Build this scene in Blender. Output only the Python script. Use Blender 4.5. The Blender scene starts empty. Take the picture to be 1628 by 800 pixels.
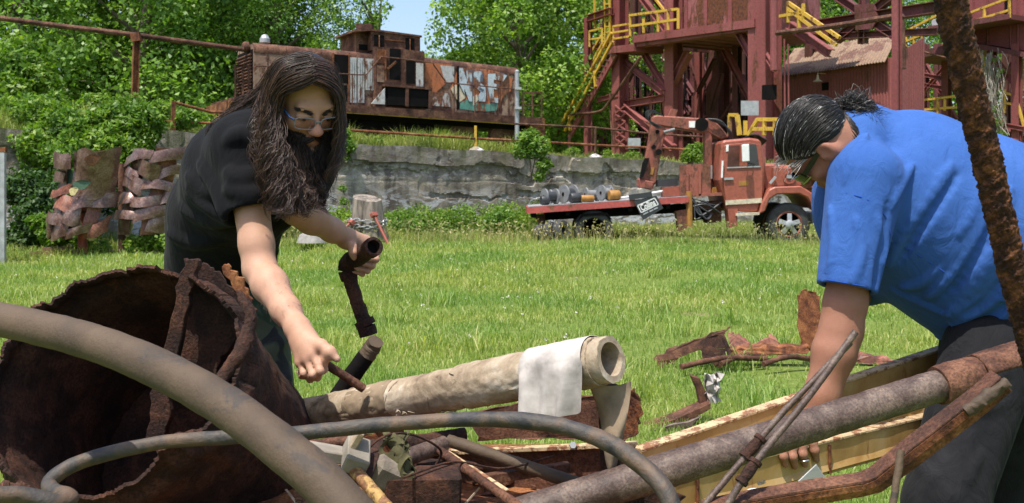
import bpy, bmesh, math, random
import numpy as np
from mathutils import Vector, Matrix, Euler, Quaternion
R = math.radians
random.seed(7)
rng = np.random.default_rng(11)
C = bpy.context.scene.collection
SC = bpy.context.scene
# ---------------------------------------------------------------- camera, sky, sun, exposure
FPX, CX, HZ, H = 1583.0, 814.0, 300.0, 1.25
cam = bpy.data.cameras.new('camera'); co = bpy.data.objects.new('camera', cam); C.objects.link(co)
co.location = (0, 0, H); co.rotation_euler = (R(90), 0, 0)
cam.sensor_width = 36; cam.lens = 35.0; cam.shift_y = -100.0 / 1628
cam.clip_start = 0.05; cam.clip_end = 3000
cam.dof.use_dof = True; cam.dof.focus_distance = 2.3; cam.dof.aperture_fstop = 16
SC.camera = co
SUNDIR = Vector((-0.20, -0.30, 0.93)).normalized()
w = bpy.data.worlds.new('World'); SC.world = w; w.use_nodes = True
nt = w.node_tree
sky = nt.nodes.new('ShaderNodeTexSky'); sky.sky_type = 'NISHITA'; sky.sun_disc = False
sky.sun_elevation = math.asin(SUNDIR.z); sky.sun_rotation = math.atan2(SUNDIR.x, SUNDIR.y)
sky.dust_density = 2.5; sky.air_density = 1.0; sky.ozone_density = 1.5
nt.links.new(sky.outputs[0], nt.nodes['Background'].inputs[0]); nt.nodes['Background'].inputs[1].default_value = 0.15
sl = bpy.data.lights.new('sun', 'SUN'); so = bpy.data.objects.new('sun', sl); C.objects.link(so)
sl.energy = 4.2; sl.angle = R(0.53); sl.color = (1.0, 0.95, 0.86)
so.rotation_euler = SUNDIR.to_track_quat('Z', 'Y').to_euler(); so.location = (0, 0, 30)
vs = SC.view_settings; vs.view_transform = 'Standard'; vs.look = 'None'; vs.exposure = 0.68; vs.gamma = 1; vs.use_curve_mapping = False
SC.render.engine = 'CYCLES'
SC.cycles.max_bounces = 6; SC.cycles.transparent_max_bounces = 8; SC.cycles.caustics_reflective = False; SC.cycles.caustics_refractive = False
SC.cycles.use_denoising = True

# ---------------------------------------------------------------- placing by sight line
def P(px, py, Y):
    return Vector(((px - CX) * Y / FPX, Y, H - (py - HZ) * Y / FPX))
def PL(px, py, O, d):
    rx = (px - CX) / FPX
    s = (O[0] * d[1] - O[1] * d[0]) / (rx * d[1] - d[0])
    return Vector((rx * s, s, H - (py - HZ) / FPX * s))
def V3(*a): return Vector(a)
U = Vector((0.857, 0.515, 0)).normalized()      # along the track and the wall
W = Vector((-0.515, 0.857, 0)).normalized()     # away behind the wall
Zv = Vector((0, 0, 1))

# ---------------------------------------------------------------- objects
OFF = {}
def tag(o, label=None, cat=None, group=None, kind=None):
    if label: o['label'] = label
    if cat: o['category'] = cat
    if group: o['group'] = group
    if kind: o['kind'] = kind
    return o
def empty(name, loc, label, cat, group=None):
    o = bpy.data.objects.new(name, None); C.objects.link(o)
    o.location = loc; o.empty_display_size = 0.1
    OFF[o.name] = Vector(loc)
    return tag(o, label, cat, group)
def link(o, parent=None):
    C.objects.link(o)
    if parent is not None:
        o.parent = parent
        OFF[o.name] = OFF.get(parent.name, Vector((0, 0, 0)))
    return o
def np_mesh(name, v, quads=None, tris=None, mat=None, parent=None, smooth=True, sharp=None, col=None):
    v = np.asarray(v, dtype=np.float32).reshape(-1, 3)
    if parent is not None:
        v = v - np.array(OFF.get(parent.name, (0, 0, 0)), dtype=np.float32)
    me = bpy.data.meshes.new(name)
    me.vertices.add(len(v)); me.vertices.foreach_set('co', v.ravel())
    idx = []; st = []; n0 = 0
    if quads is not None and len(quads):
        q = np.asarray(quads, dtype=np.int32); idx.append(q.ravel()); st.append(np.arange(len(q)) * 4); n0 = len(q) * 4
    if tris is not None and len(tris):
        t = np.asarray(tris, dtype=np.int32); idx.append(t.ravel()); st.append(n0 + np.arange(len(t)) * 3)
    idx = np.concatenate(idx); st = np.concatenate(st).astype(np.int32)
    me.loops.add(len(idx)); me.loops.foreach_set('vertex_index', idx)
    me.polygons.add(len(st)); me.polygons.foreach_set('loop_start', st)
    me.update(calc_edges=True)
    if smooth:
        me.polygons.foreach_set('use_smooth', np.ones(len(st), dtype=bool))
        if sharp: me.set_sharp_from_angle(angle=R(sharp))
    if col is not None:
        a = me.attributes.new('col', 'FLOAT_COLOR', 'POINT')
        cc = np.ones((len(v), 4), dtype=np.float32); cc[:, :3] = col; a.data.foreach_set('color', cc.ravel())
    if mat is not None: me.materials.append(mat)
    return link(bpy.data.objects.new(name, me), parent)
class MB:
    """collects shapes, then links them as ONE mesh object"""
    def __init__(s): s.v = []; s.f = []
    def add(s, vs, fs):
        n = len(s.v); s.v += [Vector(p) for p in vs]; s.f += [[i + n for i in f] for f in fs]; return s
    def box(s, c, size, rot=None):
        c = Vector(c); hx, hy, hz = [k / 2 for k in size]
        vs = [Vector((x, y, z)) for x in (-hx, hx) for y in (-hy, hy) for z in (-hz, hz)]
        if rot is not None: vs = [rot @ p for p in vs]
        return s.add([c + p for p in vs], [(0, 1, 3, 2), (4, 6, 7, 5), (0, 4, 5, 1), (2, 3, 7, 6), (0, 2, 6, 4), (1, 5, 7, 3)])
    def bar(s, a, b, w, h=None, up=Zv):
        a, b = Vector(a), Vector(b); h = h or w; d = (b - a).normalized(); up = Vector(up)
        x = d.cross(up)
        if x.length < 1e-3: x = d.cross(Vector((0, 1, 0)))
        x.normalize(); y = x.cross(d).normalized()
        vs = []
        for p in (a, b):
            for sx, sy in ((-1, -1), (1, -1), (1, 1), (-1, 1)): vs.append(p + x * sx * w / 2 + y * sy * h / 2)
        return s.add(vs, [(3, 2, 1, 0), (4, 5, 6, 7), (0, 1, 5, 4), (1, 2, 6, 5), (2, 3, 7, 6), (3, 0, 4, 7)])
    def ibeam(s, a, b, w, h, t=0.02, up=Zv):
        a, b = Vector(a), Vector(b); d = (b - a).normalized(); up = Vector(up); x = d.cross(up)
        if x.length < 1e-3: x = d.cross(Vector((0, 1, 0)))
        x.normalize(); y = x.cross(d).normalized()
        s.bar(a + y * (h - t) / 2, b + y * (h - t) / 2, w, t, up); s.bar(a - y * (h - t) / 2, b - y * (h - t) / 2, w, t, up)
        return s.bar(a, b, t, h - 2 * t - 0.002, up)
    def tube(s, pts, r, n=10, caps=True, inner=0):
        pts = [Vector(p) for p in pts]; m = len(pts)
        rr = list(r) if hasattr(r, '__len__') else [r] * m
        base = len(s.v); prev = None; vs = []
        for i, p in enumerate(pts):
            t = (pts[min(i + 1, m - 1)] - pts[max(i - 1, 0)]).normalized()
            if prev is None:
                x = t.cross(Zv)
                if x.length < 1e-2: x = t.cross(Vector((0, 1, 0)))
            else: x = prev - t * prev.dot(t)
            x.normalize(); prev = x; y = t.cross(x)
            for k in range(n):
                a = 2 * math.pi * k / n; vs.append(p + (x * math.cos(a) + y * math.sin(a)) * rr[i])
        fs = []
        for i in range(m - 1):
            for k in range(n):
                a = i * n + k; b = i * n + (k + 1) % n; fs.append((a, b, b + n, a + n))
        if caps: fs.append(tuple(range(n))[::-1]); fs.append(tuple(range((m - 1) * n, m * n)))
        return s.add(vs, fs)
    def pipe(s, a, b, ro, ri, n=20):
        """hollow pipe open at both ends"""
        a, b = Vector(a), Vector(b); t = (b - a).normalized(); x = t.cross(Zv)
        if x.length < 1e-2: x = t.cross(Vector((0, 1, 0)))
        x.normalize(); y = t.cross(x); vs = []
        for p, r in ((a, ro), (b, ro), (b, ri), (a, ri)):
            for k in range(n):
                an = 2 * math.pi * k / n; vs.append(p + (x * math.cos(an) + y * math.sin(an)) * r)
        fs = []
        for i in range(4):
            for k in range(n):
                k2 = (k + 1) % n; j = (i + 1) % 4; fs.append((i * n + k, i * n + k2, j * n + k2, j * n + k))
        return s.add(vs, fs)
    def prism(s, poly, ext):
        """poly: 3D outline, ext: extrusion vector"""
        n = len(poly); ext = Vector(ext); a = [Vector(p) for p in poly]
        return s.add(a + [p + ext for p in a], [tuple(range(n))[::-1], tuple(range(n, 2 * n))] + [(i, (i + 1) % n, (i + 1) % n + n, i + n) for i in range(n)])
    def lathe(s, c, axis, prof, n=24, closed=False):
        c, axis = Vector(c), Vector(axis).normalized(); x = axis.cross(Zv)
        if x.length < 1e-2: x = axis.cross(Vector((0, 1, 0)))
        x.normalize(); y = axis.cross(x); vs = []; m = len(prof)
        for h, r in prof:
            for k in range(n):
                a = 2 * math.pi * k / n; vs.append(c + axis * h + (x * math.cos(a) + y * math.sin(a)) * r)
        fs = [(i * n + k, i * n + (k + 1) % n, ((i + 1) % m) * n + (k + 1) % n, ((i + 1) % m) * n + k) for i in range(m if closed else m - 1) for k in range(n)]
        if not closed: fs += [tuple(range(n))[::-1], tuple(range((m - 1) * n, m * n))]
        return s.add(vs, fs)
    def grid(s, rows, thick=None):
        """rows of points; thick (vector or function of row, col) makes it a solid sheet"""
        m, n = len(rows), len(rows[0]); vs = [Vector(p) for r in rows for p in r]
        fs = [(i * n + j, i * n + j + 1, (i + 1) * n + j + 1, (i + 1) * n + j) for i in range(m - 1) for j in range(n - 1)]
        if thick is not None:
            N = len(vs); vs2 = [p + Vector(thick) for p in vs]
            fs2 = [tuple(N + k for k in f[::-1]) for f in fs]
            ed = [(j, j + 1) for j in range(n - 1)] + [((m - 1) * n + j + 1, (m - 1) * n + j) for j in range(n - 1)]
            ed += [((i + 1) * n, i * n) for i in range(m - 1)] + [(i * n + n - 1, (i + 1) * n + n - 1) for i in range(m - 1)]
            fs = fs + fs2 + [(b, a, a + N, b + N) for a, b in ed]; vs = vs + vs2
        return s.add(vs, fs)
    def build(s, name, mat, parent=None, smooth=None, bevel=0, jitter=0):
        off = OFF.get(parent.name, Vector((0, 0, 0))) if parent is not None else Vector((0, 0, 0))
        me = bpy.data.meshes.new(name)
        me.from_pydata([tuple(p - off) for p in s.v], [], s.f)
        bm = bmesh.new(); bm.from_mesh(me)
        bmesh.ops.recalc_face_normals(bm, faces=bm.faces)
        if bevel: bmesh.ops.bevel(bm, geom=[e for e in bm.edges if e.is_manifold and e.calc_face_angle(0) > 0.5], offset=bevel, segments=1, affect='EDGES', clamp_overlap=True)
        bm.to_mesh(me); bm.free()
        if smooth:
            me.polygons.foreach_set('use_smooth', [True] * len(me.polygons)); me.set_sharp_from_angle(angle=R(smooth))
        me.materials.append(mat)
        return link(bpy.data.objects.new(name, me), parent)
def copy_tree(o, parent=None):
    c = o.copy(); C.objects.link(c)
    if parent is not None: c.parent = parent
    for ch in list(o.children): copy_tree(ch, c)
    return c
def smooth_path(pts, n=8):
    """Catmull-Rom through the points"""
    pts = [Vector(p) for p in pts]; out = []
    ext = [pts[0] * 2 - pts[1]] + pts + [pts[-1] * 2 - pts[-2]]
    for i in range(1, len(ext) - 2):
        p0, p1, p2, p3 = ext[i - 1:i + 3]
        for k in range(n):
            t = k / n
            out.append(0.5 * ((2 * p1) + (p2 - p0) * t + (2 * p0 - 5 * p1 + 4 * p2 - p3) * t * t + (3 * p1 - p0 - 3 * p2 + p3) * t ** 3))
    out.append(pts[-1]); return out

# ---------------------------------------------------------------- materials
def new_mat(name):
    m = bpy.data.materials.new(name); m.use_nodes = True
    return m, m.node_tree, m.node_tree.nodes['Principled BSDF']
def N_(nt, t, **k):
    n = nt.nodes.new(t)
    for a, b in k.items(): setattr(n, a, b)
    return n
def noise(nt, scale, detail=6, rough=0.6, vec=None, dist=0.0):
    n = N_(nt, 'ShaderNodeTexNoise'); n.inputs['Scale'].default_value = scale; n.inputs['Detail'].default_value = detail
    n.inputs['Roughness'].default_value = rough; n.inputs['Distortion'].default_value = dist
    if vec is not None: nt.links.new(vec, n.inputs['Vector'])
    return n.outputs['Fac']
def ramp(nt, fac, stops):
    n = N_(nt, 'ShaderNodeValToRGB'); e = n.color_ramp.elements
    while len(e) < len(stops): e.new(0.5)
    for k, (p, c) in enumerate(stops):
        e[k].position = p; e[k].color = (*c, 1) if hasattr(c, '__len__') else (c, c, c, 1)
    nt.links.new(fac, n.inputs[0]); return n.outputs[0]
def mixc(nt, fac, a, b, mode='MIX'):
    n = N_(nt, 'ShaderNodeMix', data_type='RGBA', blend_type=mode)
    for s, v in ((0, fac), (6, a), (7, b)):
        if hasattr(v, 'is_linked'): nt.links.new(v, n.inputs[s])
        elif s == 0: n.inputs[0].default_value = v
        else: n.inputs[s].default_value = (*v, 1)
    return n.outputs[2]
def coords(nt, scale=(1, 1, 1), which='Object'):
    t = N_(nt, 'ShaderNodeTexCoord'); m = N_(nt, 'ShaderNodeMapping'); m.inputs['Scale'].default_value = scale
    nt.links.new(t.outputs[which], m.inputs[0]); return m.outputs[0]
def bump(nt, bs, h, dist, strength=1.0):
    b = N_(nt, 'ShaderNodeBump'); b.inputs['Distance'].default_value = dist; b.inputs['Strength'].default_value = strength
    nt.links.new(h, b.inputs['Height'])
    prev = bs.inputs['Normal'].links[0].from_socket if bs.inputs['Normal'].is_linked else None
    if prev: nt.links.new(prev, b.inputs['Normal'])
    nt.links.new(b.outputs[0], bs.inputs['Normal'])
def rust(name, cols, scale=6, bmp=0.004, rough=0.85, fine=60, stretch=(1, 1, 1), spec=0.3):
    """bare rusted steel: blotches of three browns, grain and pitting"""
    m, nt, bs = new_mat(name); v = coords(nt, stretch)
    a = noise(nt, scale, 8, 0.65, v, 0.4); b = noise(nt, fine, 5, 0.7, v)
    c1 = ramp(nt, a, [(0.38, cols[0]), (0.5, cols[1]), (0.62, cols[2])])
    c2 = mixc(nt, 0.8, c1, ramp(nt, b, [(0.36, (0.28, 0.27, 0.27)), (0.60, (1.2, 1.15, 1.1))]), 'MULTIPLY')
    nt.links.new(c2, bs.inputs['Base Color']); bs.inputs['Roughness'].default_value = rough
    bs.inputs['Specular IOR Level'].default_value = spec
    bump(nt, bs, a, bmp * 2); bump(nt, bs, b, bmp)
    return m
def painted(name, paint, rustc=((0.10, 0.035, 0.018), (0.20, 0.075, 0.03)), amount=0.4, scale=3, streak=0.25, rough=0.6, fine=40, bmp=0.003, fade=None, corr=None):
    """old paint with rust patches that run down the face; corr = (axis vector, pitch) adds corrugation"""
    m, nt, bs = new_mat(name); v = coords(nt, (1, 1, streak))
    a = noise(nt, scale, 9, 0.68, v, 0.3); b = noise(nt, fine, 4, 0.6, coords(nt)); c = noise(nt, scale * 0.4, 4, 0.5, v)
    pc = ramp(nt, c, [(0.3, paint), (0.7, fade or tuple(min(1, k * 1.25 + 0.01) for k in paint))])
    pc = mixc(nt, 0.5, pc, ramp(nt, b, [(0.35, 0.5), (0.62, 1.05)]), 'MULTIPLY')
    rc = ramp(nt, b, [(0.35, rustc[0]), (0.6, rustc[1])])
    msk = ramp(nt, a, [(0.50 + (0.5 - amount) * 0.4 - 0.02, 0), (0.50 + (0.5 - amount) * 0.4 + 0.03, 1)])
    nt.links.new(mixc(nt, msk, pc, rc), bs.inputs['Base Color']); bs.inputs['Roughness'].default_value = rough
    bump(nt, bs, b, bmp); bump(nt, bs, msk, -bmp)
    return m
def plain(name, col, rough=0.6, var=0.25, scale=12, bmp=0.001, metal=0, spec=0.5, fine=0):
    m, nt, bs = new_mat(name); v = coords(nt)
    a = noise(nt, scale, 7, 0.6, v)
    c = mixc(nt, 1.0, col, ramp(nt, a, [(0.3, 1 - var), (0.7, 1 + var * 0.4)]), 'MULTIPLY')
    nt.links.new(c, bs.inputs['Base Color']); bs.inputs['Roughness'].default_value = rough; bs.inputs['Metallic'].default_value = metal
    bs.inputs['Specular IOR Level'].default_value = spec
    if bmp: bump(nt, bs, a, bmp)
    return m
def leafy(name, dark, light, trans=0.35, rough=0.5, extra=None, patch=0.35):
    """leaves: every leaf its own shade, a share of the light passes through"""
    m, nt, bs = new_mat(name); g = N_(nt, 'ShaderNodeNewGeometry')
    col = ramp(nt, g.outputs['Random Per Island'], [(0.0, dark), (0.75, light), (1.0, extra or light)])
    pn = noise(nt, patch, 3, 0.5, coords(nt))
    col = mixc(nt, 1.0, col, ramp(nt, pn, [(0.35, (0.72, 0.8, 0.75)), (0.65, (1.15, 1.08, 0.9))]), 'MULTIPLY')
    nt.links.new(col, bs.inputs['Base Color']); bs.inputs['Roughness'].default_value = rough; bs.inputs['Specular IOR Level'].default_value = 0.35
    tr = N_(nt, 'ShaderNodeBsdfTranslucent'); mx = N_(nt, 'ShaderNodeMixShader'); mx.inputs[0].default_value = trans
    tc = mixc(nt, 1.0, col, (1.25, 1.35, 0.5), 'MULTIPLY'); nt.links.new(tc, tr.inputs[0])
    nt.links.new(bs.outputs[0], mx.inputs[1]); nt.links.new(tr.outputs[0], mx.inputs[2])
    nt.links.new(mx.outputs[0], nt.nodes['Material Output'].inputs[0]); return m
# ---------------------------------------------------------------- signed distance modelling for bodies and clothes
class SDF:
    def __init__(s, lo, hi, h):
        s.lo = np.array(lo, np.float32); s.h = h; s.n = np.ceil((np.array(hi) - s.lo) / h).astype(int) + 1
        s.f = np.full(s.n, 0.3, np.float32)
    def reg(s, lo, hi):
        a = np.clip(np.floor((np.array(lo) - s.lo) / s.h).astype(int), 0, s.n - 1); b = np.clip(np.ceil((np.array(hi) - s.lo) / s.h).astype(int) + 1, 1, s.n)
        sl = tuple(slice(i, max(i + 1, j)) for i, j in zip(a, b)); ax = [s.lo[k] + s.h * np.arange(sl[k].start, sl[k].stop, dtype=np.float32) for k in range(3)]
        return sl, np.meshgrid(*ax, indexing='ij', sparse=True)
    def put(s, sl, d, k, op):
        f = s.f[sl]
        if op == 'add': hh = np.maximum(k - np.abs(f - d), 0) / k; s.f[sl] = np.minimum(f, d) - hh * hh * k * .25
        else: d = -d; hh = np.maximum(k - np.abs(f - d), 0) / k; s.f[sl] = np.maximum(f, d) + hh * hh * k * .25
    def cap(s, a, b, r1, r2=None, k=.02, op='add', cut=None):
        """tapered capsule; cut = list of (point, outward normal) planes that trim it"""
        a, b = np.array(a, np.float32), np.array(b, np.float32); r2 = r1 if r2 is None else r2; m = max(r1, r2) + k + 3 * s.h
        sl, (x, y, z) = s.reg(np.minimum(a, b) - m, np.maximum(a, b) + m); ab = b - a; L2 = float(ab @ ab) + 1e-12
        t = np.clip(((x - a[0]) * ab[0] + (y - a[1]) * ab[1] + (z - a[2]) * ab[2]) / L2, 0, 1)
        d = np.sqrt((x - a[0] - t * ab[0]) ** 2 + (y - a[1] - t * ab[1]) ** 2 + (z - a[2] - t * ab[2]) ** 2) - (r1 + (r2 - r1) * t)
        for p, nrm in cut or (): nrm = Vector(nrm).normalized(); d = np.maximum(d, (x - p[0]) * nrm[0] + (y - p[1]) * nrm[1] + (z - p[2]) * nrm[2])
        s.put(sl, d, k, op); return s
    def chain(s, pts, rad, k=.02, op='add'):
        for i in range(len(pts) - 1): s.cap(pts[i], pts[i + 1], rad[i], rad[i + 1], k, op)
        return s
    def ell(s, c, r, rot=None, k=.02, op='add'):
        c = np.array(c, np.float32); r = np.array(r, np.float32); m = float(r.max()) + k + 3 * s.h
        sl, (x, y, z) = s.reg(c - m, c + m); x, y, z = x - c[0], y - c[1], z - c[2]
        if rot is not None:
            q = np.array(rot, np.float32); x, y, z = (q[0, 0] * x + q[1, 0] * y + q[2, 0] * z, q[0, 1] * x + q[1, 1] * y + q[2, 1] * z, q[0, 2] * x + q[1, 2] * y + q[2, 2] * z)
        k0 = np.sqrt((x / r[0]) ** 2 + (y / r[1]) ** 2 + (z / r[2]) ** 2); k1 = np.sqrt((x / r[0] ** 2) ** 2 + (y / r[1] ** 2) ** 2 + (z / r[2] ** 2) ** 2) + 1e-9
        s.put(sl, k0 * (k0 - 1) / k1, k, op); return s
    def cutplane(s, p, nrm, lo=None, hi=None, k=.004):
        nrm = Vector(nrm).normalized(); sl, (x, y, z) = s.reg(s.lo if lo is None else lo, s.lo + s.n * s.h if hi is None else hi)
        d = (x - p[0]) * nrm[0] + (y - p[1]) * nrm[1] + (z - p[2]) * nrm[2]; s.put(sl, -(d + 0 * s.f[sl]), k, 'sub'); return s
    def hit(s, px, py, y0, y1):
        """first point of the surface on a sight line"""
        ys = np.arange(y0, y1, s.h * .5); P_ = np.stack([(px - CX) * ys / FPX, ys, H - (py - HZ) * ys / FPX], -1)
        i = np.round((P_ - s.lo) / s.h).astype(int); ok = np.all((i >= 0) & (i < s.n), 1); i[~ok] = 0; v = np.where(ok, s.f[i[:, 0], i[:, 1], i[:, 2]], 1)
        w_ = np.nonzero(v < 0)[0]; return Vector(P_[w_[0]]) if len(w_) else None
    def folds(s, paths, y0, y1, sink=.6, k=.02, op='add'):
        """cloth folds: ridges (or grooves) along picture paths laid on the surface; path = ([(px, py), ...], radius)"""
        allc = []
        for pts, r in paths:
            q = [s.hit(px, py, y0, y1) for px, py in [(p.x, p.y) for p in smooth_path([(a, b, 0) for a, b in pts], 4)]]; q = [p for p in q if p is not None]
            if len(q) > 4:
                ya = np.array([p.y for p in q]); ka = np.pad(ya, 3, mode='edge'); ya = np.convolve(ka, np.ones(7) / 7, 'valid'); q = [p * (y_ / p.y) + Vector((0, 0, H * (1 - y_ / p.y))) for p, y_ in zip(q, ya)]
            allc.append((q, r))
        for q, r in allc:
            n = len(q)
            for i in range(n - 1):
                ra = r * (.35 + .65 * math.sin(math.pi * (i + .2) / n)); rb = r * (.35 + .65 * math.sin(math.pi * (i + 1.2) / n)); off = Vector((0, ra * sink if op == 'add' else -ra * .45, 0))
                s.cap(q[i] + off, q[i + 1] + off, ra, rb, k, op)
        return s
    def mesh(s, disp=None):
        f = s.f; S_ = f < 0; c = [f[i:f.shape[0] - 1 + i, j:f.shape[1] - 1 + j, k:f.shape[2] - 1 + k] for i in (0, 1) for j in (0, 1) for k in (0, 1)]
        Sc = [S_[i:f.shape[0] - 1 + i, j:f.shape[1] - 1 + j, k:f.shape[2] - 1 + k] for i in (0, 1) for j in (0, 1) for k in (0, 1)]
        any_ = Sc[0].copy(); all_ = Sc[0].copy()
        for q in Sc[1:]: any_ |= q; all_ &= q
        mask = any_ & ~all_; ijk = np.argwhere(mask); vals = np.stack([q[mask] for q in c], -1); sg = vals < 0
        offs = np.array([(i, j, k) for i in (0, 1) for j in (0, 1) for k in (0, 1)], np.float32); acc = np.zeros((len(ijk), 3), np.float32); cnt = np.zeros(len(ijk), np.float32)
        for a in range(8):
            for b in range(a + 1, 8):
                if np.abs(offs[a] - offs[b]).sum() != 1: continue
                x = sg[:, a] != sg[:, b]; t = vals[x, a] / (vals[x, a] - vals[x, b]); acc[x] += offs[a] + t[:, None] * (offs[b] - offs[a]); cnt[x] += 1
        v = s.lo + (ijk + acc / cnt[:, None]) * s.h
        idx = np.full(mask.shape, -1, np.int32); idx[mask] = np.arange(len(ijk)); quads = []
        for ax in range(3):
            o = [1, 1, 1]; sa = [slice(1, -1)] * 3; sb = [slice(1, -1)] * 3; sa[ax] = slice(0, -1); sb[ax] = slice(1, None)
            A, B_ = S_[tuple(sa)], S_[tuple(sb)]; p = np.argwhere(A != B_); 
            if not len(p): continue
            flip = A[tuple(p.T)]; off = np.ones(3, int); off[ax] = 0; p = p + off; u_, w_ = [(1, 2), (2, 0), (0, 1)][ax]
            def I(du, dw): q = p.copy(); q[:, u_] -= du; q[:, w_] -= dw; return idx[q[:, 0], q[:, 1], q[:, 2]]
            Q = np.stack([I(1, 1), I(0, 1), I(0, 0), I(1, 0)], -1); Q[~flip] = Q[~flip][:, ::-1]; quads.append(Q)
        return v, np.concatenate(quads)
    def build(s, name, mat, parent, col=None, relax=1):
        v, q = s.mesh()
        for _ in range(relax):          # a light smoothing that removes the lattice
            e = np.concatenate([q[:, [0, 1]], q[:, [1, 2]], q[:, [2, 3]], q[:, [3, 0]]]); a = np.zeros_like(v); n = np.zeros(len(v), np.float32)
            for k in range(3): a[:, k] = np.bincount(e[:, 0], v[e[:, 1], k], len(v)) + np.bincount(e[:, 1], v[e[:, 0], k], len(v))
            n = np.bincount(e[:, 0], minlength=len(v)) + np.bincount(e[:, 1], minlength=len(v)); v = v * .5 + .5 * a / np.maximum(n, 1)[:, None]
        v = v.astype(np.float32); return np_mesh(name, v, q, mat=mat, parent=parent, col=None if col is None else col(v))
def strands(paths, rad, n=3):
    """paths (N, K, 3), rad (N,): thin tapering hairs"""
    p = np.asarray(paths, np.float32); N, K, _ = p.shape; t = unit(np.gradient(p, axis=1)); ref = np.zeros_like(t); ref[..., 1] = 1; x = unit(np.cross(t, ref) + 1e-6); y = np.cross(t, x)
    tp_r = (np.linspace(1, 0, K) ** .35 * .85 + .15)[None, :, None]; r = np.asarray(rad, np.float32)[:, None, None] * tp_r
    v = np.stack([p + r * (math.cos(2 * math.pi * k / n) * x + math.sin(2 * math.pi * k / n) * y) for k in range(n)], 2)
    i = np.arange(N * K * n).reshape(N, K, n); q = [np.stack([i[:, :-1, k], i[:, :-1, (k + 1) % n], i[:, 1:, (k + 1) % n], i[:, 1:, k]], -1).reshape(-1, 4) for k in range(n)]
    return v.reshape(-1, 3), np.concatenate(q)
def resample(pts, K):
    p = np.array([tuple(q) for q in smooth_path(pts, 8)]); d = np.concatenate([[0], np.cumsum(np.linalg.norm(np.diff(p, axis=0), axis=1))]); u_ = np.linspace(0, d[-1], K)
    return np.stack([np.interp(u_, d, p[:, k]) for k in range(3)], -1)
def lock_hair(guides, nlock, per, K, spread, curl, r, rad=.001, lock_r=.011, freq=(2.2, 3.6), start_spread=.3):
    """locks blended from neighbouring guides, each lock a bundle of wavy hairs"""
    g = np.stack([resample(q, K) for q in guides]); out = []; s = np.linspace(0, 1, K)
    for _ in range(nlock):
        u_ = r.uniform(0, len(g) - 1.001); i = int(u_); f = u_ - i; base = g[i] * (1 - f) + g[i + 1] * f; L = r.uniform(.72, 1.08)
        base = np.stack([np.interp(np.minimum(s * L, 1), s, base[:, k]) for k in range(3)], -1)
        off = r.normal(0, spread, 3); base = base + off[None] * (start_spread + (1 - start_spread) * s)[:, None]
        fr = r.uniform(*freq); ph = r.uniform(0, 6.28); am = curl * r.uniform(.5, 1.3) * np.clip((s - .25) * 1.8, 0, 1)
        base = base + np.stack([am * np.sin(fr * 6.28 * s + ph), .6 * am * np.cos(fr * 6.28 * s + ph), .3 * am * np.sin(fr * 9 * s + ph * 2)], -1)
        for _ in range(per):
            o = r.normal(0, lock_r * .5, 3); w_ = r.normal(0, 1, 2); hair = base + o[None] * (1.0 - .45 * s)[:, None] + (np.stack([np.sin(s * 9 + w_[0] * 5), np.cos(s * 7 + w_[1] * 5), np.sin(s * 8 + w_[0])], -1) * .0022 * s[:, None])
            out.append(hair)
    return np.array(out)
# ---------------------------------------------------------------- foliage makers
def unit(a): return a / np.maximum(np.linalg.norm(a, axis=-1, keepdims=True), 1e-9)
def leaves(centers, normals, size, aspect=0.55, r=rng, jit=0.9):
    """one folded diamond leaf per centre"""
    n = len(centers); nrm = unit(normals + jit * r.normal(size=(n, 3)))
    t = unit(np.cross(nrm, r.normal(size=(n, 3)))); b = np.cross(nrm, t)
    s = (size * r.uniform(0.6, 1.3, n))[:, None]
    v = np.empty((n, 4, 3), np.float32)
    v[:, 0] = centers - t * s * 0.5; v[:, 1] = centers + b * s * aspect * 0.5 - nrm * s * 0.10 + t * s * 0.06
    v[:, 2] = centers + t * s * 0.5 - nrm * s * 0.06; v[:, 3] = centers - b * s * aspect * 0.5 - nrm * s * 0.10 + t * s * 0.06
    return v.reshape(-1, 3), np.arange(n * 4).reshape(n, 4)
def clump_leaves(clumps, nleaf, size, r=rng, squash=0.75, aspect=0.6):
    """clumps: rows x, y, z, radius; leaves thick on the outside of each clump, in sprays"""
    cl = np.asarray(clumps, float); wgt = cl[:, 3] ** 2; wgt /= wgt.sum()
    k = r.choice(len(cl), nleaf, p=wgt)
    d = unit(r.normal(size=(nleaf, 3))); rad = r.uniform(0.25, 1.0, nleaf) ** 0.45
    rad *= 1 + 0.28 * np.sin(d[:, 0] * 5.3 + k * 1.7) * np.cos(d[:, 1] * 4.7 + d[:, 2] * 3.9 + k)
    p = cl[k, :3] + d * (cl[k, 3] * rad)[:, None] * np.array([1, 1, squash])
    nrm = d * 0.7 + np.array([0, 0, 0.8])
    return leaves(p, nrm, size, aspect, r)
M = {}
M['tree_leaf_a'] = leafy('tree_leaves_mid', (0.082, 0.170, 0.036), (0.203, 0.348, 0.065), 0.42, 0.42, (0.276, 0.421, 0.114))
M['tree_leaf_b'] = leafy('tree_leaves_light', (0.113, 0.209, 0.038), (0.254, 0.404, 0.075), 0.42, 0.42, (0.329, 0.463, 0.120))
M['bush_leaf'] = leafy('bush_leaves', (0.062, 0.138, 0.019), (0.163, 0.288, 0.037), 0.4, 0.45, (0.250, 0.350, 0.062), 0.8)
M['weed_leaf'] = leafy('weed_leaves', (0.084, 0.156, 0.024), (0.180, 0.300, 0.042), 0.4, 0.5, (0.264, 0.336, 0.060), 1.2)
M['dark_leaf'] = leafy('shade_leaves', (0.028, 0.066, 0.017), (0.066, 0.132, 0.028), 0.3, 0.5, None, 0.8)  # darker leaf green; the shade below the vines is put into the colour
M['bark'] = plain('bark', (0.16, 0.125, 0.095), 0.9, 0.5, 9, 0.02)
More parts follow.
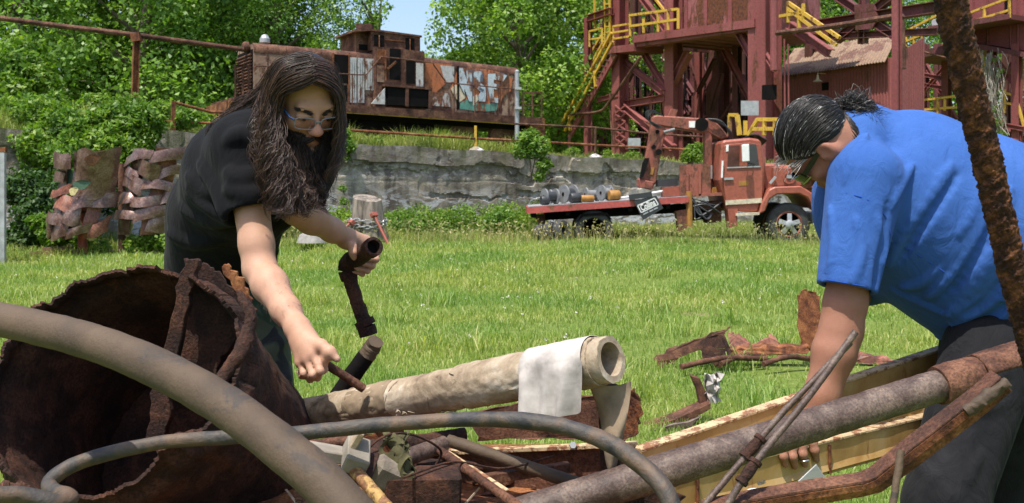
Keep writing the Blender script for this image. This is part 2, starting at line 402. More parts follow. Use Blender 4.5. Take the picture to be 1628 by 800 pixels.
M['pale_bark'] = plain('pale_bark', (0.36, 0.33, 0.28), 0.9, 0.5, 3, 0.01)
M['grass'] = leafy('grass_blades', (0.165, 0.245, 0.055), (0.30, 0.395, 0.10), 0.42, 0.5, (0.50, 0.48, 0.25), 0.5)
pr_ = [n_ for n_ in M['grass'].node_tree.nodes if n_.bl_idname == 'ShaderNodeValToRGB'][1].color_ramp.elements; pr_[0].color = (.74, .88, .74, 1); pr_[1].color = (1.20, 1.08, 1.05, 1); pr_[0].position = .4; pr_[1].position = .6
M['tall_grass'] = leafy('tall_grass_blades', (0.17, 0.23, 0.05), (0.33, 0.39, 0.10), 0.4, 0.55, (0.52, 0.47, 0.25), 0.7)
M['straw'] = leafy('seed_stems', (0.22, 0.22, 0.08), (0.42, 0.37, 0.18), 0.3, 0.6, (0.5, 0.42, 0.28))

# ---------------------------------------------------------------- ground
def hills(x, y):
    return 0.035 * np.sin(x * 0.9 + 1.3) * np.cos(y * 0.7) + 0.03 * np.sin(x * 0.31 + y * 0.4)
m, nt_, bs = new_mat('lawn_soil'); v = coords(nt_)
a = noise(nt_, 0.55, 5, 0.6, v); b = noise(nt_, 14, 6, 0.7, v)
g1 = ramp(nt_, b, [(0.3, (0.07, 0.10, 0.022)), (0.55, (0.14, 0.19, 0.04)), (0.75, (0.24, 0.23, 0.09))])
d1 = ramp(nt_, b, [(0.3, (0.13, 0.09, 0.05)), (0.7, (0.27, 0.2, 0.12))])
nt_.links.new(mixc(nt_, ramp(nt_, a, [(0.6, 0), (0.7, 0.85)]), g1, d1), bs.inputs['Base Color']); bs.inputs['Roughness'].default_value = 0.95
bs.inputs['Specular IOR Level'].default_value = 0.1; bump(nt_, bs, b, 0.03)
M['soil'] = m
xs = np.concatenate([np.linspace(-600, -22, 8), np.linspace(-20, 24, 90), np.linspace(26, 600, 8)])
ys = np.concatenate([np.linspace(-60, -1, 5), np.linspace(0, 30, 70), np.linspace(34, 1500, 10)])
gx, gy = np.meshgrid(xs, ys); gz = hills(gx, gy) * (np.abs(gx) < 40) * (gy < 40)
nx, ny = len(xs), len(ys); ii = np.arange(nx * ny).reshape(ny, nx)
q = np.stack([ii[:-1, :-1], ii[:-1, 1:], ii[1:, 1:], ii[1:, :-1]], -1).reshape(-1, 4)
tag(np_mesh('ground', np.stack([gx, gy, gz], -1), q, mat=M['soil']), kind='structure')

# ---------------------------------------------------------------- retaining wall and the yard above it
WO = P(620, 300, 26.0)
TZ = 2.35
m, nt_, bs = new_mat('old_concrete'); v = coords(nt_, (1, 1, 1)); vst = coords(nt_, (1, 1, 0.12))
a = noise(nt_, 1.1, 9, 0.65, v, 0.5); st = noise(nt_, 2.6, 7, 0.6, vst, 0.3); f = noise(nt_, 30, 5, 0.65, v)
base = ramp(nt_, a, [(0.32, (0.15, 0.128, 0.10)), (0.48, (0.235, 0.206, 0.165)), (0.60, (0.295, 0.265, 0.218)), (0.72, (0.40, 0.37, 0.315))])
base = mixc(nt_, 0.9, base, ramp(nt_, st, [(0.36, (0.34, 0.31, 0.28)), (0.50, (0.95, .93, .9)), (0.62, (1.35, 1.3, 1.2))]), 'MULTIPLY')
sep2 = N_(nt_, 'ShaderNodeSeparateXYZ'); nt_.links.new(coords(nt_), sep2.inputs[0]); zb_ = N_(nt_, 'ShaderNodeMapRange', interpolation_type='SMOOTHSTEP'); nt_.links.new(sep2.outputs[2], zb_.inputs[0]); zb_.inputs[1].default_value = 1.25; zb_.inputs[2].default_value = 1.62; zc_ = N_(nt_, 'ShaderNodeMapRange', interpolation_type='SMOOTHSTEP'); nt_.links.new(sep2.outputs[2], zc_.inputs[0]); zc_.inputs[1].default_value = 1.98; zc_.inputs[2].default_value = 1.72
led = N_(nt_, 'ShaderNodeMath', operation='MULTIPLY'); nt_.links.new(zb_.outputs[0], led.inputs[0]); nt_.links.new(zc_.outputs[0], led.inputs[1]); led2 = N_(nt_, 'ShaderNodeMath', operation='MULTIPLY'); nt_.links.new(led.outputs[0], led2.inputs[0]); nt_.links.new(ramp(nt_, noise(nt_, 3.2, 8, .72, coords(nt_, (1, 1, 1.6)), 1.2), [(.53, 0), (.57, .85)]), led2.inputs[1])
base = mixc(nt_, led2.outputs[0], base, (0.50, 0.46, 0.39))
sep = N_(nt_, 'ShaderNodeSeparateXYZ'); nt_.links.new(coords(nt_), sep.inputs[0])
zz = N_(nt_, 'ShaderNodeMath', operation='MULTIPLY_ADD'); nt_.links.new(a, zz.inputs[0]); zz.inputs[1].default_value = 1.6; nt_.links.new(sep.outputs[2], zz.inputs[2])
pale = ramp(nt_, zz.outputs[0], [(0.28, 0.0), (0.36, 0.0)])
n2 = noise(nt_, 1.7, 8, 0.7, coords(nt_, (1, 1, 2.2)), 1.0)
lime = ramp(nt_, n2, [(0.49, 0), (0.54, 1)])
lowband = ramp(nt_, zz.outputs[0], [(0.0, 1), (1.0, 1)])
zr = N_(nt_, 'ShaderNodeMapRange'); nt_.links.new(sep.outputs[2], zr.inputs[0]); zr.inputs[1].default_value = 0.5; zr.inputs[2].default_value = 1.35; zr.inputs[3].default_value = 1; zr.inputs[4].default_value = 0.12
mm = N_(nt_, 'ShaderNodeMath', operation='MULTIPLY'); nt_.links.new(lime, mm.inputs[0]); nt_.links.new(zr.outputs[0], mm.inputs[1])
base = mixc(nt_, mm.outputs[0], base, (0.58, 0.58, 0.6))
zt = N_(nt_, 'ShaderNodeMapRange'); nt_.links.new(sep.outputs[2], zt.inputs[0]); zt.inputs[1].default_value = 1.6; zt.inputs[2].default_value = 2.3
mm2 = N_(nt_, 'ShaderNodeMath', operation='MULTIPLY'); nt_.links.new(zt.outputs[0], mm2.inputs[0]); nt_.links.new(ramp(nt_, st, [(0.45, 0), (0.6, 1)]), mm2.inputs[1])
base = mixc(nt_, mm2.outputs[0], base, (0.07, 0.075, 0.035))
nt_.links.new(mixc(nt_, 0.5, base, ramp(nt_, f, [(0.3, 0.6), (0.6, 1.05)]), 'MULTIPLY'), bs.inputs['Base Color'])
bs.inputs['Roughness'].default_value = 0.95; bump(nt_, bs, f, 0.02); bump(nt_, bs, a, 0.08)
M['concrete'] = m
# top line of the wall read off the picture, spalled band and broken ledges as real relief
tops = [(-330, 190), (-60, 199), (30, 205), (200, 205), (280, 208), (340, 216), (420, 222), (540, 226), (600, 231), (700, 237), (790, 240), (850, 246), (950, 250), (1080, 258), (1250, 262), (1700, 275), (2600, 282)]
tp = [PL(px, py, WO, U) for px, py in tops]
def wall_top(t):
    xs_ = [(p - WO).dot(U) for p in tp]; return float(np.interp(t, xs_, [p.z for p in tp]))
t0, t1 = (tp[0] - WO).dot(U), (tp[-1] - WO).dot(U)
nT = 1100; nZ = 90
tt = np.concatenate([np.linspace(t0, -8, 60), np.linspace(-7.96, 14, 980), np.linspace(14.2, t1, 60)]); ww = np.linspace(0, 1, nZ)
T2, W2 = np.meshgrid(tt, ww)
top = np.array([wall_top(t) for t in tt])
top = top + 0.035 * np.sin(tt * 2.3) * np.sin(tt * 0.77 + 1)
Z2 = -0.3 + W2 * (top[None, :] + 0.3)
def vnoise(x, z, s, seed):
    r_ = np.random.default_rng(seed); G = r_.uniform(-1, 1, (64, 256))
    a_, b_ = x * s + 100, z * s + 20; i_, j_ = np.floor(a_).astype(int), np.floor(b_).astype(int); u_, v_ = a_ - i_, b_ - j_
    u_ = u_ * u_ * (3 - 2 * u_); v_ = v_ * v_ * (3 - 2 * v_); g = lambda i, j: G[j % 64, i % 256]
    return (g(i_, j_) * (1 - u_) + g(i_ + 1, j_) * u_) * (1 - v_) + (g(i_, j_ + 1) * (1 - u_) + g(i_ + 1, j_ + 1) * u_) * v_
fb = lambda s_, sd, x_=T2, z_=Z2: vnoise(x_, z_, s_, sd) + .5 * vnoise(x_, z_, s_ * 2.1, sd + 50) + .25 * vnoise(x_, z_, s_ * 4.3, sd + 90) + .13 * vnoise(x_, z_, s_ * 8.7, sd + 130)
rel = 0.02 * fb(1.1, 1)
band = Z2 - (top[None, :] - 0.60 - 0.16 * fb(1.3, 4, T2, Z2 * 0)); hgt_ = 0.10 + 0.10 * fb(2.2, 5)
gate_ = np.clip((fb(0.55, 6, T2, Z2 * 0) + .35) * 3, 0, 1)
rel -= 0.05 * (np.abs(band) < np.clip(hgt_, .02, .3)) * gate_ * (1 + .5 * fb(5, 7))
band2 = Z2 - 1.05 - 0.12 * fb(1.0, 8, T2, Z2 * 0); rel -= 0.07 * (np.abs(band2) < 0.07 + .06 * fb(2, 12)) * np.clip(fb(0.4, 9, T2, Z2 * 0) * 4, 0, 1)
rel -= 0.02 * (fb(0.8, 15) > .8)
rel -= 0.008 * (np.abs(Z2 - 1.45 - .02 * fb(1, 16, T2, Z2 * 0)) < .025) 
rel += np.where(Z2 > top[None, :] - 0.42 - .05 * fb(.9, 18, T2, Z2 * 0), 0.06, 0) * (fb(.6, 19) < .55)
for tb in np.arange(t0, t1, 7.3): rel -= 0.022 * np.clip(1 - np.abs(T2 - tb - 0.25 * fb(1.2, 11 + int(tb) % 7, T2 * 0, Z2)) / (.05 + .04 * fb(3, 13)).clip(.03), 0, 1)
pos = np.array(WO)[None, None, :] * np.array([1, 1, 0]) + T2[..., None] * np.array(U) - rel[..., None] * np.array(W) + Z2[..., None] * np.array([0, 0, 1])
back = pos[-1] + np.array(W) * 1.0; bot = back * np.array([1, 1, 0]) + np.array([0, 0, -0.3])
allp = np.concatenate([pos.reshape(-1, 3), back, bot]); ii = np.arange((nZ + 2) * nT).reshape(nZ + 2, nT)
q = np.stack([ii[:-1, :-1], ii[:-1, 1:], ii[1:, 1:], ii[1:, :-1]], -1).reshape(-1, 4)
tag(np_mesh('retaining_wall', allp, q, mat=M['concrete'], sharp=50), 'long weathered concrete retaining wall holding up the rail yard behind the lawn', 'wall')
def wallpt(t, back=0.0, z=None):
    p = WO + U * t + W * back; p.z = wall_top(t) if z is None else z; return p
nB = 16; tt2 = np.linspace(t0, t1, 60); bk = np.concatenate([np.linspace(0.95, 12, 10), [20, 40, 90, 300, 800, 1400]])
pos = np.array([[tuple(WO + U * t + W * b_ + Zv * (wall_top(t) - 0.06 + 0.10 * min(1, b_ / 3) - WO.z)) for t in tt2] for b_ in bk])
ii = np.arange(nB * 60).reshape(nB, 60); q = np.stack([ii[:-1, :-1], ii[:-1, 1:], ii[1:, 1:], ii[1:, :-1]], -1).reshape(-1, 4)
tag(np_mesh('upper_yard_ground', pos, q, mat=M['soil']), kind='structure')
def yard_z(p):
    t = (Vector(p) - WO).dot(U); return wall_top(max(t0, min(t1, t))) + 0.04
WO.z = 0

# ---------------------------------------------------------------- grass
def blades(x, y, z, h, wd, lean, r=rng):
    n = len(x); a = r.uniform(0, 2 * np.pi, n); b = r.uniform(0, 2 * np.pi, n)
    s = np.stack([np.cos(a), np.sin(a), np.zeros(n)], -1) * (wd / 2)[:, None]; l = np.stack([np.cos(b), np.sin(b), np.zeros(n)], -1) * (lean * h)[:, None]
    p = np.stack([x, y, z], -1); up = np.zeros((n, 3)); up[:, 2] = h
    v = np.empty((n, 5, 3)); v[:, 0] = p - s; v[:, 1] = p + s
    m_ = p + up * 0.6 + l * 0.35; v[:, 2] = m_ + s * 0.75; v[:, 3] = m_ - s * 0.75; v[:, 4] = p + up * (1 - 0.35 * lean[:, None]) + l
    k = np.arange(n)[:, None] * 5
    return v.reshape(-1, 3), k + np.array([0, 1, 2, 3]), k + np.array([3, 2, 4])
def lawn_points(n, y0, y1, power, r=rng, wedge=0.72):
    u = r.uniform(0, 1, n); e = 2 - power
    y = (y0 ** e + u * (y1 ** e - y0 ** e)) ** (1 / e) if abs(e) > 1e-6 else y0 * (y1 / y0) ** u
    x = r.uniform(-wedge, wedge, n) * y; return x, y
n = 540000
x, y = lawn_points(n, 2.6, 25.5, 1.15)
cl = vnoise(x, y, 1.6, 21) + 0.6 * vnoise(x, y, 4.5, 22); bare = vnoise(x, y, 0.42, 23) + 0.5 * vnoise(x, y, 1.7, 24)
for px_b, Yb_, rb_ in ((700, 10.4, .8), (1365, 5.6, .5), (1600, 5.0, .5), (860, 8.6, .5), (1120, 7.4, .6), (1480, 9.5, .7), (480, 9.0, .6), (980, 13.5, 1.1)): bare += 1.1 * np.exp(-(((x - (px_b - CX) * Yb_ / FPX) / (rb_ * 1.4)) ** 2 + ((y - Yb_) / rb_) ** 2))
keep = (bare < 0.5 + .3 * rng.uniform(size=n)) | (rng.uniform(size=n) < 0.2)
keep &= ((np.stack([x, y], -1) - np.array(WO)[:2]) @ np.array(W)[:2]) < -0.15
x, y, cl = x[keep], y[keep], cl[keep]; n = len(x)
h = (0.034 + 0.034 * np.clip(cl, 0, 1.3) + 0.0042 * np.clip(y - 6, 0, 30)) * rng.uniform(0.5, 1.5, n)
h *= np.where(rng.uniform(size=n) < 0.03, 1.9, 1)
wd = (0.0026 + 0.00046 * y) * rng.uniform(0.7, 1.4, n)
v, q, t = blades(x, y, hills(x, y), h, wd, rng.uniform(0.15, 0.9, n))
tag(np_mesh('lawn_grass', v, q, t, M['grass'], smooth=False), kind='stuff')
# coarse tufts
tx, ty = lawn_points(210, 4.2, 24, 0.9); k = rng.integers(0, len(tx), 16000)
x = tx[k] + rng.normal(0, 0.09, len(k)); y = ty[k] + rng.normal(0, 0.09, len(k)); n = len(x)
ok = ((np.stack([x, y], -1) - np.array(WO)[:2]) @ np.array(W)[:2]) < -0.2; x, y = x[ok], y[ok]; n = len(x)
v, q, t = blades(x, y, hills(x, y), rng.uniform(0.10, 0.26, n), (0.004 + 0.0005 * y) * rng.uniform(0.8, 1.4, n), rng.uniform(0.25, 1.0, n))
tag(np_mesh('coarse_grass_tufts', v, q, t, M['grass'], smooth=False), kind='stuff')
# taller growth towards the truck and the wall, with pale seed stems
n = 70000; x = rng.uniform(-15, 19, n); dw = rng.uniform(0, 1, n) ** 1.3 * 5.2
t_ = x / U.x + 3; b_ = -dw - 0.2
xy = np.array(WO)[:2] + np.outer(x - WO.x, np.array([1, U.y / U.x])); y = xy[:, 1] - dw - 0.2
cl = vnoise(x, y, 0.9, 31)
h = (0.16 + 0.16 * np.clip(cl + 0.4, 0, 1.2)) * rng.uniform(0.5, 1.4, n)
v, q, t = blades(x, y, hills(x, y), h, rng.uniform(0.008, 0.018, n), rng.uniform(0.15, 0.8, n))
tag(np_mesh('tall_grass', v, q, t, M['tall_grass'], smooth=False), kind='stuff')
n = 2200; x = rng.uniform(-6, 12, n); y = rng.uniform(20.8, 22.2, n)
v, q, t = blades(x, y, hills(x, y), rng.uniform(0.25, 0.62, n), rng.uniform(0.005, 0.010, n), rng.uniform(0.1, 0.5, n))
tips = v.reshape(-1, 5, 3)[:, 4]; lv, lq = leaves(tips, np.zeros((n, 3)) + np.array([0, -1, 0.2]), np.full(n, 0.075), 0.35)
tag(np_mesh('seed_grass', np.concatenate([v, lv]), np.concatenate([q, lq + len(v)]), t, M['straw'], smooth=False), kind='stuff')
# clover heads in the lawn
x, y = lawn_points(520, 4.5, 20, 1.0); cl = vnoise(x, y, 0.5, 41); x, y = x[cl > 0.1], y[cl > 0.1]; n = len(x)
c = np.stack([x, y, hills(x, y) + rng.uniform(0.10, 0.18, n)], -1); c = np.repeat(c, 7, 0) + rng.normal(0, 0.006, (n * 7, 3))
v, q = leaves(c, np.zeros_like(c) + np.array([0, -0.3, 1]), np.full(len(c), 0.013), 0.8)
M['clover'] = plain('clover_flowers', (0.62, 0.58, 0.52), 0.8, 0.2)
tag(np_mesh('clover_flowers', v, q, mat=M['clover'], smooth=False), kind='stuff')
# hay-like growth on top of the wall
n = 90000; t_ = rng.uniform(-14, 15, n); b_ = rng.uniform(0, 1, n) ** 1.2 * 6.5 + 0.25
px_ = np.array(WO)[None, :2] + np.outer(t_, np.array(U)[:2]) + np.outer(b_, np.array(W)[:2])
zt_ = np.interp(t_, [(p - WO).dot(U) for p in tp], [p.z for p in tp]) - 0.06 + 0.10 * np.minimum(1, b_ / 3)
gate = np.clip(1.1 - 0.075 * np.clip(t_ - 2.5, 0, 20), 0.12, 1); keep = rng.uniform(size=n) < gate
h = (0.16 + 0.30 * np.clip(vnoise(t_, b_, 1.1, 51) + .6 * vnoise(t_, b_, 3.3, 52) + 0.4, 0, 1.4)) * rng.uniform(0.5, 1.4, n) * np.where(t_ > 5, 0.6, 1)
v, q, t = blades(px_[keep, 0], px_[keep, 1], zt_[keep], h[keep], rng.uniform(0.009, 0.02, keep.sum()), rng.uniform(0.15, 0.8, keep.sum()))
tag(np_mesh('yard_grass', v, q, t, M['tall_grass'], smooth=False), kind='stuff')

yard_items = []
for k in range(30):
    px = rng.uniform(540, 1010); p = PL(px, 300, WO + W * rng.uniform(.5, 2.6), U); yard_items.append((p.x, p.y, wall_top((p - WO).dot(U)) + rng.uniform(.05, .22), rng.uniform(.10, .26)))
# ---------------------------------------------------------------- trees
def make_tree(name, loc, hgt, rad, nleaf, size, seed, mat, label, low=0.25, bark='bark', squash=0.8, group='trees of the wood behind the yard', nclump=34):
    r = np.random.default_rng(seed); loc = Vector(loc)
    root = empty(name, loc, label, 'tree', group)
    tr = MB(); top = loc + Vector((r.normal(0, .3), r.normal(0, .3), hgt * 0.82))
    bend = smooth_path([loc - Zv * .2, loc + Vector((r.normal(0, .2), r.normal(0, .2), hgt * .3)), loc + Vector((r.normal(0, .4), r.normal(0, .4), hgt * .6)), top], 4)
    tr.tube(bend, np.linspace(0.03 * hgt * 0.75, 0.03, len(bend)), 8)
    clumps = []
    for k in range(nclump):
        f = low + (1 - low) * ((k + r.uniform(0, 1)) / nclump); a = k * 2.4 + r.normal(0, .4)
        env = math.sin(math.pi * min(1, 0.12 + 0.86 * (f - low) / (1 - low)) ** 0.85) ** 0.65
        rr_ = rad * env * r.uniform(0.45, 1.02)
        c = loc + Vector((math.cos(a) * rr_, math.sin(a) * rr_, hgt * f + r.normal(0, .3)))
        s_ = bend[min(len(bend) - 1, int(f * 0.8 * len(bend)))]
        tr.tube([s_, s_.lerp(c, .5) + Vector((0, 0, .3)), c], [0.05 + .006 * hgt, .045, .015], 5)
        clumps.append((*c, rad * r.uniform(0.26, 0.46)))
        if r.uniform() < .5:
            c2 = c + Vector(r.normal(0, 1, 3)) * rad * .28; clumps.append((*c2, rad * r.uniform(.14, .26)))
    tr.build('trunk', M[bark], root, smooth=60)
    v, q = clump_leaves(clumps, nleaf, np.full(nleaf, size), r, squash)
    np_mesh('crown', v, q, mat=mat, parent=root, smooth=False)
    return root
protos = [
    make_tree('broadleaf_tree', (-15.5, 42, TZ), 17, 6.0, 46000, .23, 1, M['tree_leaf_a'], 'tall dark broadleaf tree at the far left edge of the wood', .10),
    make_tree('broadleaf_tree', (-13.4, 47, TZ), 14.5, 4.8, 42000, .23, 2, M['tree_leaf_b'], 'lighter broadleaf tree left of the patch of open sky', .08),
    make_tree('broadleaf_tree', (0.4, 49, TZ), 12.5, 4.6, 42000, .23, 3, M['tree_leaf_b'], 'round bright tree right behind the nose of the locomotive', .06),
    make_tree('broadleaf_tree', (4.8, 63, TZ), 18, 6.4, 44000, .26, 4, M['tree_leaf_a'], 'tall full tree between the locomotive and the red tower', .08),
]
spots = [  # x, y, proto, scale, rot, label
    (-22.5, 45, 1, 1.15, 1.0, 'tree at the frame edge left of the tall dark one'),
    (-10.2, 43.5, 0, 0.62, 2.0, 'dark tree right of the rusty pole and pipe'),
    (-19.6, 54, 3, 1.1, 0.6, 'tree standing behind the overhead pipe in the wood'),
    (-17.2, 58, 1, 1.2, 3.3, 'back row tree in the wood over the locomotive tail'),
    (2.6, 60, 0, 1.05, 4.4, 'back row tree in the wood over the locomotive nose'),
    (-9.0, 56, 2, 0.50, 5.0, 'small far tree low in the sky gap above the cab'),
    (-5.6, 60, 1, 0.46, 0.8, 'second small far tree in the sky gap, nearer to the round bright tree'),
    (10.6, 66, 1, 1.2, 2.2, 'tree seen through the left legs of the red tower'),
    (15.5, 66, 3, 0.95, 3.0, 'tree seen through the middle of the red tower'),
    (21.5, 68, 2, 1.25, 0.3, 'tree behind the roof of the corrugated shed'),
    (27, 70, 0, 0.9, 1.5, 'tree behind the spoked beams right of the tower'),
    (35, 72, 1, 1.0, 5.6, 'tree at the right edge behind the red building'),
    (-27.5, 50, 3, 1.1, 2.7, 'tree mostly outside the left frame edge'),
]
for x, y, k, s, rz, lab in spots:
    o = copy_tree(protos[k]); o.location = (x, y, TZ); o.scale = (s, s, s); o.rotation_euler.z = rz; o['label'] = lab
# airy young tree in the sky gap
make_tree('sapling', (-6.3, 44, TZ), 8.3, 1.5, 800, .24, 9, M['tree_leaf_a'], 'thin airy young tree poking into the sky above the locomotive cab', .3, nclump=16)

# the far wood that fills in behind the trunks
r_ = np.random.default_rng(77); cl = [(x, 74 + r_.normal(0, 2.5), 2.5 + r_.uniform(0, 4.6), r_.uniform(1.6, 2.8)) for x in np.linspace(-45, 62, 130)]
v, q = clump_leaves(cl, 60000, np.full(60000, .5), r_); tag(np_mesh('far_wood', v, q, mat=M['tree_leaf_a'], smooth=False), kind='stuff')

# ---------------------------------------------------------------- shrubs, vines, weeds
def make_bush(name, clumps, nleaf, size, seed, mat, label, cat='bush', group=None, stems=True, squash=.85, aspect=.55):
    r = np.random.default_rng(seed); cl = np.array(clumps); base = Vector((cl[:, 0].mean(), cl[:, 1].mean(), (cl[:, 2] - cl[:, 3]).min()))
    root = empty(name, base, label, cat, group)
    if stems:
        s = MB()
        for c in clumps:
            c = Vector(c[:3]); s.tube([base + Vector((r.normal(0, .1), r.normal(0, .1), 0)), base.lerp(c, .5) + Vector(r.normal(0, .08, 3)), c], [.022, .016, .007], 5)
        s.build('stem', M['bark'], root)
    v, q = clump_leaves(clumps, nleaf, np.full(nleaf, size), r, squash, aspect); np_mesh('foliage', v, q, mat=mat, parent=root, smooth=False)
    return root
def px_clumps(items):
    return [(*P(px, py, Y), rp * Y / FPX) for px, py, Y, rp in items]
make_bush('vine_thicket', px_clumps([(60, 185, 22.4, 38), (100, 205, 22, 42), (150, 215, 21.8, 45), (190, 200, 22, 40), (225, 190, 22.3, 30), (120, 250, 21.4, 48), (175, 240, 21.4, 42), (60, 235, 21.6, 40), (215, 225, 22, 28), (245, 195, 22.5, 22), (30, 180, 23, 34), (90, 172, 24, 30), (150, 172, 24.4, 30), (210, 172, 24.4, 26), (255, 178, 24, 22), (290, 190, 23.6, 20), (180, 190, 22, 34), (235, 212, 22.4, 22)]), 24000, .13, 61, M['bush_leaf'], 'bright vine thicket spilling over the wall above the woven steel panels', 'vine', aspect=.5)
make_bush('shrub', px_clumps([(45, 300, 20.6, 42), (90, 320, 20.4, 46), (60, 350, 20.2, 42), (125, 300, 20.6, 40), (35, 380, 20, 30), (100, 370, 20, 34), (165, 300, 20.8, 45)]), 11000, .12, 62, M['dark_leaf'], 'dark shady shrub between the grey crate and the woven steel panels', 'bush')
make_bush('shrub', px_clumps([(85, 375, 18.8, 22), (110, 365, 18.9, 22), (70, 355, 18.9, 18), (50, 350, 18.9, 9), (132, 385, 18.6, 16)]), 2200, .12, 63, M['bush_leaf'], 'small light green shrub with drooping sprays at the lower left of the panels', 'bush')
make_bush('shrub', px_clumps([(215, 390, 18.4, 18), (240, 380, 18.5, 22), (265, 385, 18.4, 20), (160, 395, 18.3, 16), (285, 370, 18.6, 24), (300, 340, 19, 30)]), 3200, .10, 64, M['weed_leaf'], 'leafy weeds around the posts of the woven steel panels', 'weeds')
make_bush('shrub', px_clumps([(20, 110, 30, 44), (40, 90, 31, 40), (10, 150, 29, 40), (60, 130, 30, 34)]), 4500, .2, 65, M['bush_leaf'], 'pale young tree-like shrub above the wall at the left edge', 'bush')
make_bush('shrub', px_clumps([(300, 185, 26, 22), (330, 195, 26, 20), (20, 190, 25, 26), (260, 180, 26, 25)]), 2600, .12, 66, M['bush_leaf'], 'low green shrub on top of the wall beside the locomotive tail', 'bush')
make_bush('wall_shrub', px_clumps([(838, 225, 26.9, 20), (855, 235, 26.8, 22), (828, 240, 26.8, 16), (865, 262, 26.7, 14), (858, 280, 26.7, 10), (845, 215, 27, 14)]), 2600, .11, 67, M['bush_leaf'], 'bright shrub rooted in the wall top and hanging down it mid picture', 'bush')
make_bush('wall_shrub', px_clumps([(545, 215, 25.2, 14), (552, 232, 25.1, 14), (548, 250, 25.1, 9)]), 1200, .10, 68, M['bush_leaf'], 'small shrub at the wall top beside the bearded man', 'bush')
make_bush('creeper', px_clumps([(545, 300, 24.6, 7), (548, 320, 24.6, 8), (543, 340, 24.5, 9), (550, 360, 24.3, 12), (538, 350, 24.4, 8)]), 700, .08, 69, M['bush_leaf'], 'narrow creeper climbing the wall behind the stump', 'vine')
make_bush('yellow_bush', px_clumps([(1098, 240, 27.5, 12), (1110, 236, 27.5, 12), (1104, 248, 27.4, 14), (1090, 250, 27.4, 9)]), 1200, .09, 70, M['weed_leaf'], 'small bush with yellow tips on the wall top behind the crane', 'bush')
items = []
r_ = np.random.default_rng(5)
for k in range(64):
    px = 440 + k * 6.6 + r_.normal(0, 4); Yw = PL(px, 300, WO, U).y - r_.uniform(.4, 2.2); items.append((px, 300 + (1.25 - r_.uniform(.12, .62)) * FPX / Yw, Yw, r_.uniform(18, 30)))
make_bush('weed_bank', px_clumps(items), 30000, .075, 71, M['weed_leaf'], 'long bank of leafy weeds along the foot of the wall', 'weeds', stems=False)
make_bush('wall_top_weeds', yard_items, 9000, .07, 83, M['weed_leaf'], 'low leafy weeds growing in the grass along the top of the wall', 'weeds', stems=False)
make_bush('weed_clump', px_clumps([(795, 345, 24.2, 20), (812, 352, 24, 18), (780, 358, 24, 18), (640, 352, 23, 18), (655, 362, 22.8, 16)]), 2600, .08, 72, M['bush_leaf'], 'taller weed clump left of the truck bed', 'weeds', stems=False)
# ---------------------------------------------------------------- materials for the machines
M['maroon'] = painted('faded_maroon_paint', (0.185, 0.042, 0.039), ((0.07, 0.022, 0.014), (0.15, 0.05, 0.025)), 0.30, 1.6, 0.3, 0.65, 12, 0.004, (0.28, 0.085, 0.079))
M['maroon_dark'] = painted('shaded_maroon_paint', (0.12, 0.032, 0.034), ((0.05, 0.018, 0.012), (0.10, 0.035, 0.02)), 0.45, 1.6, 0.3, 0.7, 12, 0.004)  # darker copy of the maroon; shade on inner and back steel is in the colour
M['hopper'] = painted('peeling_hopper_paint', (0.26, 0.075, 0.075), ((0.05, 0.018, 0.010), (0.15, 0.05, 0.02)), 0.60, 1.1, 0.35, 0.6, 10, 0.006, (0.36, 0.14, 0.14))
M['yellow'] = painted('worn_yellow_paint', (0.50, 0.31, 0.035), ((0.13, 0.06, 0.02), (0.25, 0.13, 0.04)), 0.33, 4, 0.5, 0.6, 20)
M['rust_brown'] = rust('rust_brown', ((0.055, 0.025, 0.018), (0.105, 0.048, 0.032), (0.185, 0.095, 0.06)), 2.5, 0.006, 0.85, 25)
M['rust_orange'] = rust('rust_orange', ((0.09, 0.032, 0.018), (0.20, 0.075, 0.03), (0.33, 0.16, 0.07)), 3, 0.005, 0.85, 25)
M['dark_steel_and_shade'] = plain('dark_steel_and_shade', (0.009, 0.008, 0.008), 0.85, 0.4, 4, spec=0.08)  # near-black steel; its flat sheets also stand in for shade inside openings
M['loco_paint'] = painted('peeling_loco_paint', (0.16, 0.075, 0.05), ((0.05, 0.02, 0.014), (0.15, 0.06, 0.03)), 0.48, 2.6, 0.5, 0.75, 12, 0.006, (0.38, 0.29, 0.2))
M['loco_white'] = painted('peeling_white_paint', (0.52, 0.50, 0.47), ((0.07, 0.026, 0.016), (0.2, 0.085, 0.04)), 0.40, 2.8, 0.3, 0.7, 12, 0.006, (0.42, 0.45, 0.47))
M['sky_paint'] = painted('flaking_pale_blue_paint', (0.40, 0.50, 0.60), ((0.10, 0.035, 0.02), (0.22, 0.09, 0.04)), 0.40, 2.6, 0.35, 0.6, 14, 0.003, (0.60, 0.66, 0.66))
M['cream_paint'] = painted('flaking_cream_paint', (0.58, 0.50, 0.36), ((0.10, 0.035, 0.02), (0.22, 0.09, 0.04)), 0.30, 2.6, 0.35, 0.6, 14, 0.003)
M['orange_paint'] = painted('flaking_orange_paint', (0.42, 0.13, 0.045), ((0.10, 0.035, 0.02), (0.22, 0.09, 0.04)), 0.40, 3, 0.35, 0.6, 14, 0.003)
M['teal_paint'] = painted('flaking_teal_paint', (0.09, 0.26, 0.20), ((0.10, 0.035, 0.02), (0.22, 0.09, 0.04)), 0.38, 3, 0.35, 0.6, 14, 0.003)
M['slate_paint'] = plain('slate_outline_paint', (0.11, 0.12, 0.15), 0.7, 0.3)
M['truck_red'] = painted('sun_faded_truck_paint', (0.24, 0.052, 0.030), ((0.10, 0.03, 0.018), (0.22, 0.08, 0.035)), 0.22, 1.8, 0.5, 0.5, 14, 0.002, (0.33, 0.095, 0.058))
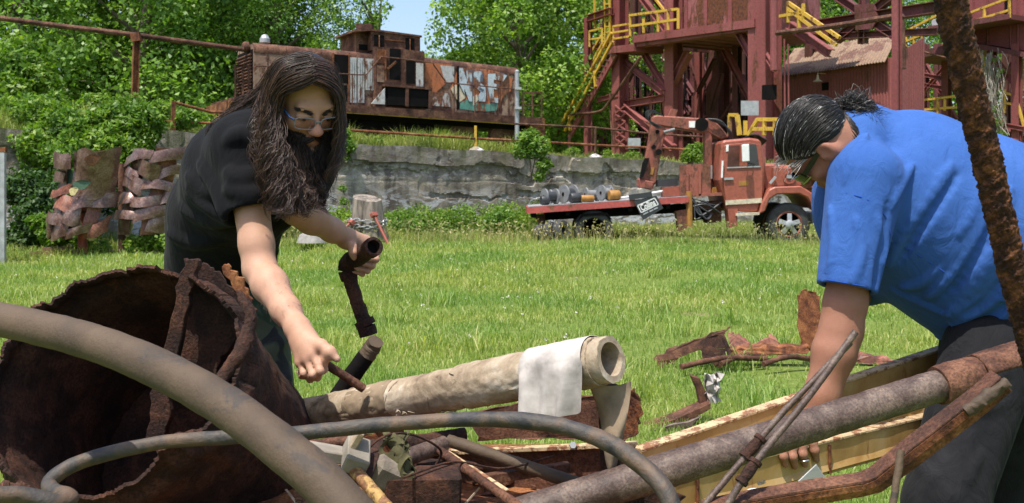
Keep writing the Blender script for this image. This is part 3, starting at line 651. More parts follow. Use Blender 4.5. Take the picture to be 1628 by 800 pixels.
M['crane_red'] = painted('crane_rusty_paint', (0.23, 0.065, 0.04), ((0.06, 0.022, 0.014), (0.17, 0.06, 0.03)), 0.45, 3, 0.5, 0.6, 16, 0.003)
M['bed_red'] = painted('bed_red_paint', (0.36, 0.065, 0.055), ((0.10, 0.03, 0.018), (0.22, 0.08, 0.035)), 0.3, 3, 0.6, 0.55, 14, 0.002)
M['rubber'] = plain('tyre_rubber', (0.045, 0.045, 0.045), 0.85, 0.4, 14, 0.003)
M['grey_metal'] = plain('grey_metal', (0.42, 0.43, 0.44), 0.45, 0.3, 8, 0.001, 0.4)
M['white'] = plain('white_enamel', (0.74, 0.74, 0.72), 0.4, 0.15)
M['cream'] = plain('cream_trim', (0.6, 0.52, 0.38), 0.6, 0.4)
M['glass'] = plain('window_glass', (0.03, 0.035, 0.04), 0.08, 0.1, spec=0.8)
M['brown_window'] = plain('brown_film', (0.10, 0.032, 0.02), 0.35, 0.6, 4, 0.02)
M['roof_tin'] = painted('rusty_tin', (0.20, 0.118, 0.072), ((0.08, 0.036, 0.026), (0.15, 0.07, 0.042)), 0.5, 0.7, 0.6, 0.6, 8, 0.004, (0.28, 0.195, 0.125))
M['orange'] = plain('orange_paint_band', (0.34, 0.16, 0.03), 0.6, 0.3)
M['black_plastic'] = plain('black_plastic', (0.03, 0.032, 0.036), 0.5, 0.2)

# ---------------------------------------------------------------- red ore tower
TO = P(1199, 300, 36.0); TO.z = 0
def F(px, py, b=0.0):          # on the tower's near face, or b metres behind it along the track
    return PL(px, py, TO + U * b, W)
tow = empty('ore_tower', F(1100, 262) * 1.0, 'maroon steel ore tower with a rusted hopper above a platform on bolted columns', 'tower')
tow_z = 1.85
def gnd(p): p = Vector(p); p.z = tow_z; return p
def column(px, w, b=0.0, top=-70, mat='maroon', h=None, name='column', bot=None):
    t = F(px, top, b); g = gnd(t) if bot is None else F(px, bot, b); g = Vector((t.x, t.y, g.z))
    m = MB(); m.ibeam(g, t, w, h or w, 0.05, up=U); m.bar(g - Zv * .1, g + Zv * .06, w * 1.7, w * 1.7)
    return m.build(name, M[mat], tow)
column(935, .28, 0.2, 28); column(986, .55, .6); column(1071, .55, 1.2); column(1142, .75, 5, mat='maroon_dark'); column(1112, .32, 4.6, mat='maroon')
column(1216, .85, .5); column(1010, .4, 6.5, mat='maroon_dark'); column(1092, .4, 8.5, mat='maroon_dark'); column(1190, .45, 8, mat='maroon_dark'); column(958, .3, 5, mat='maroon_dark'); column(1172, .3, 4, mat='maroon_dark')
def brace(a, c, w, b=0.4, b2=None, mat='maroon', name='brace'):
    m = MB(); m.ibeam(F(*a, b), F(*c, b if b2 is None else b2), w, w, .03); return m.build(name, M[mat], tow)
for a, c, w, b in [((993, 97), (1053, 147), .24, .8), ((1024, 86), (1057, 140), .22, 1.0), ((1095, 84), (1062, 148), .30, 1.2), ((986, 164), (1040, 210), .28, .8), ((988, 167), (1056, 156), .30, .9),
                   ((1152, 78), (1197, 165), .24, 3.0), ((1176, 52), (1202, 100), .26, .5), ((1200, 60), (1233, 112), .16, .2), ((1040, 210), (1071, 236), .28, .9), ((950, 160), (985, 150), .22, .4)]:
    brace(a, c, w, b)
for k in range(44):     # the tangle of back bracing
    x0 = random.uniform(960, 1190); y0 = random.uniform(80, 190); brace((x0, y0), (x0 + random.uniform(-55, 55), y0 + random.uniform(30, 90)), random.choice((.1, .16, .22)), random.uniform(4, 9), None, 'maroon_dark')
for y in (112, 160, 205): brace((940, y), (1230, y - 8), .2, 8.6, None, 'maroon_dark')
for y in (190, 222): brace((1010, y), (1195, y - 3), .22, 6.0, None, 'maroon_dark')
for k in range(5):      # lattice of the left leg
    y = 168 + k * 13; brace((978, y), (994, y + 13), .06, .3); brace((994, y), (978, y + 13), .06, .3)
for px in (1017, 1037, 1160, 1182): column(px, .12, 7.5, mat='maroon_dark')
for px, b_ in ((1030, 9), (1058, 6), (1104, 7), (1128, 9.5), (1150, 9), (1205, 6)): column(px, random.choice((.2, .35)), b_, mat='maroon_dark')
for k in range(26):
    m = MB(); x0 = random.uniform(965, 1200); b_ = random.uniform(3, 9); m.tube([F(x0, 75, b_), F(x0 + random.uniform(-3, 3), 150, b_), F(x0 + random.uniform(-14, 14), 245, b_)], random.uniform(.02, .05), 5); m.build('service_pipe', M['dark_steel_and_shade'], tow)
m = MB(); m.prism([F(1120, 95, 8.2), F(1200, 90, 8.2), F(1200, 250, 8.2), F(1120, 250, 8.2)], U * .2); m.build('back_plate', M['maroon_dark'], tow)  # added dark sheet that makes the inside of the tower read dark
# platform with its edge beams
def slab(pts, th, name, mat, b0, b1):
    m = MB(); a = [F(px, py, b0) for px, py in pts]; m.prism([a[0], a[1], a[1] - Zv * th, a[0] - Zv * th], U * (b1 - b0)); return m.build(name, M[mat], tow)
slab([(1006, 57), (1199, 30)], .30, 'platform', 'maroon', 0, 5.5); slab([(1012, 66.5), (1197, 38)], .22, 'edge_beam', 'maroon', .10, .5)
slab([(970, 74), (1008, 70)], .30, 'landing', 'maroon', 0, 1.6)
m = MB()
for k in range(9):
    f_ = k / 8; a = F(1010 + f_ * 186, 68 - f_ * 28, .5); m.bar(a, a + U * 4.8, .12, .3)
m.build('joist', M['maroon_dark'], tow)
# hopper above: near face and returned side, with ribs
m = MB(); a, c = F(1088, 46, .45), F(1196, 31, .45); zt = 13.5
m.prism([a, c, Vector((c.x, c.y, zt)), Vector((a.x, a.y, zt))], U * 3.6); m.build('hopper', M['hopper'], tow)
m = MB()
for px in (1090, 1121, 1160, 1194):
    f_ = (px - 1088) / 108; b0 = F(px, 46 - 15 * f_, .40); m.bar(b0, Vector((b0.x, b0.y, zt)), .14, .12)
m.build('hopper_rib', M['maroon'], tow)
m = MB(); b0 = F(1078, 46, 2.2); m.prism([b0, b0 - W * 1.2, b0 - W * 1.2 + Zv * 4, b0 + Zv * 4], U * .1); m.build('door_panel', M['dark_steel_and_shade'], tow)
# railings
def rail(segs, r=.035, b=0.1, name='railing', parent=None, mat='yellow', fn=None):
    m = MB(); fn = fn or F
    for s in segs: m.bar(fn(*s[0], b), fn(*s[1], b), r * 2)
    return m.build(name, M[mat], parent if parent is not None else tow)
rail([((1001.6, 24.6), (1001.6, 58)), ((1046, 20), (1046, 51)), ((1078, 14), (1078, 46)), ((1001, 24.6), (1078, 14.4)), ((1001, 42), (1078, 31)), ((1023, 30), (1023, 53)), ((1062, 16), (1062, 48))], .05)
rail([((975, 42), (975, 72)), ((975, 42), (1001, 38)), ((975, 52), (1001, 48)), ((975, 62), (1001, 58))], .04)
rail([((937, 50), (937, 75)), ((957, 45), (957, 70)), ((937, 50), (957, 45)), ((937, 63), (957, 60))], .04)
rail([((961, -30), (963, 75)), ((969, -30), (970, 70)), ((945, -30), (946, 45))], .04)
rail([((961, -20 + 9 * k), (970, -21 + 9 * k)) for k in range(10)], .025, .1, 'rung')
brace((935, 30), (972, 18), .3, .1); brace((938, 76), (975, 70), .25, 1.2)
brace((1000, -30), (1066, 56), .25, 1.6); brace((1018, -30), (1082, 46), .25, 2.2)
rail([((1020, -30), (1074, 40)), ((1040, -30), (1084, 30)), ((1052, -30), (1090, 20))], .045, 2.0)
# lower stair with yellow handrails, treads between maroon stringers
st = []
for b_, x0, y0, x1, y1 in ((0.1, 907, 214, 979, 84), (1.1, 886, 212, 970, 80)):
    m = MB(); m.bar(F(x0, y0, b_), F(x1, y1, b_), .10, .30); m.build('stringer', M['maroon'], tow); st.append((F(x0, y0, b_), F(x1, y1, b_)))
m = MB()
for k in range(15):
    f_ = (k + .5) / 15; m.bar(st[0][0].lerp(st[0][1], f_), st[1][0].lerp(st[1][1], f_), .26, .04)
m.build('tread', M['maroon_dark'], tow)
rail([((893, 196), (972, 52)), ((898, 208), (974, 66)), ((905, 183), (907, 208)), ((945, 112), (947, 138))], .055, 0)
rail([((878, 190), (956, 57)), ((885, 203), (960, 66)), ((915, 130), (915, 158))], .055, 1.1)
for b_ in (0.1, 1.1):
    p_ = F(905, 214, b_); m = MB(); m.bar(Vector((p_.x, p_.y, tow_z)), p_, .12); m.build('stair_leg', M['maroon'], tow)
m = MB(); m.tube(smooth_path([F(1019, 90, -.1), F(968, 163, -.1), F(950, 178, -.1), F(908, 182, -.1)], 4), .06, 8); m.tube([F(970, 148, 0), F(971, 192, 0), F(975, 235, 0)], .04, 8); m.build('pipe', M['rust_brown'], tow)
m = MB(); m.tube([F(1230, -60, -.4), F(1231, 112, -.4)], .14, 10); m.tube([F(1247, 62, -.5), F(1248, 180, -.5)], .03, 6); m.tube([F(1253, 70, -.5), F(1254, 170, -.5)], .03, 6); m.build('standpipe', M['maroon'], tow)
m = MB(); m.box(F(1223, 147, -.3), (.45, .3, .5)); m.build('junction_box', M['dark_steel_and_shade'], tow)
m = MB(); m.box(F(1008, 228, -.6), (.5, .3, .42)); m.build('meter_box', M['grey_metal'], tow)
m = MB(); m.box(F(1192, 172, -1.5), (.6, .06, .5)); m.build('notice_plate', M['grey_metal'], tow)
# foot platform with yellow rails behind the truck cab
rail([((1160, 183), (1160, 215)), ((1160, 183), (1172, 183)), ((1172, 183), (1176, 215)), ((1185, 192), (1185, 215)), ((1205, 190), (1240, 190)), ((1205, 190), (1190, 215)), ((1215, 190), (1215, 215)), ((1195, 205), (1245, 205)), ((1232, 190), (1232, 215))], .06, -2.5)
# spoked truss, diagonal stair and pipe right of the hopper
for a, c, w in [((1325, -10), (1425, 58), .30), ((1425, -10), (1330, 64), .30), ((1270, 45), (1490, 12), .40), ((1280, 60), (1490, 50), .25), ((1375, -20), (1372, 70), .28)]:
    brace(a, c, w, 4.0, None, 'maroon_dark', 'truss_bar')
m = MB(); g_ = [F(1358, 8, 3.8), F(1388, 5, 3.8), F(1396, 28, 3.8), F(1386, 46, 3.8), F(1360, 48, 3.8)]; m.prism(g_, U * .1); m.build('gusset_plate', M['maroon_dark'], tow)
rail([((1253, 4), (1335, 60)), ((1253, 14), (1330, 72)), ((1253, 2), (1253, 36)), ((1270, 14), (1270, 48)), ((1240, 26), (1275, 20)), ((1277, 6), (1277, 30))], .055, .5)
brace((1255, 40), (1320, 85), .3, 1.0)
m = MB(); m.tube(smooth_path([F(1235, 53, -1), F(1330, 41, -1), F(1425, 26, -1), F(1432, 30, -1), F(1434, 50, -1), F(1436, 110, -1)], 4), .09, 8); m.build('pipe', M['rust_brown'], tow)
column(1426, .19, -3.5, -70, 'maroon'); column(1290, .4, 7, -70, 'maroon_dark')

# ---------------------------------------------------------------- corrugated shed
SO = P(1405, 300, 38.0); SO.z = 0
def S(px, py, b=0.0): return PL(px, py, SO + U * b, W)
shed = empty('shed', gnd(S(1320, 280)), 'maroon corrugated iron shed with a tan rusty tin roof and one small dark window', 'shed')
def corrug(a, b, c, d, pitch, amp, nrm, name, mat, parent, nv=6, wav=0.0):
    """sheet a-b (bottom) c-d (top, over b and a), ribs running from bottom to top"""
    a, b, c, d = map(Vector, (a, b, c, d)); L = (b - a).length; n = int(L / pitch) * 4; rows = []
    for i in range(nv + 1):
        v_ = i / nv; row = []
        for j in range(n + 1):
            u_ = j / n; p = a.lerp(b, u_).lerp(d.lerp(c, u_), v_) + nrm * amp * math.sin(2 * math.pi * u_ * L / pitch)
            p += nrm * wav * math.sin(u_ * 9 + v_ * 3); row.append(p)
        rows.append(row)
    m = MB(); m.grid(rows, -nrm * .012); return m.build(name, M[mat], parent, smooth=70)
aL, aR = S(1240, 120, .25), S(1418, 95, .25); gl, gr = gnd(aL), gnd(aR)
corrug(gl, gr, aR + Zv * .1, aL + Zv * .1, .14, .022, -U, 'front_wall', 'maroon', shed, 8)
e2 = aR + U * 1.9; corrug(gr, gnd(e2), e2 + Zv * 1.0, aR + Zv * .1, .11, .018, -W, 'end_wall', 'maroon', shed, 6)
rl, rr2 = S(1233, 123, -.15), S(1408, 98, -.15); ttl, ttr = S(1263, 77, 2.0), S(1427, 55, 2.0)
corrug(rl, rr2, ttr, ttl, .14, .02, Vector((-.3, 0, .95)), 'roof', 'roof_tin', shed, 6, .012)
m = MB(); m.bar(S(1262, 80, 2.05), gnd(S(1262, 80, 2.05)), .1); m.build('rear_post', M['maroon'], shed)
m = MB(); m.box(S(1312.5, 137.5, .23), (.34, .06, .32), Matrix.Rotation(math.atan2(W.y, W.x), 3, 'Z')); m.build('window', M['dark_steel_and_shade'], shed)
m = MB(); lp = S(1300, 128, -.25); m.lathe(lp, Zv, [(-.05, .19), (-.03, .185), (.04, .07), (.10, .05), (.22, .03)], 16); m.tube([lp + Zv * .2, lp + Zv * .3, lp + U * .5 + Zv * .3], .015, 6); tag(m.build('lamp', M['cream'], shed, smooth=50), 'cream enamelled hood lamp under the eave')

# ---------------------------------------------------------------- building at the right edge
BO = P(1600, 300, 44.0); BO.z = 0
def B(px, py, b=0.0): return PL(px, py, BO + U * b, W)
bld = empty('conveyor_house', gnd(B(1590, 280)), 'maroon panelled conveyor house raised on braced legs at the right edge', 'building')
m = MB(); a, c = B(1535, 62, .3), B(1700, 90, .3); m.prism([B(1540, 66, .3), B(1700, 92, .3), B(1700, -80, .3), B(1540, -80, .3)], U * 4); m.build('wall', M['maroon'], bld)
m = MB()
for px in (1548, 1570, 1606, 1618, 1640): m.bar(B(px, -80, .27), B(px, 70 + (px - 1540) * .1, .27), .05, .07)
m.build('panel_seam', M['maroon'], bld)
m = MB(); m.box(B(1603, 12, .26), (.3, .1, .9), Matrix.Rotation(math.atan2(W.y, W.x), 3, 'Z')); m.build('door', M['dark_steel_and_shade'], bld)
m = MB(); m.prism([B(1535, 66, 0), B(1700, 96, 0), B(1700, 104, 0), B(1535, 74, 0)], U * 4); m.build('floor_beam', M['maroon_dark'], bld)
for px, b_, w_ in ((1617, .2, .34), (1577, .6, .3), (1552, 3, .35), (1505, 2.0, .35), (1470, 3.5, .35), (1530, 4, .3), (1600, 5, .3), (1490, 7, .3)):
    m = MB(); t = B(px, 70, b_); m.ibeam(gnd(t), t, w_, w_, .04, U); m.build('leg', M['maroon' if b_ < 3 else 'maroon_dark'], bld)  # legs further back take the darker maroon with the shade painted in
for a, c, b_ in [((1580, 90), (1617, 140), .3), ((1617, 92), (1585, 140), .3), ((1545, 80), (1580, 190), 1), ((1590, 190), (1628, 250), .3), ((1620, 190), (1595, 250), .2), ((1440, 180), (1500, 110), 3), ((1470, 100), (1520, 190), 3.5), ((1450, 115), (1550, 135), 2.5), ((1440, 130), (1560, 150), 3), ((1575, 195), (1628, 205), 0), ((1575, 230), (1628, 240), .4)]:
    m = MB(); m.ibeam(B(*a, b_), B(*c, b_), .2, .2, .03); m.build('brace', M['maroon'], bld)
m = MB(); m.prism([B(1475, 42, -1.2), B(1604, 22, -1.2), B(1604, 30, -1.2), B(1475, 52, -1.2)], U * 1.6); m.build('balcony', M['maroon_dark'], bld)
rail([((1530, 25), (1608, -4)), ((1540, 36), (1606, 16)), ((1565, 10), (1565, 28)), ((1605, -3), (1605, 28))], .05, -1.1, 'railing', bld, 'yellow', B)
m = MB(); m.prism([B(1440, 86, 0), B(1545, 62, 0), B(1545, 74, 0), B(1440, 98, 0)], U * 3); m.build('walkway', M['maroon_dark'], bld)
rail([((1440, 50), (1495, 22)), ((1440, 66), (1500, 42)), ((1453, 42), (1453, 76)), ((1466, 52), (1466, 70)), ((1440, 58), (1440, 90))], .05, 0, 'railing', bld, 'yellow', B)
rail([((1460, 160), (1530, 152)), ((1460, 175), (1530, 170)), ((1491, 155), (1491, 180)), ((1502, 158), (1502, 176))], .05, .1, 'railing', bld, 'yellow', B)
rail([((1597, 142), (1597, 180)), ((1597, 148), (1616, 152)), ((1616, 150), (1618, 185)), ((1618, 165), (1632, 215)), ((1599, 164), (1616, 166))], .05, .1, 'railing', bld, 'yellow', B)
rail([((1550, 70), (1575, 120)), ((1562, 88), (1564, 125))], .05, .1, 'railing', bld, 'yellow', B)
m = MB(); m.tube([B(1415, 112, -.5), B(1470, 104, -.5)], .1, 10); m.tube([B(1420, 97, -.6), B(1440, 94, -.6), B(1442, 110, -.6)], .05, 8); m.tube([B(1440, 75, -.8), B(1505, 92, -.8)], .045, 8); m.build('pipe', M['rust_brown'], bld)
m = MB(); m.lathe(B(1488, 40, -.5), Vector((.3, -.8, .3)), [(-.2, .08), (0, .22), (.05, .3)], 14); m.build('floodlight', M['grey_metal'], bld, smooth=40)
r_ = np.random.default_rng(8); m = MB()
for k in range(70):
    x0 = 1572 + r_.normal(0, 10); p_ = [B(x0, 85 + r_.uniform(-10, 30), -.3)]; 
    for j in range(5): p_.append(B(x0 + j * r_.uniform(-1, 4) + r_.normal(0, 4), 110 + j * 26 + r_.normal(0, 5), -.3 + r_.normal(0, .15)))
    m.tube(smooth_path(p_, 2), .012, 3, False)
tag(m.build('dead_vine', M['pale_bark'], None), 'tangle of dead grey vine stems hanging on the legs of the conveyor house', 'vine')
make_bush('vine', [(*B(px, py, -.4), s) for px, py, s in ((1578, 175, .25), (1585, 195, .3), (1590, 215, .3), (1595, 112, .12), (1582, 95, .14), (1600, 235, .3))], 900, .09, 75, M['bush_leaf'], 'green leafy creeper at the foot of the dead vines', 'vine', stems=False)

# ---------------------------------------------------------------- locomotive
LO = P(620, 300, 31.0); LO.z = 0
def L(px, py, b=0.0): return PL(px, py, LO + W * b, U)
loco = empty('locomotive', Vector((L(620, 200).x, L(620, 200).y, TZ)), 'rusted centre cab diesel locomotive with pale lettered graffiti on its nose', 'locomotive')
def sl(px): return 155 + (px - 385) * .0685
def pan(pts, b, th, name, mat, parent=None):
    m = MB(); m.prism([L(px, py, b) for px, py in pts], W * th); return m.build(name, M[mat], parent or loco)
pan([(372, sl(372)), (862, sl(862)), (862, sl(862) + 12), (372, sl(372) + 12)], 0, 2.6, 'frame_sill', 'rust_brown')
pan([(372, sl(372) + 12), (862, sl(862) + 12), (862, sl(862) + 13.5), (372, sl(372) + 13.5)], .03, .03, 'yellow_stripe', 'yellow')
pan([(385, sl(385) + 13), (850, sl(850) + 13), (850, sl(850) + 22), (385, sl(385) + 22)], .5, 1.6, 'underframe', 'dark_steel_and_shade')
def hood(px0, px1, y0, y1, name, mat, b=.42, wd=1.75, rad=.22):
    """long box with rounded roof edges"""
    a, c = L(px0, y0, b), L(px1, y1, b); a0, c0 = L(px0, sl(px0), b), L(px1, sl(px1), b); rows = []
    for p, g in ((a, a0), (c, c0)):
        row = [g, p - Zv * rad]
        for k in range(1, 6):
            an = k / 6 * math.pi / 2; row.append(p - Zv * rad + W * (rad - rad * math.cos(an)) + Zv * rad * math.sin(an))
        row.append(p + W * rad); q_ = p + W * (wd - rad); row.append(q_)
        for k in range(1, 6):
            an = math.pi / 2 - k / 6 * math.pi / 2; row.append(q_ - Zv * rad + W * rad * math.cos(an) + Zv * rad * math.sin(an))
        row += [q_ + W * rad - Zv * rad, Vector((*(q_ + W * rad)[:2], g.z))]; rows.append(row)
    n = len(rows[0]); m = MB(); m.add(rows[0] + rows[1], [(i, i + 1, i + 1 + n, i + n) for i in range(n - 1)] + [tuple(range(n))[::-1], tuple(range(n, 2 * n)), (n - 1, 0, n, 2 * n - 1)])
    return m.build(name, M[mat], loco, smooth=35)
hood(404, 596, 68, 85, 'rear_hood', 'loco_paint'); hood(672, 824, 91, 108, 'front_hood', 'loco_paint')
# dark roof skins a little proud of the hoods
for px0, px1, y0, y1 in ((403.5, 596, 67, 84), (672, 824.5, 90, 107)):
    rows = []
    for k in range(9):
        an = -.25 + k / 8 * (math.pi / 2 + .25); rows.append([L(px, y, .40) - Zv * .24 + W * (.245 - .245 * math.cos(an)) + Zv * .25 * math.sin(an) for px, y in ((px0, y0), (px1, y1))])
    m = MB(); m.grid(rows, W * .01); m.build('roof_edge', M['rust_brown'], loco, smooth=60)
# cab: lower box and lookout
def win(x0, y0, x1, y1, b, sk=.09, name='window', mat='dark_steel_and_shade', parent=None, th=.05):
    return pan([(x0, y0), (x1, y0 + (x1 - x0) * sk), (x1, y1 + (x1 - x0) * sk), (x0, y1)], b, th, name, mat, parent)
pan([(597, 74), (675, 82), (675, sl(675)), (597, sl(597))], .22, 2.2, 'cab', 'rust_brown')
pan([(566, 50), (590, 48.5), (668, 59), (668, 90), (566, 84)], .75, 1.3, 'lookout', 'rust_brown')
pan([(590, 49), (667, 58.5), (667, 88), (590, 80)], .45, .32, 'lookout_face', 'rust_brown')
for a in ((595, 55, 611, 74), (645, 60, 659, 80)): win(*a, .43)  # near-black sheets: the shade inside the cab is put into the colour
win(571, 70, 588, 79, .73)
pan([(564, 47), (590, 45.5), (671, 56.5), (671, 59.5), (590, 48.8), (564, 50)], .40, 1.75, 'lookout_roof', 'rust_brown')
for x0, y0, y1 in ((603, 56, 75), (652, 62, 81), (628, 78, 128)): m = MB(); m.bar(L(x0, y0, .40), L(x0, y1, .40), .03); m.build('window_bar', M['rust_orange'], loco)
win(612, 62, 643, 64, .42, name='trim_strip', mat='rust_orange', th=.03); win(600, 78, 612, 100, .2, name='side_panel', mat='rust_orange', th=.03); win(662, 100, 673, 150, .2, name='side_panel', mat='loco_white', th=.03); win(600, 104, 611, 130, .2, name='side_panel', mat='loco_paint', th=.03)
for x in (425, 455, 485, 510): win(x, 73 + (x - 404) * .09, x + 1.2, 158, .405, .09, 'panel_seam', 'rust_brown', th=.03)
win(620, 77, 637, 126, .2, name='door_opening'); win(646, 96, 660, 132, .2, name='door_opening')  # solid dark sheets painted where only the shade of a doorway would show
for a in ((617, 137, 646, 167), (650, 141, 682, 169)): win(*a, -.0, .03, 'locker_opening', th=.35)  # dark blocks stand in for the shade inside the open lockers
pan([(612, 133), (686, 139), (686, 143), (612, 137)], -.05, .4, 'step_plate', 'rust_brown'); pan([(645, 138), (650, 138.5), (650, 170), (645, 169)], -.04, .4, 'locker_post', 'rust_brown'); pan([(682, 140), (687, 140), (687, 172), (682, 172)], -.04, .4, 'locker_post', 'rust_brown')
pan([(590, 165), (612, 140), (612, 166)], -.02, .03, 'gusset', 'loco_white')
m = MB(); m.bar(L(616, 110, .1), L(630, 98, .1), .06); m.bar(L(613, 80, .15), L(613, 128, .15), .05); m.build('grab_rail', M['rust_orange'], loco)
m = MB(); m.box(L(580, 46, 1.2), (.5, .5, .25)); m.build('horn_box', M['rust_brown'], loco)
for k, (x0, x1, mt) in enumerate(((556, 567, 'loco_white'), (569, 579, 'loco_white'), (581, 597, 'loco_white'))):
    win(x0, 91 + k, x1, 163 - (20 if k == 2 else 0), .38, .06, 'side_panel', mt, th=.04)
    for j in range(3):
        xx = x0 + 2 + j * 3.6; win(xx, 94 + k, xx + 1, 158 - (20 if k == 2 else 0), .355, .06, 'panel_rib', 'loco_white', th=.02)
win(531, 86, 554, 131, .40, name='engine_opening'); win(531, 134, 552, 160, .40, name='engine_opening')  # dark sheets stand in for the shade inside the engine hood
for x in (529, 554.5): win(x, 84, x + 2.2, 164, .37, name='door_post', mat='rust_orange')
pan([(676, 99), (718, 103), (714, 128), (690, 150), (676, 150)], .40, .02, 'side_panel', 'orange_paint'); pan([(700, 104), (722, 106), (722, 130), (708, 132)], .385, .02, 'side_panel', 'loco_white')
pan([(685, 146), (716, 149), (716, 170), (685, 168)], .39, .02, 'side_panel', 'loco_white')
win(727, 105, 730, 174, .37, .09, 'door_gap')
for x in (745, 762, 780, 795, 808): win(x, 108 + (x - 745) * .1, x + .8, 178, .385, .09, 'panel_seam', 'rust_brown', th=.03)
# graffiti: letters N S E in pale blue over a cream, orange and teal ground
zp = lambda pts: [(680 + x / 6.665, 80 + y / 6.665) for x, y in pts]
def graf(pts, b, mat, name='graffiti'): return pan(zp(pts), b, .012, name, mat)
graf([(270, 330), (330, 180), (620, 200), (800, 240), (900, 300), (880, 430), (790, 500), (760, 610), (560, 620), (400, 590), (290, 500), (240, 410)], .395, 'orange_paint')
graf([(345, 560), (420, 520), (520, 560), (650, 570), (745, 560), (730, 640), (600, 650), (470, 640), (340, 620)], .385, 'teal_paint')
graf([(285, 370), (345, 365), (385, 430), (400, 505), (335, 550), (290, 500), (245, 410)], .385, 'cream_paint'); graf([(470, 500), (520, 470), (540, 520), (480, 590)], .383, 'cream_paint')
def letter(pts, grow=7):
    cx_ = sum(p[0] for p in pts) / len(pts); cy_ = sum(p[1] for p in pts) / len(pts)
    graf([(x + (grow if x > cx_ else -grow), y + (grow if y > cy_ else -grow)) for x, y in pts], .378, 'slate_paint', 'letter_outline'); graf(pts, .36, 'sky_paint', 'letter')
letter([(335, 190), (372, 190), (418, 330), (410, 215), (468, 220), (472, 545), (438, 540), (388, 400), (392, 470), (338, 360)])
letter([(500, 225), (585, 220), (590, 290), (555, 345), (610, 385), (618, 470), (610, 545), (545, 540), (540, 480), (565, 440), (485, 380), (482, 280)])
letter([(640, 250), (780, 245), (840, 270), (800, 330), (700, 310), (700, 350), (760, 370), (740, 420), (700, 410), (700, 500), (760, 510), (745, 560), (668, 545), (640, 400)])
graf([(560, 270), (588, 235), (588, 330), (555, 340)], .352, 'slate_paint', 'letter_shade'); graf([(550, 390), (600, 420), (580, 440), (545, 410)], .352, 'slate_paint', 'letter_shade')
# end face grille of the rear hood
m = MB(); e0 = L(404, 84, .42)
for k in range(13):
    z_ = L(404, 86 + k * 5.2, .42).z; p_ = Vector((e0.x, e0.y, z_)); m.bar(p_ + W * .15 - U * .06, p_ + W * 1.6 - U * .06, .05, .07, up=Zv + U)
m.build('grille', M['rust_brown'], loco)
m = MB(); p_ = L(404, 118, .42); m.prism([p_ + W * .1 - U * .02 + Zv * .75, p_ + W * 1.65 - U * .02 + Zv * .75, p_ + W * 1.65 - U * .02 - Zv * .65, p_ + W * .1 - U * .02 - Zv * .65], U * .01); m.build('radiator', M['dark_steel_and_shade'], loco)
m = MB(); m.lathe(L(394, 75, .9), -U, [(0, .16), (.1, .16), (.16, .12)], 14); m.build('headlight', M['rust_brown'], loco, smooth=40)
m = MB(); m.lathe(L(421, 68, 1.0), Zv, [(0, .16), (.12, .16), (.14, .13), (.22, .1), (.25, .03)], 12); m.build('exhaust_cap', M['grey_metal'], loco, smooth=40)
# handrails
def lrail(pts, b=.05, r=.022, name='handrail', mat='rust_brown', sm=True):
    m = MB(); q_ = [L(px, py, b) for px, py in pts]; m.tube(smooth_path(q_, 3) if sm else q_, r, 6); return m.build(name, M[mat], loco)
lrail([(536, 117), (578, 119), (586, 114), (605, 92), (612, 91), (682, 99), (690, 104), (708, 129), (716, 132), (820, 142)])
for px, y in ((560, 118), (755, 136), (722, 132), (793, 139)): lrail([(px, y), (px, sl(px))], .05, .02, 'rail_post', 'rust_brown', False)
lrail([(404, 108), (410, 105), (440, 107)], .3)
def erail(base, b0, b1, y0, y1, xs_): 
    m = MB(); 
    for b_ in np.linspace(b0, b1, 4): m.bar(L(base, y0, b_), Vector((*L(base, y0, b_)[:2], L(base, y1, b_).z)), .05)
    for f_ in (0, .5): 
        p0, p1 = L(base, y0 + (y1 - y0) * f_, b0), L(base, y0 + (y1 - y0) * f_, b1); p1.z = p0.z; m.bar(p0, p1, .05)
    for px in xs_: m.bar(L(base, y0, b0), L(px, y0 + 1, b0), .05); m.bar(L(px, y0 + 1, b0), L(px, y1, b0), .05); m.bar(L(base, (y0 + y1) / 2, b0), L(px, (y0 + y1) / 2, b0), .04)
    return m.build('end_railing', M['rust_brown'], loco)
erail(374, .1, 2.5, 104, 156, (386, 395)); erail(861, .1, 2.5, 147, 188, (832, 846))
m = MB(); a = L(372, 160, 0.02); m.prism([a, a + W * 2.56, a + W * 2.56 - Zv * .75, a - Zv * .75], -U * .15); m.build('end_beam', M['rust_orange'], loco)
m = MB(); m.prism([L(842, sl(842), .04), L(866, sl(866), .04), L(866, 215, .04), L(842, 213, .04)], W * .3); m.build('step', M['rust_orange'], loco)
for px in (430, 480, 740, 800):
    m = MB(); c_ = L(px, 195, .55); c_.z = TZ + .62; m.lathe(c_, W, [(0, .3), (.02, .5), (.1, .5), (.1, .55), (.14, .55)], 22); m.build('wheel', M['rust_brown'], loco, smooth=40)
pan([(560, sl(560) + 15), (690, sl(690) + 15), (690, 222), (560, 215)], .7, 1.3, 'fuel_tank', 'dark_steel_and_shade')
for b_, nm in ((.55, 'a'), (2.0, 'b')):
    m = MB(); m.bar(Vector((*L(350, 200, b_)[:2], TZ + .06)), Vector((*L(905, 200, b_)[:2], TZ + .06)), .08, .14); tag(m.build('rail', M['rust_brown'], None), 'rusty running rail under the locomotive, ' + ('nearer to the wall' if nm == 'a' else 'farther from the wall'), 'rail', 'rails of the yard track')

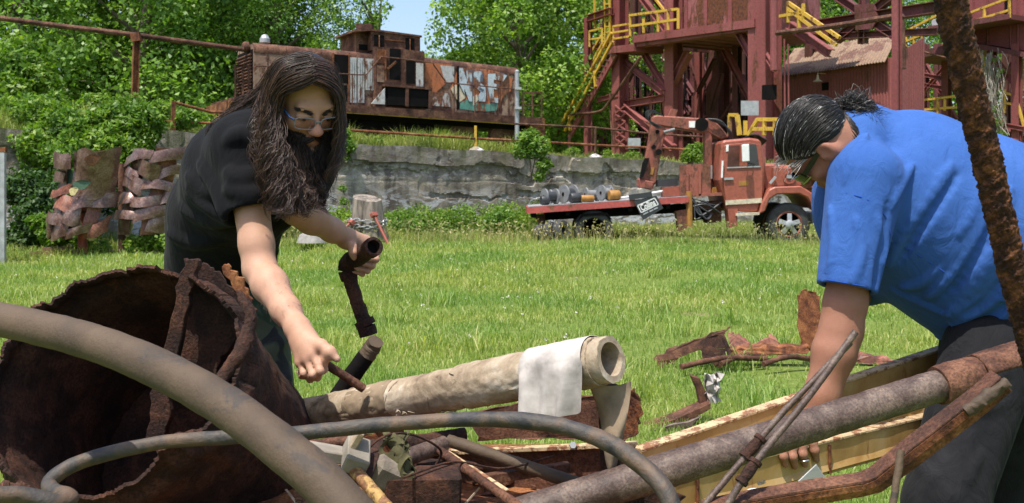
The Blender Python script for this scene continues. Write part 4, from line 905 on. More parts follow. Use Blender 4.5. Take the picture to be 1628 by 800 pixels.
# galvanised pole, rusty pole with overhead pipe
m = MB(); a = L(822, 115, -.6); m.tube([a, Vector((a.x, a.y, TZ - .1))], .075, 10); m.lathe(a, Zv, [(0, .08), (.04, .08), (.08, .03)], 10)
for y in (141, 172): m.box(L(824, y, -.7), (.22, .14, .08))
tag(m.build('galvanised_pole', M['grey_metal'], None, smooth=40), 'pale galvanised pole with two clamps in front of the locomotive nose', 'pole')
pp = empty('pipe_bridge', P(213, 200, 27), 'rusty steel pole carrying a long overhead pipe at the upper left', 'pipe')
m = MB(); a = P(217, 60, 27); m.ibeam(Vector((P(211, 60, 27).x, 27, 2.2)), a, .17, .17, .02, U); m.bar(a - Vector((.12, 0, .02)), a + Vector((.12, 0, .02)), .22); m.build('post', M['rust_orange'], pp)
m = MB(); m.tube([P(-40, 24, 26.4), P(100, 42, 26.8), P(217, 56, 27), P(387, 79, 28.6)], .07, 10); m.build('pipe', M['rust_brown'], pp)

# railing along the wall
wr = empty('wall_railing', wallpt(5, .3), 'low rusty pipe railing along the top edge of the retaining wall', 'railing')
def WR(px, py): return PL(px, py, WO + W * .25, U)
m = MB(); m.tube([WR(556, 207), WR(752, 220), WR(865, 226), WR(950, 231), WR(1037, 235), WR(1140, 240)], .035, 8); m.build('lower_rail', M['rust_orange'], wr)
m = MB(); m.tube([WR(818, 197), WR(946, 203), WR(1037, 213), WR(1140, 219)], .03, 8); m.build('upper_rail', M['rust_brown'], wr)
for px, y0, y1, mt in ((756, 200, 234, 'yellow'), (946, 203, 245, 'rust_brown'), (1040, 212, 252, 'rust_brown')):
    m = MB(); m.bar(WR(px, y0), WR(px, y1), .07); m.build('post', M[mt], wr); m = MB(); m.lathe(Vector((*WR(px, y1)[:2], wall_top((WR(px, y1) - WO).dot(U)) - .05)), Zv, [(0, .28), (.1, .2), (.16, .06)], 10); m.build('footing', M['concrete'], wr, smooth=40)
wr2 = empty('wall_railing', WR(276, 200), 'short rusty railing at the wall end left of the bearded man', 'railing')
m = MB(); m.tube([WR(277, 163), WR(335, 178), WR(400, 181)], .035, 8); m.build('upper_rail', M['rust_orange'], wr2)
m = MB(); m.tube([WR(258, 193), WR(340, 196), WR(400, 198)], .03, 8); m.build('lower_rail', M['rust_orange'], wr2)
m = MB(); m.bar(WR(276, 161), WR(275, 208), .09); m.build('post', M['rust_orange'], wr2)
# ---------------------------------------------------------------- flatbed crane truck
TY = 23.3
def T(px, py, b=0.0):           # on the truck's near side, or b metres behind it
    p = P(px, py, TY); p.y += b; return p
Yv = Vector((0, 1, 0))
truck = empty('flatbed_truck', (T(1080, 380).x, TY + 1.2, 0), 'faded red flatbed truck with a folded loader crane behind its cab', 'truck')
def tp_(pts, b, th, name, mat, parent=None, bevel=0, label=None):
    m = MB(); m.prism([T(px, py, b) for px, py in pts], Yv * th); o = m.build(name, M[mat], parent or truck, bevel=bevel)
    if label: o['label'] = label
    return o
deck = tp_([(838, 330), (1095, 313), (1095, 322), (838, 340)], 0, 2.4, 'flatbed', 'bed_red')
m = MB(); m.prism([T(840, 328.4, .05), T(1094, 311.6, .05), T(1094, 312.6, .05), T(840, 329.4, .05)], Yv * 2.3); m.build('deck_plate', M['grey_metal'], deck)
for b_ in (.75, 1.5): tp_([(868, 339), (1160, 322), (1160, 336), (868, 352)], b_, .16, 'chassis_rail', 'dark_steel_and_shade')
tp_([(850, 342), (868, 341), (868, 368), (860, 368)], .5, .06, 'rear_guard', 'rust_brown')
for px in (846, 900, 1000, 1060): tp_([(px, 339 - (px - 838) * .066), (px + 7, 338.6 - (px - 838) * .066), (px + 7, 347 - (px - 838) * .066), (px, 347 - (px - 838) * .066)], .1, 2.2, 'cross_member', 'dark_steel_and_shade')
# clutter between bed and cab
tp_([(1076, 336), (1094, 333), (1094, 365), (1080, 368)], .1, .3, 'tool_locker', 'crane_red')
m = MB(); m.tube([T(1097, 304, .1), T(1098, 362, .1)], .07, 8); tag(m.build('stabiliser_leg', M['orange'], truck), 'yellow painted stabiliser leg')
for a in ((1100, 322, 1150, 334, .3), (1108, 334, 1128, 352, .5), (1130, 330, 1152, 356, .35), (1104, 345, 1150, 352, .7)):
    tp_([(a[0], a[1]), (a[2], a[1] - 2), (a[2], a[3] - 2), (a[0], a[3])], a[4], .6, 'fuel_tank' if a[0] == 1130 else 'frame_box', 'rust_brown' if a[0] != 1108 else 'dark_steel_and_shade')
r_ = np.random.default_rng(3); m = MB()
for k in range(9):
    m.tube(smooth_path([T(r_.uniform(1098, 1110), r_.uniform(312, 335), .15), T(r_.uniform(1108, 1130), r_.uniform(318, 350), .1), T(r_.uniform(1128, 1154), r_.uniform(318, 352), .2)], 4), .02, 5)
m.build('hose', M['black_plastic'], truck)
tp_([(1108, 309), (1150, 306), (1150, 311), (1108, 313)], .1, .8, 'step_beam', 'crane_red')
# headboard with ribs
hb = tp_([(1083, 262), (1132, 260), (1132, 311), (1083, 313)], .15, .12, 'headboard', 'crane_red')
for px in (1092, 1112): tp_([(px, 271), (px + 4, 271), (px + 4, 311), (px, 312)], .1, .05, 'rib', 'crane_red', hb)
tp_([(1057, 298), (1086, 296), (1086, 312), (1058, 313)], .2, .5, 'locker', 'truck_red'); tp_([(1052, 286), (1083, 283), (1083, 296), (1052, 297)], .5, .5, 'battery_box', 'black_plastic')
# cab
zc = lambda pts: [(830 + x / 3.3224, 160 + y / 3.3224) for x, y in pts]
cab = tp_(zc([(1085, 585), (1072, 520), (1040, 420), (1055, 215), (1075, 208), (1205, 196), (1262, 205), (1290, 330), (1282, 480), (1250, 590)]), .02, 2.0, 'cab', 'truck_red', bevel=.05)
tp_(zc([(1258, 330), (1345, 330), (1500, 350), (1590, 420), (1600, 560), (1555, 575), (1505, 500), (1290, 480)]), .22, 1.6, 'bonnet', 'truck_red', bevel=.06)
tp_(zc([(1248, 600), (1262, 540), (1300, 470), (1330, 455), (1470, 450), (1530, 490), (1572, 575), (1545, 580), (1500, 512), (1460, 493), (1345, 495), (1305, 520), (1280, 585)]), -.08, .45, 'fender', 'truck_red', bevel=.03)
tp_(zc([(1540, 598), (1640, 590), (1640, 650), (1545, 655)]), -.05, 2.1, 'bumper', 'grey_metal')
tp_(zc([(1330, 350), (1490, 360), (1565, 440), (1570, 470), (1470, 450), (1330, 455)]), .0, .24, 'fender_top', 'truck_red', bevel=.02)
def ring_px(px, py, r, b, mat, name, parent, w=.03):
    m = MB(); m.lathe(T(px, py, b), -Yv, [(0, r), (w, r), (w, r * .78), (w * .3, r * .75), (w * .3, r * .25), (w, r * .22), (w, .01)], 20); return m.build(name, M[mat], parent, smooth=40)
hl = ring_px(1254.5, 283, .145, -.01, 'truck_red', 'headlamp_bezel', truck)
m = MB(); m.box(T(1254.5, 281, -.04), (.12, .02, .08)); m.build('bulb_plate', M['grey_metal'], hl)
m = MB(); m.bar(T(1223, 292, -.06), T(1232, 281, -.06), .05); m.build('bonnet_latch', M['grey_metal'], truck)
# door, window, mirror, trims
door = tp_(zc([(1066, 240), (1085, 232), (1205, 222), (1262, 236), (1272, 345), (1268, 520), (1078, 530), (1060, 420)]), -.005, .03, 'door', 'truck_red', bevel=.008)
tp_(zc([(1088, 242), (1148, 236), (1146, 345), (1084, 352)]), -.018, .02, 'window', 'brown_window', door)
tp_(zc([(1190, 232), (1236, 230), (1252, 340), (1192, 346)]), -.018, .02, 'window', 'glass', door)
tp_(zc([(1080, 352), (1258, 345), (1258, 352), (1080, 358)]), -.03, .02, 'window_trim', 'grey_metal', door)
tp_(zc([(1066, 408), (1114, 406), (1114, 418), (1066, 420)]), -.05, .04, 'handle', 'grey_metal', door)
tp_(zc([(1052, 318), (1061, 318), (1057, 408), (1048, 408)]), -.07, .03, 'grab_handle', 'white', truck); tp_(zc([(1078, 234), (1091, 233), (1089, 268), (1076, 270)]), -.02, .02, 'corner_trim', 'white', truck)
m = MB(); m.prism([T(*p, -.30) for p in zc([(1146, 236), (1184, 232), (1187, 322), (1150, 326)])], Yv * .07); mi = m.build('mirror', M['white'], truck, bevel=.015)
m = MB(); m.bar(T(1176, 232, -.27), T(1190, 231, 0), .02); m.bar(T(1178, 256, -.27), T(1200, 262, 0), .02); m.build('mirror_bracket', M['black_plastic'], mi)
tp_(zc([(1075, 528), (1265, 515), (1265, 540), (1075, 552)]), -.03, .05, 'side_trim', 'cream', truck); tp_(zc([(1127, 596), (1250, 590), (1248, 603), (1127, 609)]), -.1, .3, 'step', 'cream', truck)
tp_(zc([(1085, 560), (1140, 556), (1136, 660), (1098, 672)]), .0, .4, 'step_box', 'truck_red', truck)
tp_(zc([(1145, 425), (1195, 422), (1195, 448), (1145, 452)]), -.012, .01, 'faded_decal', 'orange', door)
m = MB(); rows = []
for i in range(7):
    rows.append([T(1180 + j * 7 + i * 1.5, 222 - 7 * math.sin(math.pi * j / 6) + i * 3 + random.uniform(-1.5, 1.5), .1 + i * .3) for j in range(7)])
m.grid(rows, Zv * .02); tag(m.build('tarpaulin', M['black_plastic'], None), 'crumpled black tarpaulin lying over the windscreen of the red truck', 'tarpaulin')
# wheels
def wheel(name, px, py, r, b, mat_hub='crane_red', star=True, wth=.28):
    m = MB(); c_ = T(px, py, b); m.lathe(c_, Yv, [(0, r * .60), (-.01, r * .66), (.0, r * .9), (.04, r * .98), (.09, r), (wth - .09, r), (wth - .04, r * .98), (wth, r * .9), (wth, r * .6)], 30); wh = m.build(name, M['rubber'], truck, smooth=45)
    m = MB(); m.lathe(c_, Yv, [(.0, r * .62), (-.02, r * .58), (.0, r * .52), (.03, r * .46), (.03, .02)], 26); m.build('rim', M[mat_hub], wh, smooth=40)
    if star:
        m = MB(); 
        for k in range(5):
            a = k * 2 * math.pi / 5 + .3; d = Vector((math.cos(a), 0, math.sin(a))); m.bar(c_ - Yv * .03 + d * .04, c_ - Yv * .0 + d * r * .5, .10, .05, up=Yv)
        m.lathe(c_, -Yv, [(-.06, .1), (.07, .1), (.09, .06)], 14); m.build('hub', M['grey_metal'], wh, smooth=40)
    return wh
wheel('wheel', 1256.5, 357, .51, .1); wheel('wheel', 1262, 357, .5, 1.7, star=False); wheel('wheel', 945, 366, .47, .12, 'dark_steel_and_shade', False, .5); wheel('wheel', 950, 364, .47, 1.7, 'dark_steel_and_shade', False, .5)
m = MB(); m.prism([T(918, 352, .08), T(926, 340, .08), T(966, 338, .08), T(974, 350, .08), T(964, 342, .08), T(928, 344, .08)], Yv * .6); m.build('mudguard', M['dark_steel_and_shade'], truck)
# mudflap hung over the bed with its lettering
fl = [(1007, 319), (1043, 311), (1054, 331), (1022, 350)]
m = MB(); m.prism([T(px, py, -.06) for px, py in fl], Yv * .02); flap = m.build('mudflap', M['black_plastic'], None); tag(flap, 'black mudflap lettered Collins hanging askew over the side of the truck bed', 'mudflap')
m = MB(); m.bar(T(1000, 314, -.02), T(1036, 309, -.02), .1, .12); m.build('roll_bar', M['black_plastic'], flap)
e1 = (T(1051, 318, 0) - T(1015, 337, 0)).normalized()
def frame_line(a, c, w_): m.bar(T(*a, -.066), T(*c, -.066), w_, .006, up=Yv)
m = MB()
cn = [(1013, 327), (1040, 315), (1046, 325), (1019, 338)]
for k in range(4): frame_line(cn[k], cn[(k + 1) % 4], .022)
m.build('lettering_border', M['white'], flap)
cu = bpy.data.curves.new('lettering', 'FONT'); cu.body = 'Collins'; cu.size = .21; cu.extrude = .002; cu.offset = .006; cu.align_x = 'CENTER'; cu.align_y = 'CENTER'
tmp = bpy.data.objects.new('tmp', cu); C.objects.link(tmp); me_ = bpy.data.meshes.new_from_object(tmp.evaluated_get(bpy.context.evaluated_depsgraph_get())); bpy.data.objects.remove(tmp)
me_.materials.clear(); me_.materials.append(M['white']); lt = bpy.data.objects.new('lettering', me_); C.objects.link(lt); lt.parent = flap
ang = math.atan2(-(315 - 327), 27); lt.location = T(1029.5, 326.6, -.072); lt.rotation_euler = (R(90), -ang, 0); lt.scale = (.62, 1, 1)
for (x0, y0, x1, y1) in ((1022, 341, 1030, 337), (1032, 336.5, 1038, 333.5), (1039, 333, 1045, 330)):
    m = MB(); m.bar(T(x0, y0, -.066), T(x1, y1, -.066), .03, .006, up=Yv); m.build('small_lettering', M['grey_metal'], flap)
# crane
M['dull_grey'] = plain('dull_grey', (.19, .195, .20), .6, .3)
cr = lambda pts: [(830 + x / 3.3224, 160 + y / 3.3224) for x, y in pts]
tp_([(1130, 206), (1142, 204), (1143, 300), (1132, 302)], .7, .3, 'crane_column', 'crane_red', bevel=.02)
m = MB(); m.tube([T(1135, 260, .62), T(1136, 284, .62)], .05, 10); m.tube([T(1139, 262, .62), T(1139, 284, .62)], .04, 10); m.build('ram_rod', M['grey_metal'], truck)
boom = tp_(cr([(712, 72), (735, 66), (1010, 84), (1045, 92), (1080, 125), (1128, 185), (1090, 200), (1040, 178), (1015, 160), (1000, 164), (730, 120), (708, 106)]), .68, .34, 'crane_boom', 'crane_red', bevel=.03)
m = MB(); m.lathe(T(1124, 195, .66), -Yv, [(0, .16), (.03, .16), (.03, .08)], 16); m.build('pivot_boss', M['dark_steel_and_shade'], boom)
tp_(cr([(908, 98), (942, 98), (940, 134), (908, 133)]), .655, .02, 'label_plate', 'white', boom)
stick = tp_(cr([(708, 100), (780, 112), (784, 165), (766, 245), (756, 285), (732, 430), (706, 474), (630, 454), (634, 415), (652, 400), (690, 225), (696, 170)]), .72, .26, 'crane_stick', 'crane_red', bevel=.02)
tp_(cr([(705, 348), (722, 350), (714, 390), (696, 388)]), .70, .02, 'yellow_mark', 'orange', stick)
tp_(cr([(632, 412), (722, 430), (712, 470), (640, 460)]), .64, .42, 'crane_head', 'crane_red', bevel=.02)
tp_(cr([(655, 330), (668, 300), (692, 300), (660, 400), (640, 410)]), .60, .12, 'extension_box', 'dark_steel_and_shade', stick)
m = MB(); m.tube([T(1062, 208, .66), T(1080, 203, .66)], .04, 10); m.build('lift_ram', M['dull_grey'], stick)
tp_(cr([(800, 68), (818, 28), (852, 35), (838, 75)]), .75, .2, 'boom_end_post', 'crane_red', boom)
for px, py, r in ((1052, 207, .05), (1054, 240, .07), (1046, 232, .05)):
    m = MB(); m.lathe(T(px, py, .70), -Yv, [(0, r), (.05, r), (.05, .01)], 12); m.build('pivot_pin', M['dark_steel_and_shade'], stick)
for k in range(5):
    m = MB(); m.tube(smooth_path([T(1053 + k, 200, .6 - k * .03), T(1040 - k * 1.5, 195 - k * 2, .5), T(1035 - k, 184 - k * 2, .45), T(1044, 177 - k, .5), T(1062, 182, .6)], 5), .010, 5); m.build('hose', M['black_plastic'], boom)
    m = MB(); m.tube(smooth_path([T(1132 + k * 2, 186 + k, .6), T(1150 + k * 2, 188 + k * 2, .55 + k * .02), T(1161 + k * 2, 198 + k * 2, .5), T(1168 + k, 220, .6), T(1160, 232, .8)], 5), .012, 5); m.build('hose', M['black_plastic'], boom)
tp_(zc([(1035, 460), (1060, 455), (1060, 500), (1030, 495)]), .5, .3, 'valve_block', 'orange', truck)
def reel(px, py, r, w_, ang, name, mat, label, core=None, b=.5, ends=True, z=None):
    y_ = b; c_ = T(px, py, y_); ax = Vector((math.cos(ang), math.sin(ang), 0)); m = MB()
    deckz = T(px, 328.4 - (px - 840) * .066, 0).z; c_.z = deckz + r + .005
    if ends:
        root = empty(name, (c_.x, c_.y, deckz), label, 'cable reel', 'reels lying on the truck bed')
        for s in (-1, 1):
            m = MB(); m.lathe(c_ + ax * s * w_ / 2 - ax * .02, ax, [(0, r * .2), (0, r), (.04, r), (.04, r * .2)], 24); m.build('flange', M[mat], root, smooth=40)
        m = MB(); m.lathe(c_ - ax * w_ / 2, ax, [(0, r * .62), (w_, r * .62)], 20); m.build('drum', M[core], root, smooth=40)
        m = MB(); m.lathe(c_ - ax * (w_ / 2 + .03), ax, [(0, r * .2), (w_ + .06, r * .2)], 10); m.build('hub', M['dark_steel_and_shade'], root)
    else:
        m.lathe(c_ - ax * w_ / 2, ax, [(0, r * .9), (.02, r), (w_ - .02, r), (w_, r * .9)], 20); tag(m.build(name, M[mat], None, smooth=40), label, 'drum')
reel(876, 316, .19, .3, R(205), 'cable_reel', 'dull_grey', 'small grey reel at the rear end of the truck bed', 'black_plastic')
reel(888, 316, .17, .32, R(195), 'cable_reel', 'dull_grey', 'reel wound with white line on the truck bed', 'white', .9)
reel(906, 316, .22, .28, R(215), 'cable_reel', 'dull_grey', 'largest grey reel on the truck bed', 'black_plastic', .6)
reel(945, 316, .17, .3, R(200), 'cable_reel', 'dull_grey', 'middle grey reel behind the yellow ended log on the truck bed', 'dull_grey', .9)
reel(966, 316, .19, .22, R(210), 'cable_reel', 'dull_grey', 'frontmost grey reel on the truck bed beside the orange drum', 'dull_grey', .6)
reel(867, 320, .11, .2, R(200), 'drum', 'black_plastic', 'small black drum at the tail of the truck bed', None, .35, False)
reel(917, 320, .12, .3, R(200), 'drum', 'black_plastic', 'black drum in front of the largest grey reel', None, .25, False)
reel(935, 322, .085, .3, R(190), 'drum', 'orange', 'short yellow ended log on the edge of the truck bed', None, .2, False)
reel(979, 320, .12, .26, R(195), 'drum', 'orange', 'orange drum on the truck bed left of the white pole', None, .35, False)
m = MB(); a, c = T(985, 312, .4), T(1060, 304, .45); m.tube([Vector((a.x, a.y, T(985, 318.8, 0).z + .04)), c], .028, 8); tag(m.build('white_pole', M['white'], None), 'long white pole lying on the truck bed', 'pole')
m = MB(); m.bar(T(970, 318, .6), T(976, 295, .55), .03); tag(m.build('grey_stick', M['grey_metal'], None), 'short grey rod sticking up among the reels', 'rod')
# tyres lying by the rear
for k, (px, r, lab) in enumerate(((861, .21, 'small old tyre standing in the grass, leftmost of three behind the truck'), (876, .24, 'small old tyre in the grass, middle of three behind the truck'), (893, .26, 'small old tyre in the grass nearest to the rear wheel'))):
    m = MB(); c_ = T(px, 368, -.1); c_.z = r; ax = Vector((.75, -.6, .25)).normalized(); m.lathe(c_ - ax * .1, ax, [(0, r * .55), (0, r * .9), (.04, r), (.16, r), (.2, r * .9), (.2, r * .55)], 22, closed=True)
    tag(m.build('old_tyre', M['rubber'], None, smooth=45), lab, 'tyre', 'old tyres behind the truck')

# ---------------------------------------------------------------- woven steel panels on posts
M['plate'] = rust('rusted_plate', ((0.12, 0.058, 0.043), (0.20, 0.115, 0.09), (0.29, 0.19, 0.16)), 5, 0.002, 0.34, 40, spec=0.9)
M['plate_red'] = rust('red_rusted_plate', ((0.13, 0.045, 0.028), (0.24, 0.085, 0.05), (0.3, 0.14, 0.09)), 4, 0.002, 0.5, 40, spec=0.5)
M['plate'].node_tree.nodes['Principled BSDF'].inputs['Metallic'].default_value = .4; M['plate'].node_tree.nodes['Principled BSDF'].inputs['Roughness'].default_value = .32
M['camo_green'] = painted('camo_green_paint', (0.045, 0.10, 0.06), amount=.15); M['camo_tan'] = painted('camo_tan_paint', (0.42, 0.36, 0.16), amount=.2)
def woven(name, quad, Yp, nh, nv, seed, label, post, solid=None):
    r = np.random.default_rng(seed); q = [P(px, py, Yp) for px, py in quad]          # tl, tr, br, bl
    base = P(post[0], post[1], Yp + .12); root = empty(name, (base.x, base.y, 0), label, 'sculpture', 'woven steel panels on posts')
    def uv(u, v, d):
        p = q[3].lerp(q[2], u).lerp(q[0].lerp(q[1], u), v); p = p.copy(); p.y += -d - .30 * math.sin(math.pi * u) - .05 * math.sin(2.2 * math.pi * v + u); return p
    def strip(fn, w0, w1, mat, nm):
        """fn(s, t): t across the strip"""
        rows = []
        for i in range(19):
            s = i / 18; rows.append([fn(s, t) for t in (0, .33, .67, 1)])
        m = MB(); m.grid(rows, (0, .012, 0)); return m.build(nm, M[mat], root, smooth=50)
    for j in range(nv):
        u0 = (j + .12) / nv; u1 = (j + .70) / nv; ph = r.uniform(0, 6); wv = r.uniform(.01, .03)
        strip(lambda s, t: uv(u0 + (u1 - u0) * t + wv * math.sin(s * 8 + ph), s * 1.02 - .01, .03 * math.sin(math.pi * (s * nh - .5) + math.pi * j) - .02), 0, 1, r.choice(['plate', 'plate_red', 'camo_green', 'plate']), 'upright_strip')
    for i in range(nh):
        cuts = [-.06 + r.uniform(-.02, .03)] + [(k + .5 * (i % 2) + r.uniform(.25, .6)) / nv for k in range(nv - (i % 2))] + [1.02 + r.uniform(-.03, .05)]
        for seg in range(len(cuts) - 1):
            ua, ub = cuts[seg] - .01, cuts[seg + 1] + .03
            if ub - ua < .10 or (solid and (ua + ub) / 2 > .45 and solid[0] <= i < solid[1]) or r.uniform() < .14: continue
            v0 = (i + .05) / nh + r.uniform(-.02, .02); v1 = v0 + r.uniform(.55, 1.15) / nh; ph = r.uniform(0, 6); wv = r.uniform(.004, .022); tl = r.uniform(-.11, .11); bl = r.uniform(.05, .11); tp = r.uniform(-.35, .35); sk_ = r.uniform(-.07, .0)
            strip(lambda s, t: uv(ua + (ub - ua) * s + .012 * math.sin(t * 4 + ph), v0 + (v1 - v0) * ((t - .5) * (1 + tp * (s - .5)) + .5) + wv * math.sin(s * 5 + ph) + tl * (s - .5), .03 + bl * math.sin(math.pi * (s * .94 + .03)) + .008 * math.sin(math.pi * t) + sk_ * (t - .5)), 0, 1, r.choice(['plate', 'plate', 'plate', 'plate_red']), 'cross_strip')
    if solid:
        rows = [[uv(.44 + .58 * s / 8, .46 + .56 * v_ / 8 + .03 * math.sin(s), .02 + .10 * math.sin(math.pi * s / 8)) for s in range(9)] for v_ in range(9)]
        m = MB(); m.grid(rows, (0, .012, 0)); m.build('plain_plate', M['plate'], root, smooth=60)
        for (u_, v_, ru, rv, mt) in ((.60, .62, .13, .055, 'camo_green'), (.72, .90, .10, .06, 'plate_red'), (.50, .55, .07, .05, 'camo_tan')):
            m = MB(); m.prism([uv(u_ + ru * math.cos(a) * (1 + .2 * math.sin(3 * a)), v_ + rv * math.sin(a), .135 + .05 * math.sin(math.pi * u_)) for a in np.linspace(0, 5.9, 14)], (0, .006, 0)); m.build('camouflage_patch', M[mt], root)
    for k in range(9):
        u_, v_ = r.uniform(.1, .9), r.uniform(.02, .9); s = r.uniform(.08, .14); m = MB()
        m.prism([uv(u_ + s * .9 * math.cos(a) * (1 + .3 * math.sin(2 * a + k)), v_ + s * math.sin(a), -.10) for a in np.linspace(0, 5.7, 12)], (0, .01, 0)); m.build('camouflage_patch', M[r.choice(['camo_green', 'camo_tan', 'camo_tan'])], root)
    m = MB(); c_ = P(*post[:2], Yp + .12); topz = (q[0].z + q[1].z) / 2 - .25; m.tube([Vector((c_.x, c_.y, -.1)), Vector((c_.x, c_.y, topz))], post[2], 12); m.build('post', M[post[3]], root, smooth=40)
    m = MB(); m.bar(uv(.15, .3, -.1), uv(.85, .3, -.1), .05); m.bar(uv(.15, .75, -.1), uv(.85, .75, -.1), .05); m.build('back_brace', M['rust_brown'], root)
    return root
M['post_red'] = painted('post_red_paint', (0.28, 0.05, 0.03), amount=.5, scale=3)
woven('woven_panel', [(93, 247), (192, 240), (166, 376), (78, 380)], 18.2, 6, 3, 3, 'woven rusted steel panel with a plain corner plate on a red post', (131, 412, .085, 'post_red'), (3, 6))
woven('woven_panel', [(208, 238), (301, 238), (268, 370), (184, 372)], 18.5, 6, 2, 6, 'woven rusted steel panel with camouflage scraps on a brown post', (194, 405, .07, 'rust_brown'))
# grey steel crate at the left frame edge
cg = empty('steel_crate', P(-60, 425, 16.5), 'pale grey steel stillage with a rusty top at the left frame edge', 'crate')
m = MB(); m.bar(P(5, 424, 16.5), P(5, 238, 16.5), .07); m.bar(P(4, 422, 17.6), P(4, 240, 17.6), .07); m.build('corner_post', M['grey_metal'], cg)
for y in (262, 310, 358, 400):
    m = MB(); m.bar(P(5, y, 16.5), P(-120, y, 16.5), .035); m.bar(P(5, y, 16.5), P(4, y - 1, 17.6), .035); m.build('side_rail', M['grey_metal'], cg)
m = MB(); m.prism([P(8, 234, 16.46), P(-120, 234, 16.46), P(-120, 242, 16.46), P(8, 242, 16.46)], Yv * .08); m.build('top_frame', M['rust_orange'], cg)
m = MB(); m.prism([P(0, 246, 16.6), P(-120, 246, 16.6), P(-120, 420, 16.6), P(0, 420, 16.6)], Yv * .03); m.build('side_panel', M['grey_metal'], cg)
M['rotten_wood'] = plain('rotten_wood', (0.16, 0.085, 0.05), .9, .5, 6, .01)
for k, (a, c, w_, lab) in enumerate((((60, 402), (128, 398), .12, 'long weathered board on the ground left of the red post'), ((72, 396), (112, 392), .14, 'broken reddish board lying on top of the long weathered board'), ((50, 410), (95, 407), .10, 'short dark board on the ground nearest to the grey crate'))):
    m = MB(); p0, p1 = P(*a, 18.4), P(*c, 18.2); p0.z = max(.05, p0.z); m.bar(p0, Vector((p1.x, p1.y, p0.z + .03)), w_, .06); tag(m.build('board', M['rotten_wood'], None), lab, 'board', 'boards on the ground by the panels')

# ---------------------------------------------------------------- stump with chain and steel spikes
SY = 21.4
M['stump_wood'] = m_ = plain('weathered_stump', (0.27, 0.23, 0.19), .95, .5, 5, .01)
nt_ = m_.node_tree; bs = nt_.nodes['Principled BSDF']; g_ = noise(nt_, 7, 8, .7, coords(nt_, (1, 1, .12)), .5); bump(nt_, bs, g_, .05)
c_ = nt_.nodes.new('ShaderNodeMix'); c_.data_type = 'RGBA'; nt_.links.new(mixc(nt_, 1.0, (0.25, 0.21, 0.17), ramp(nt_, g_, [(.38, .25), (.58, 1.1)]), 'MULTIPLY'), bs.inputs['Base Color'])
st = empty('stump', P(585, 392, SY), 'thick weathered grey tree stump wrapped in a chain', 'tree stump')
m = MB(); b_ = P(586, 395, SY); t_ = P(583, 315, SY); n = 40; vs_ = []
for i in range(14):
    f_ = i / 13; c_ = b_.lerp(t_, f_)
    for k in range(n):
        a = 2 * math.pi * k / n; r = (.42 - .12 * f_ + .10 * (1 - f_) ** 6) * (1 + .05 * math.sin(a * 5 + 1) + .03 * math.sin(a * 11 + f_ * 2) + .015 * math.sin(a * 23)); z_ = .08 * math.sin(a - .6) * f_ ** 3
        vs_.append(c_ + Vector((r * math.cos(a), r * math.sin(a), z_)))
m.add(vs_, [(i * n + k, i * n + (k + 1) % n, (i + 1) * n + (k + 1) % n, (i + 1) * n + k) for i in range(13) for k in range(n)] + [tuple(range(13 * n, 14 * n))]); m.build('trunk', M['stump_wood'], st, smooth=50)
ch = MB(); cc = P(584, 353, SY)
for lv, zoff in ((0, .03), (1, -.07)):
    for k in range(22):
        a = 2 * math.pi * k / 22; p = cc + Vector((.40 * math.cos(a), .40 * math.sin(a), zoff + .03 * math.sin(a * 2 + lv))); t_ = Vector((-math.sin(a), math.cos(a), 0)); up = Zv if k % 2 else Vector((math.cos(a), math.sin(a), 0))
        ch.tube([p + t_ * .075 * math.cos(b) + up * .035 * math.sin(b) for b in np.linspace(0, 2 * math.pi, 11)], .013, 5, False)
tag(ch.build('chain', M['grey_metal'], None), 'steel chain wound twice around the grey stump', 'chain')
M['spike_red'] = painted('spike_red_oxide', (0.26, 0.06, 0.04), amount=.2)
for (a, c, hd, lab) in (((596, 345), (619, 392), 1, 'red steel spike with a square head leaning on the right of the stump'), ((556, 356), (519, 387), 0, 'red steel spike leaning on the left of the stump, half in the weeds')):
    m = MB(); p0, p1 = P(*a, SY - .42), P(*c, SY - .7); m.bar(p0, p1, .052); d = (p0 - p1).normalized(); m.bar(p0 + d * .0, p0 + d * .10, .15, .10); tag(m.build('steel_spike', M['spike_red'], None, bevel=.012), lab, 'spike')
m = MB(); m.lathe(P(495, 378, 20), Zv, [(-.1, .3), (.06, .24), (.12, .1)], 9); tag(m.build('rock', plain('grey_rock', (.26, .25, .23), .95, .4, 9, .01), None, smooth=50), 'pale rock in the weeds left of the stump', 'rock')
# ---------------------------------------------------------------- the scrap pile in front
M['rust_dark'] = rust('dark_flaky_rust', ((0.022, 0.011, 0.008), (0.048, 0.021, 0.014), (0.095, 0.04, 0.023)), 14, 0.004, 0.85, 170)
M['rust_mid'] = rust('brown_rust', ((0.05, 0.022, 0.014), (0.105, 0.045, 0.027), (0.18, 0.085, 0.05)), 12, 0.002, 0.75, 190)
M['rust_bright'] = rust('orange_rust', ((0.075, 0.027, 0.014), (0.17, 0.06, 0.025), (0.30, 0.125, 0.05)), 14, 0.002, 0.85, 150)
M['pole_rust'] = rust('pitted_pole_rust', ((0.028, 0.012, 0.008), (0.075, 0.03, 0.014), (0.19, 0.075, 0.028)), 34, 0.003, 0.85, 220)
M['pipe_steel'] = rust('worn_pipe_steel', ((0.055, 0.031, 0.023), (0.092, 0.06, 0.047), (0.16, 0.115, 0.09)), 16, 0.0012, 0.55, 210, spec=.5)
M['hose_brown'] = plain('faded_brown_hose', (0.075, 0.048, 0.027), .74, .45, 9, .002)
m_ = M['hose_brown']; bump(m_.node_tree, m_.node_tree.nodes['Principled BSDF'], noise(m_.node_tree, 140, 5, .65, coords(m_.node_tree)), .0012); nt_ = m_.node_tree; bs = nt_.nodes['Principled BSDF']; prev = bs.inputs['Base Color'].links[0].from_socket
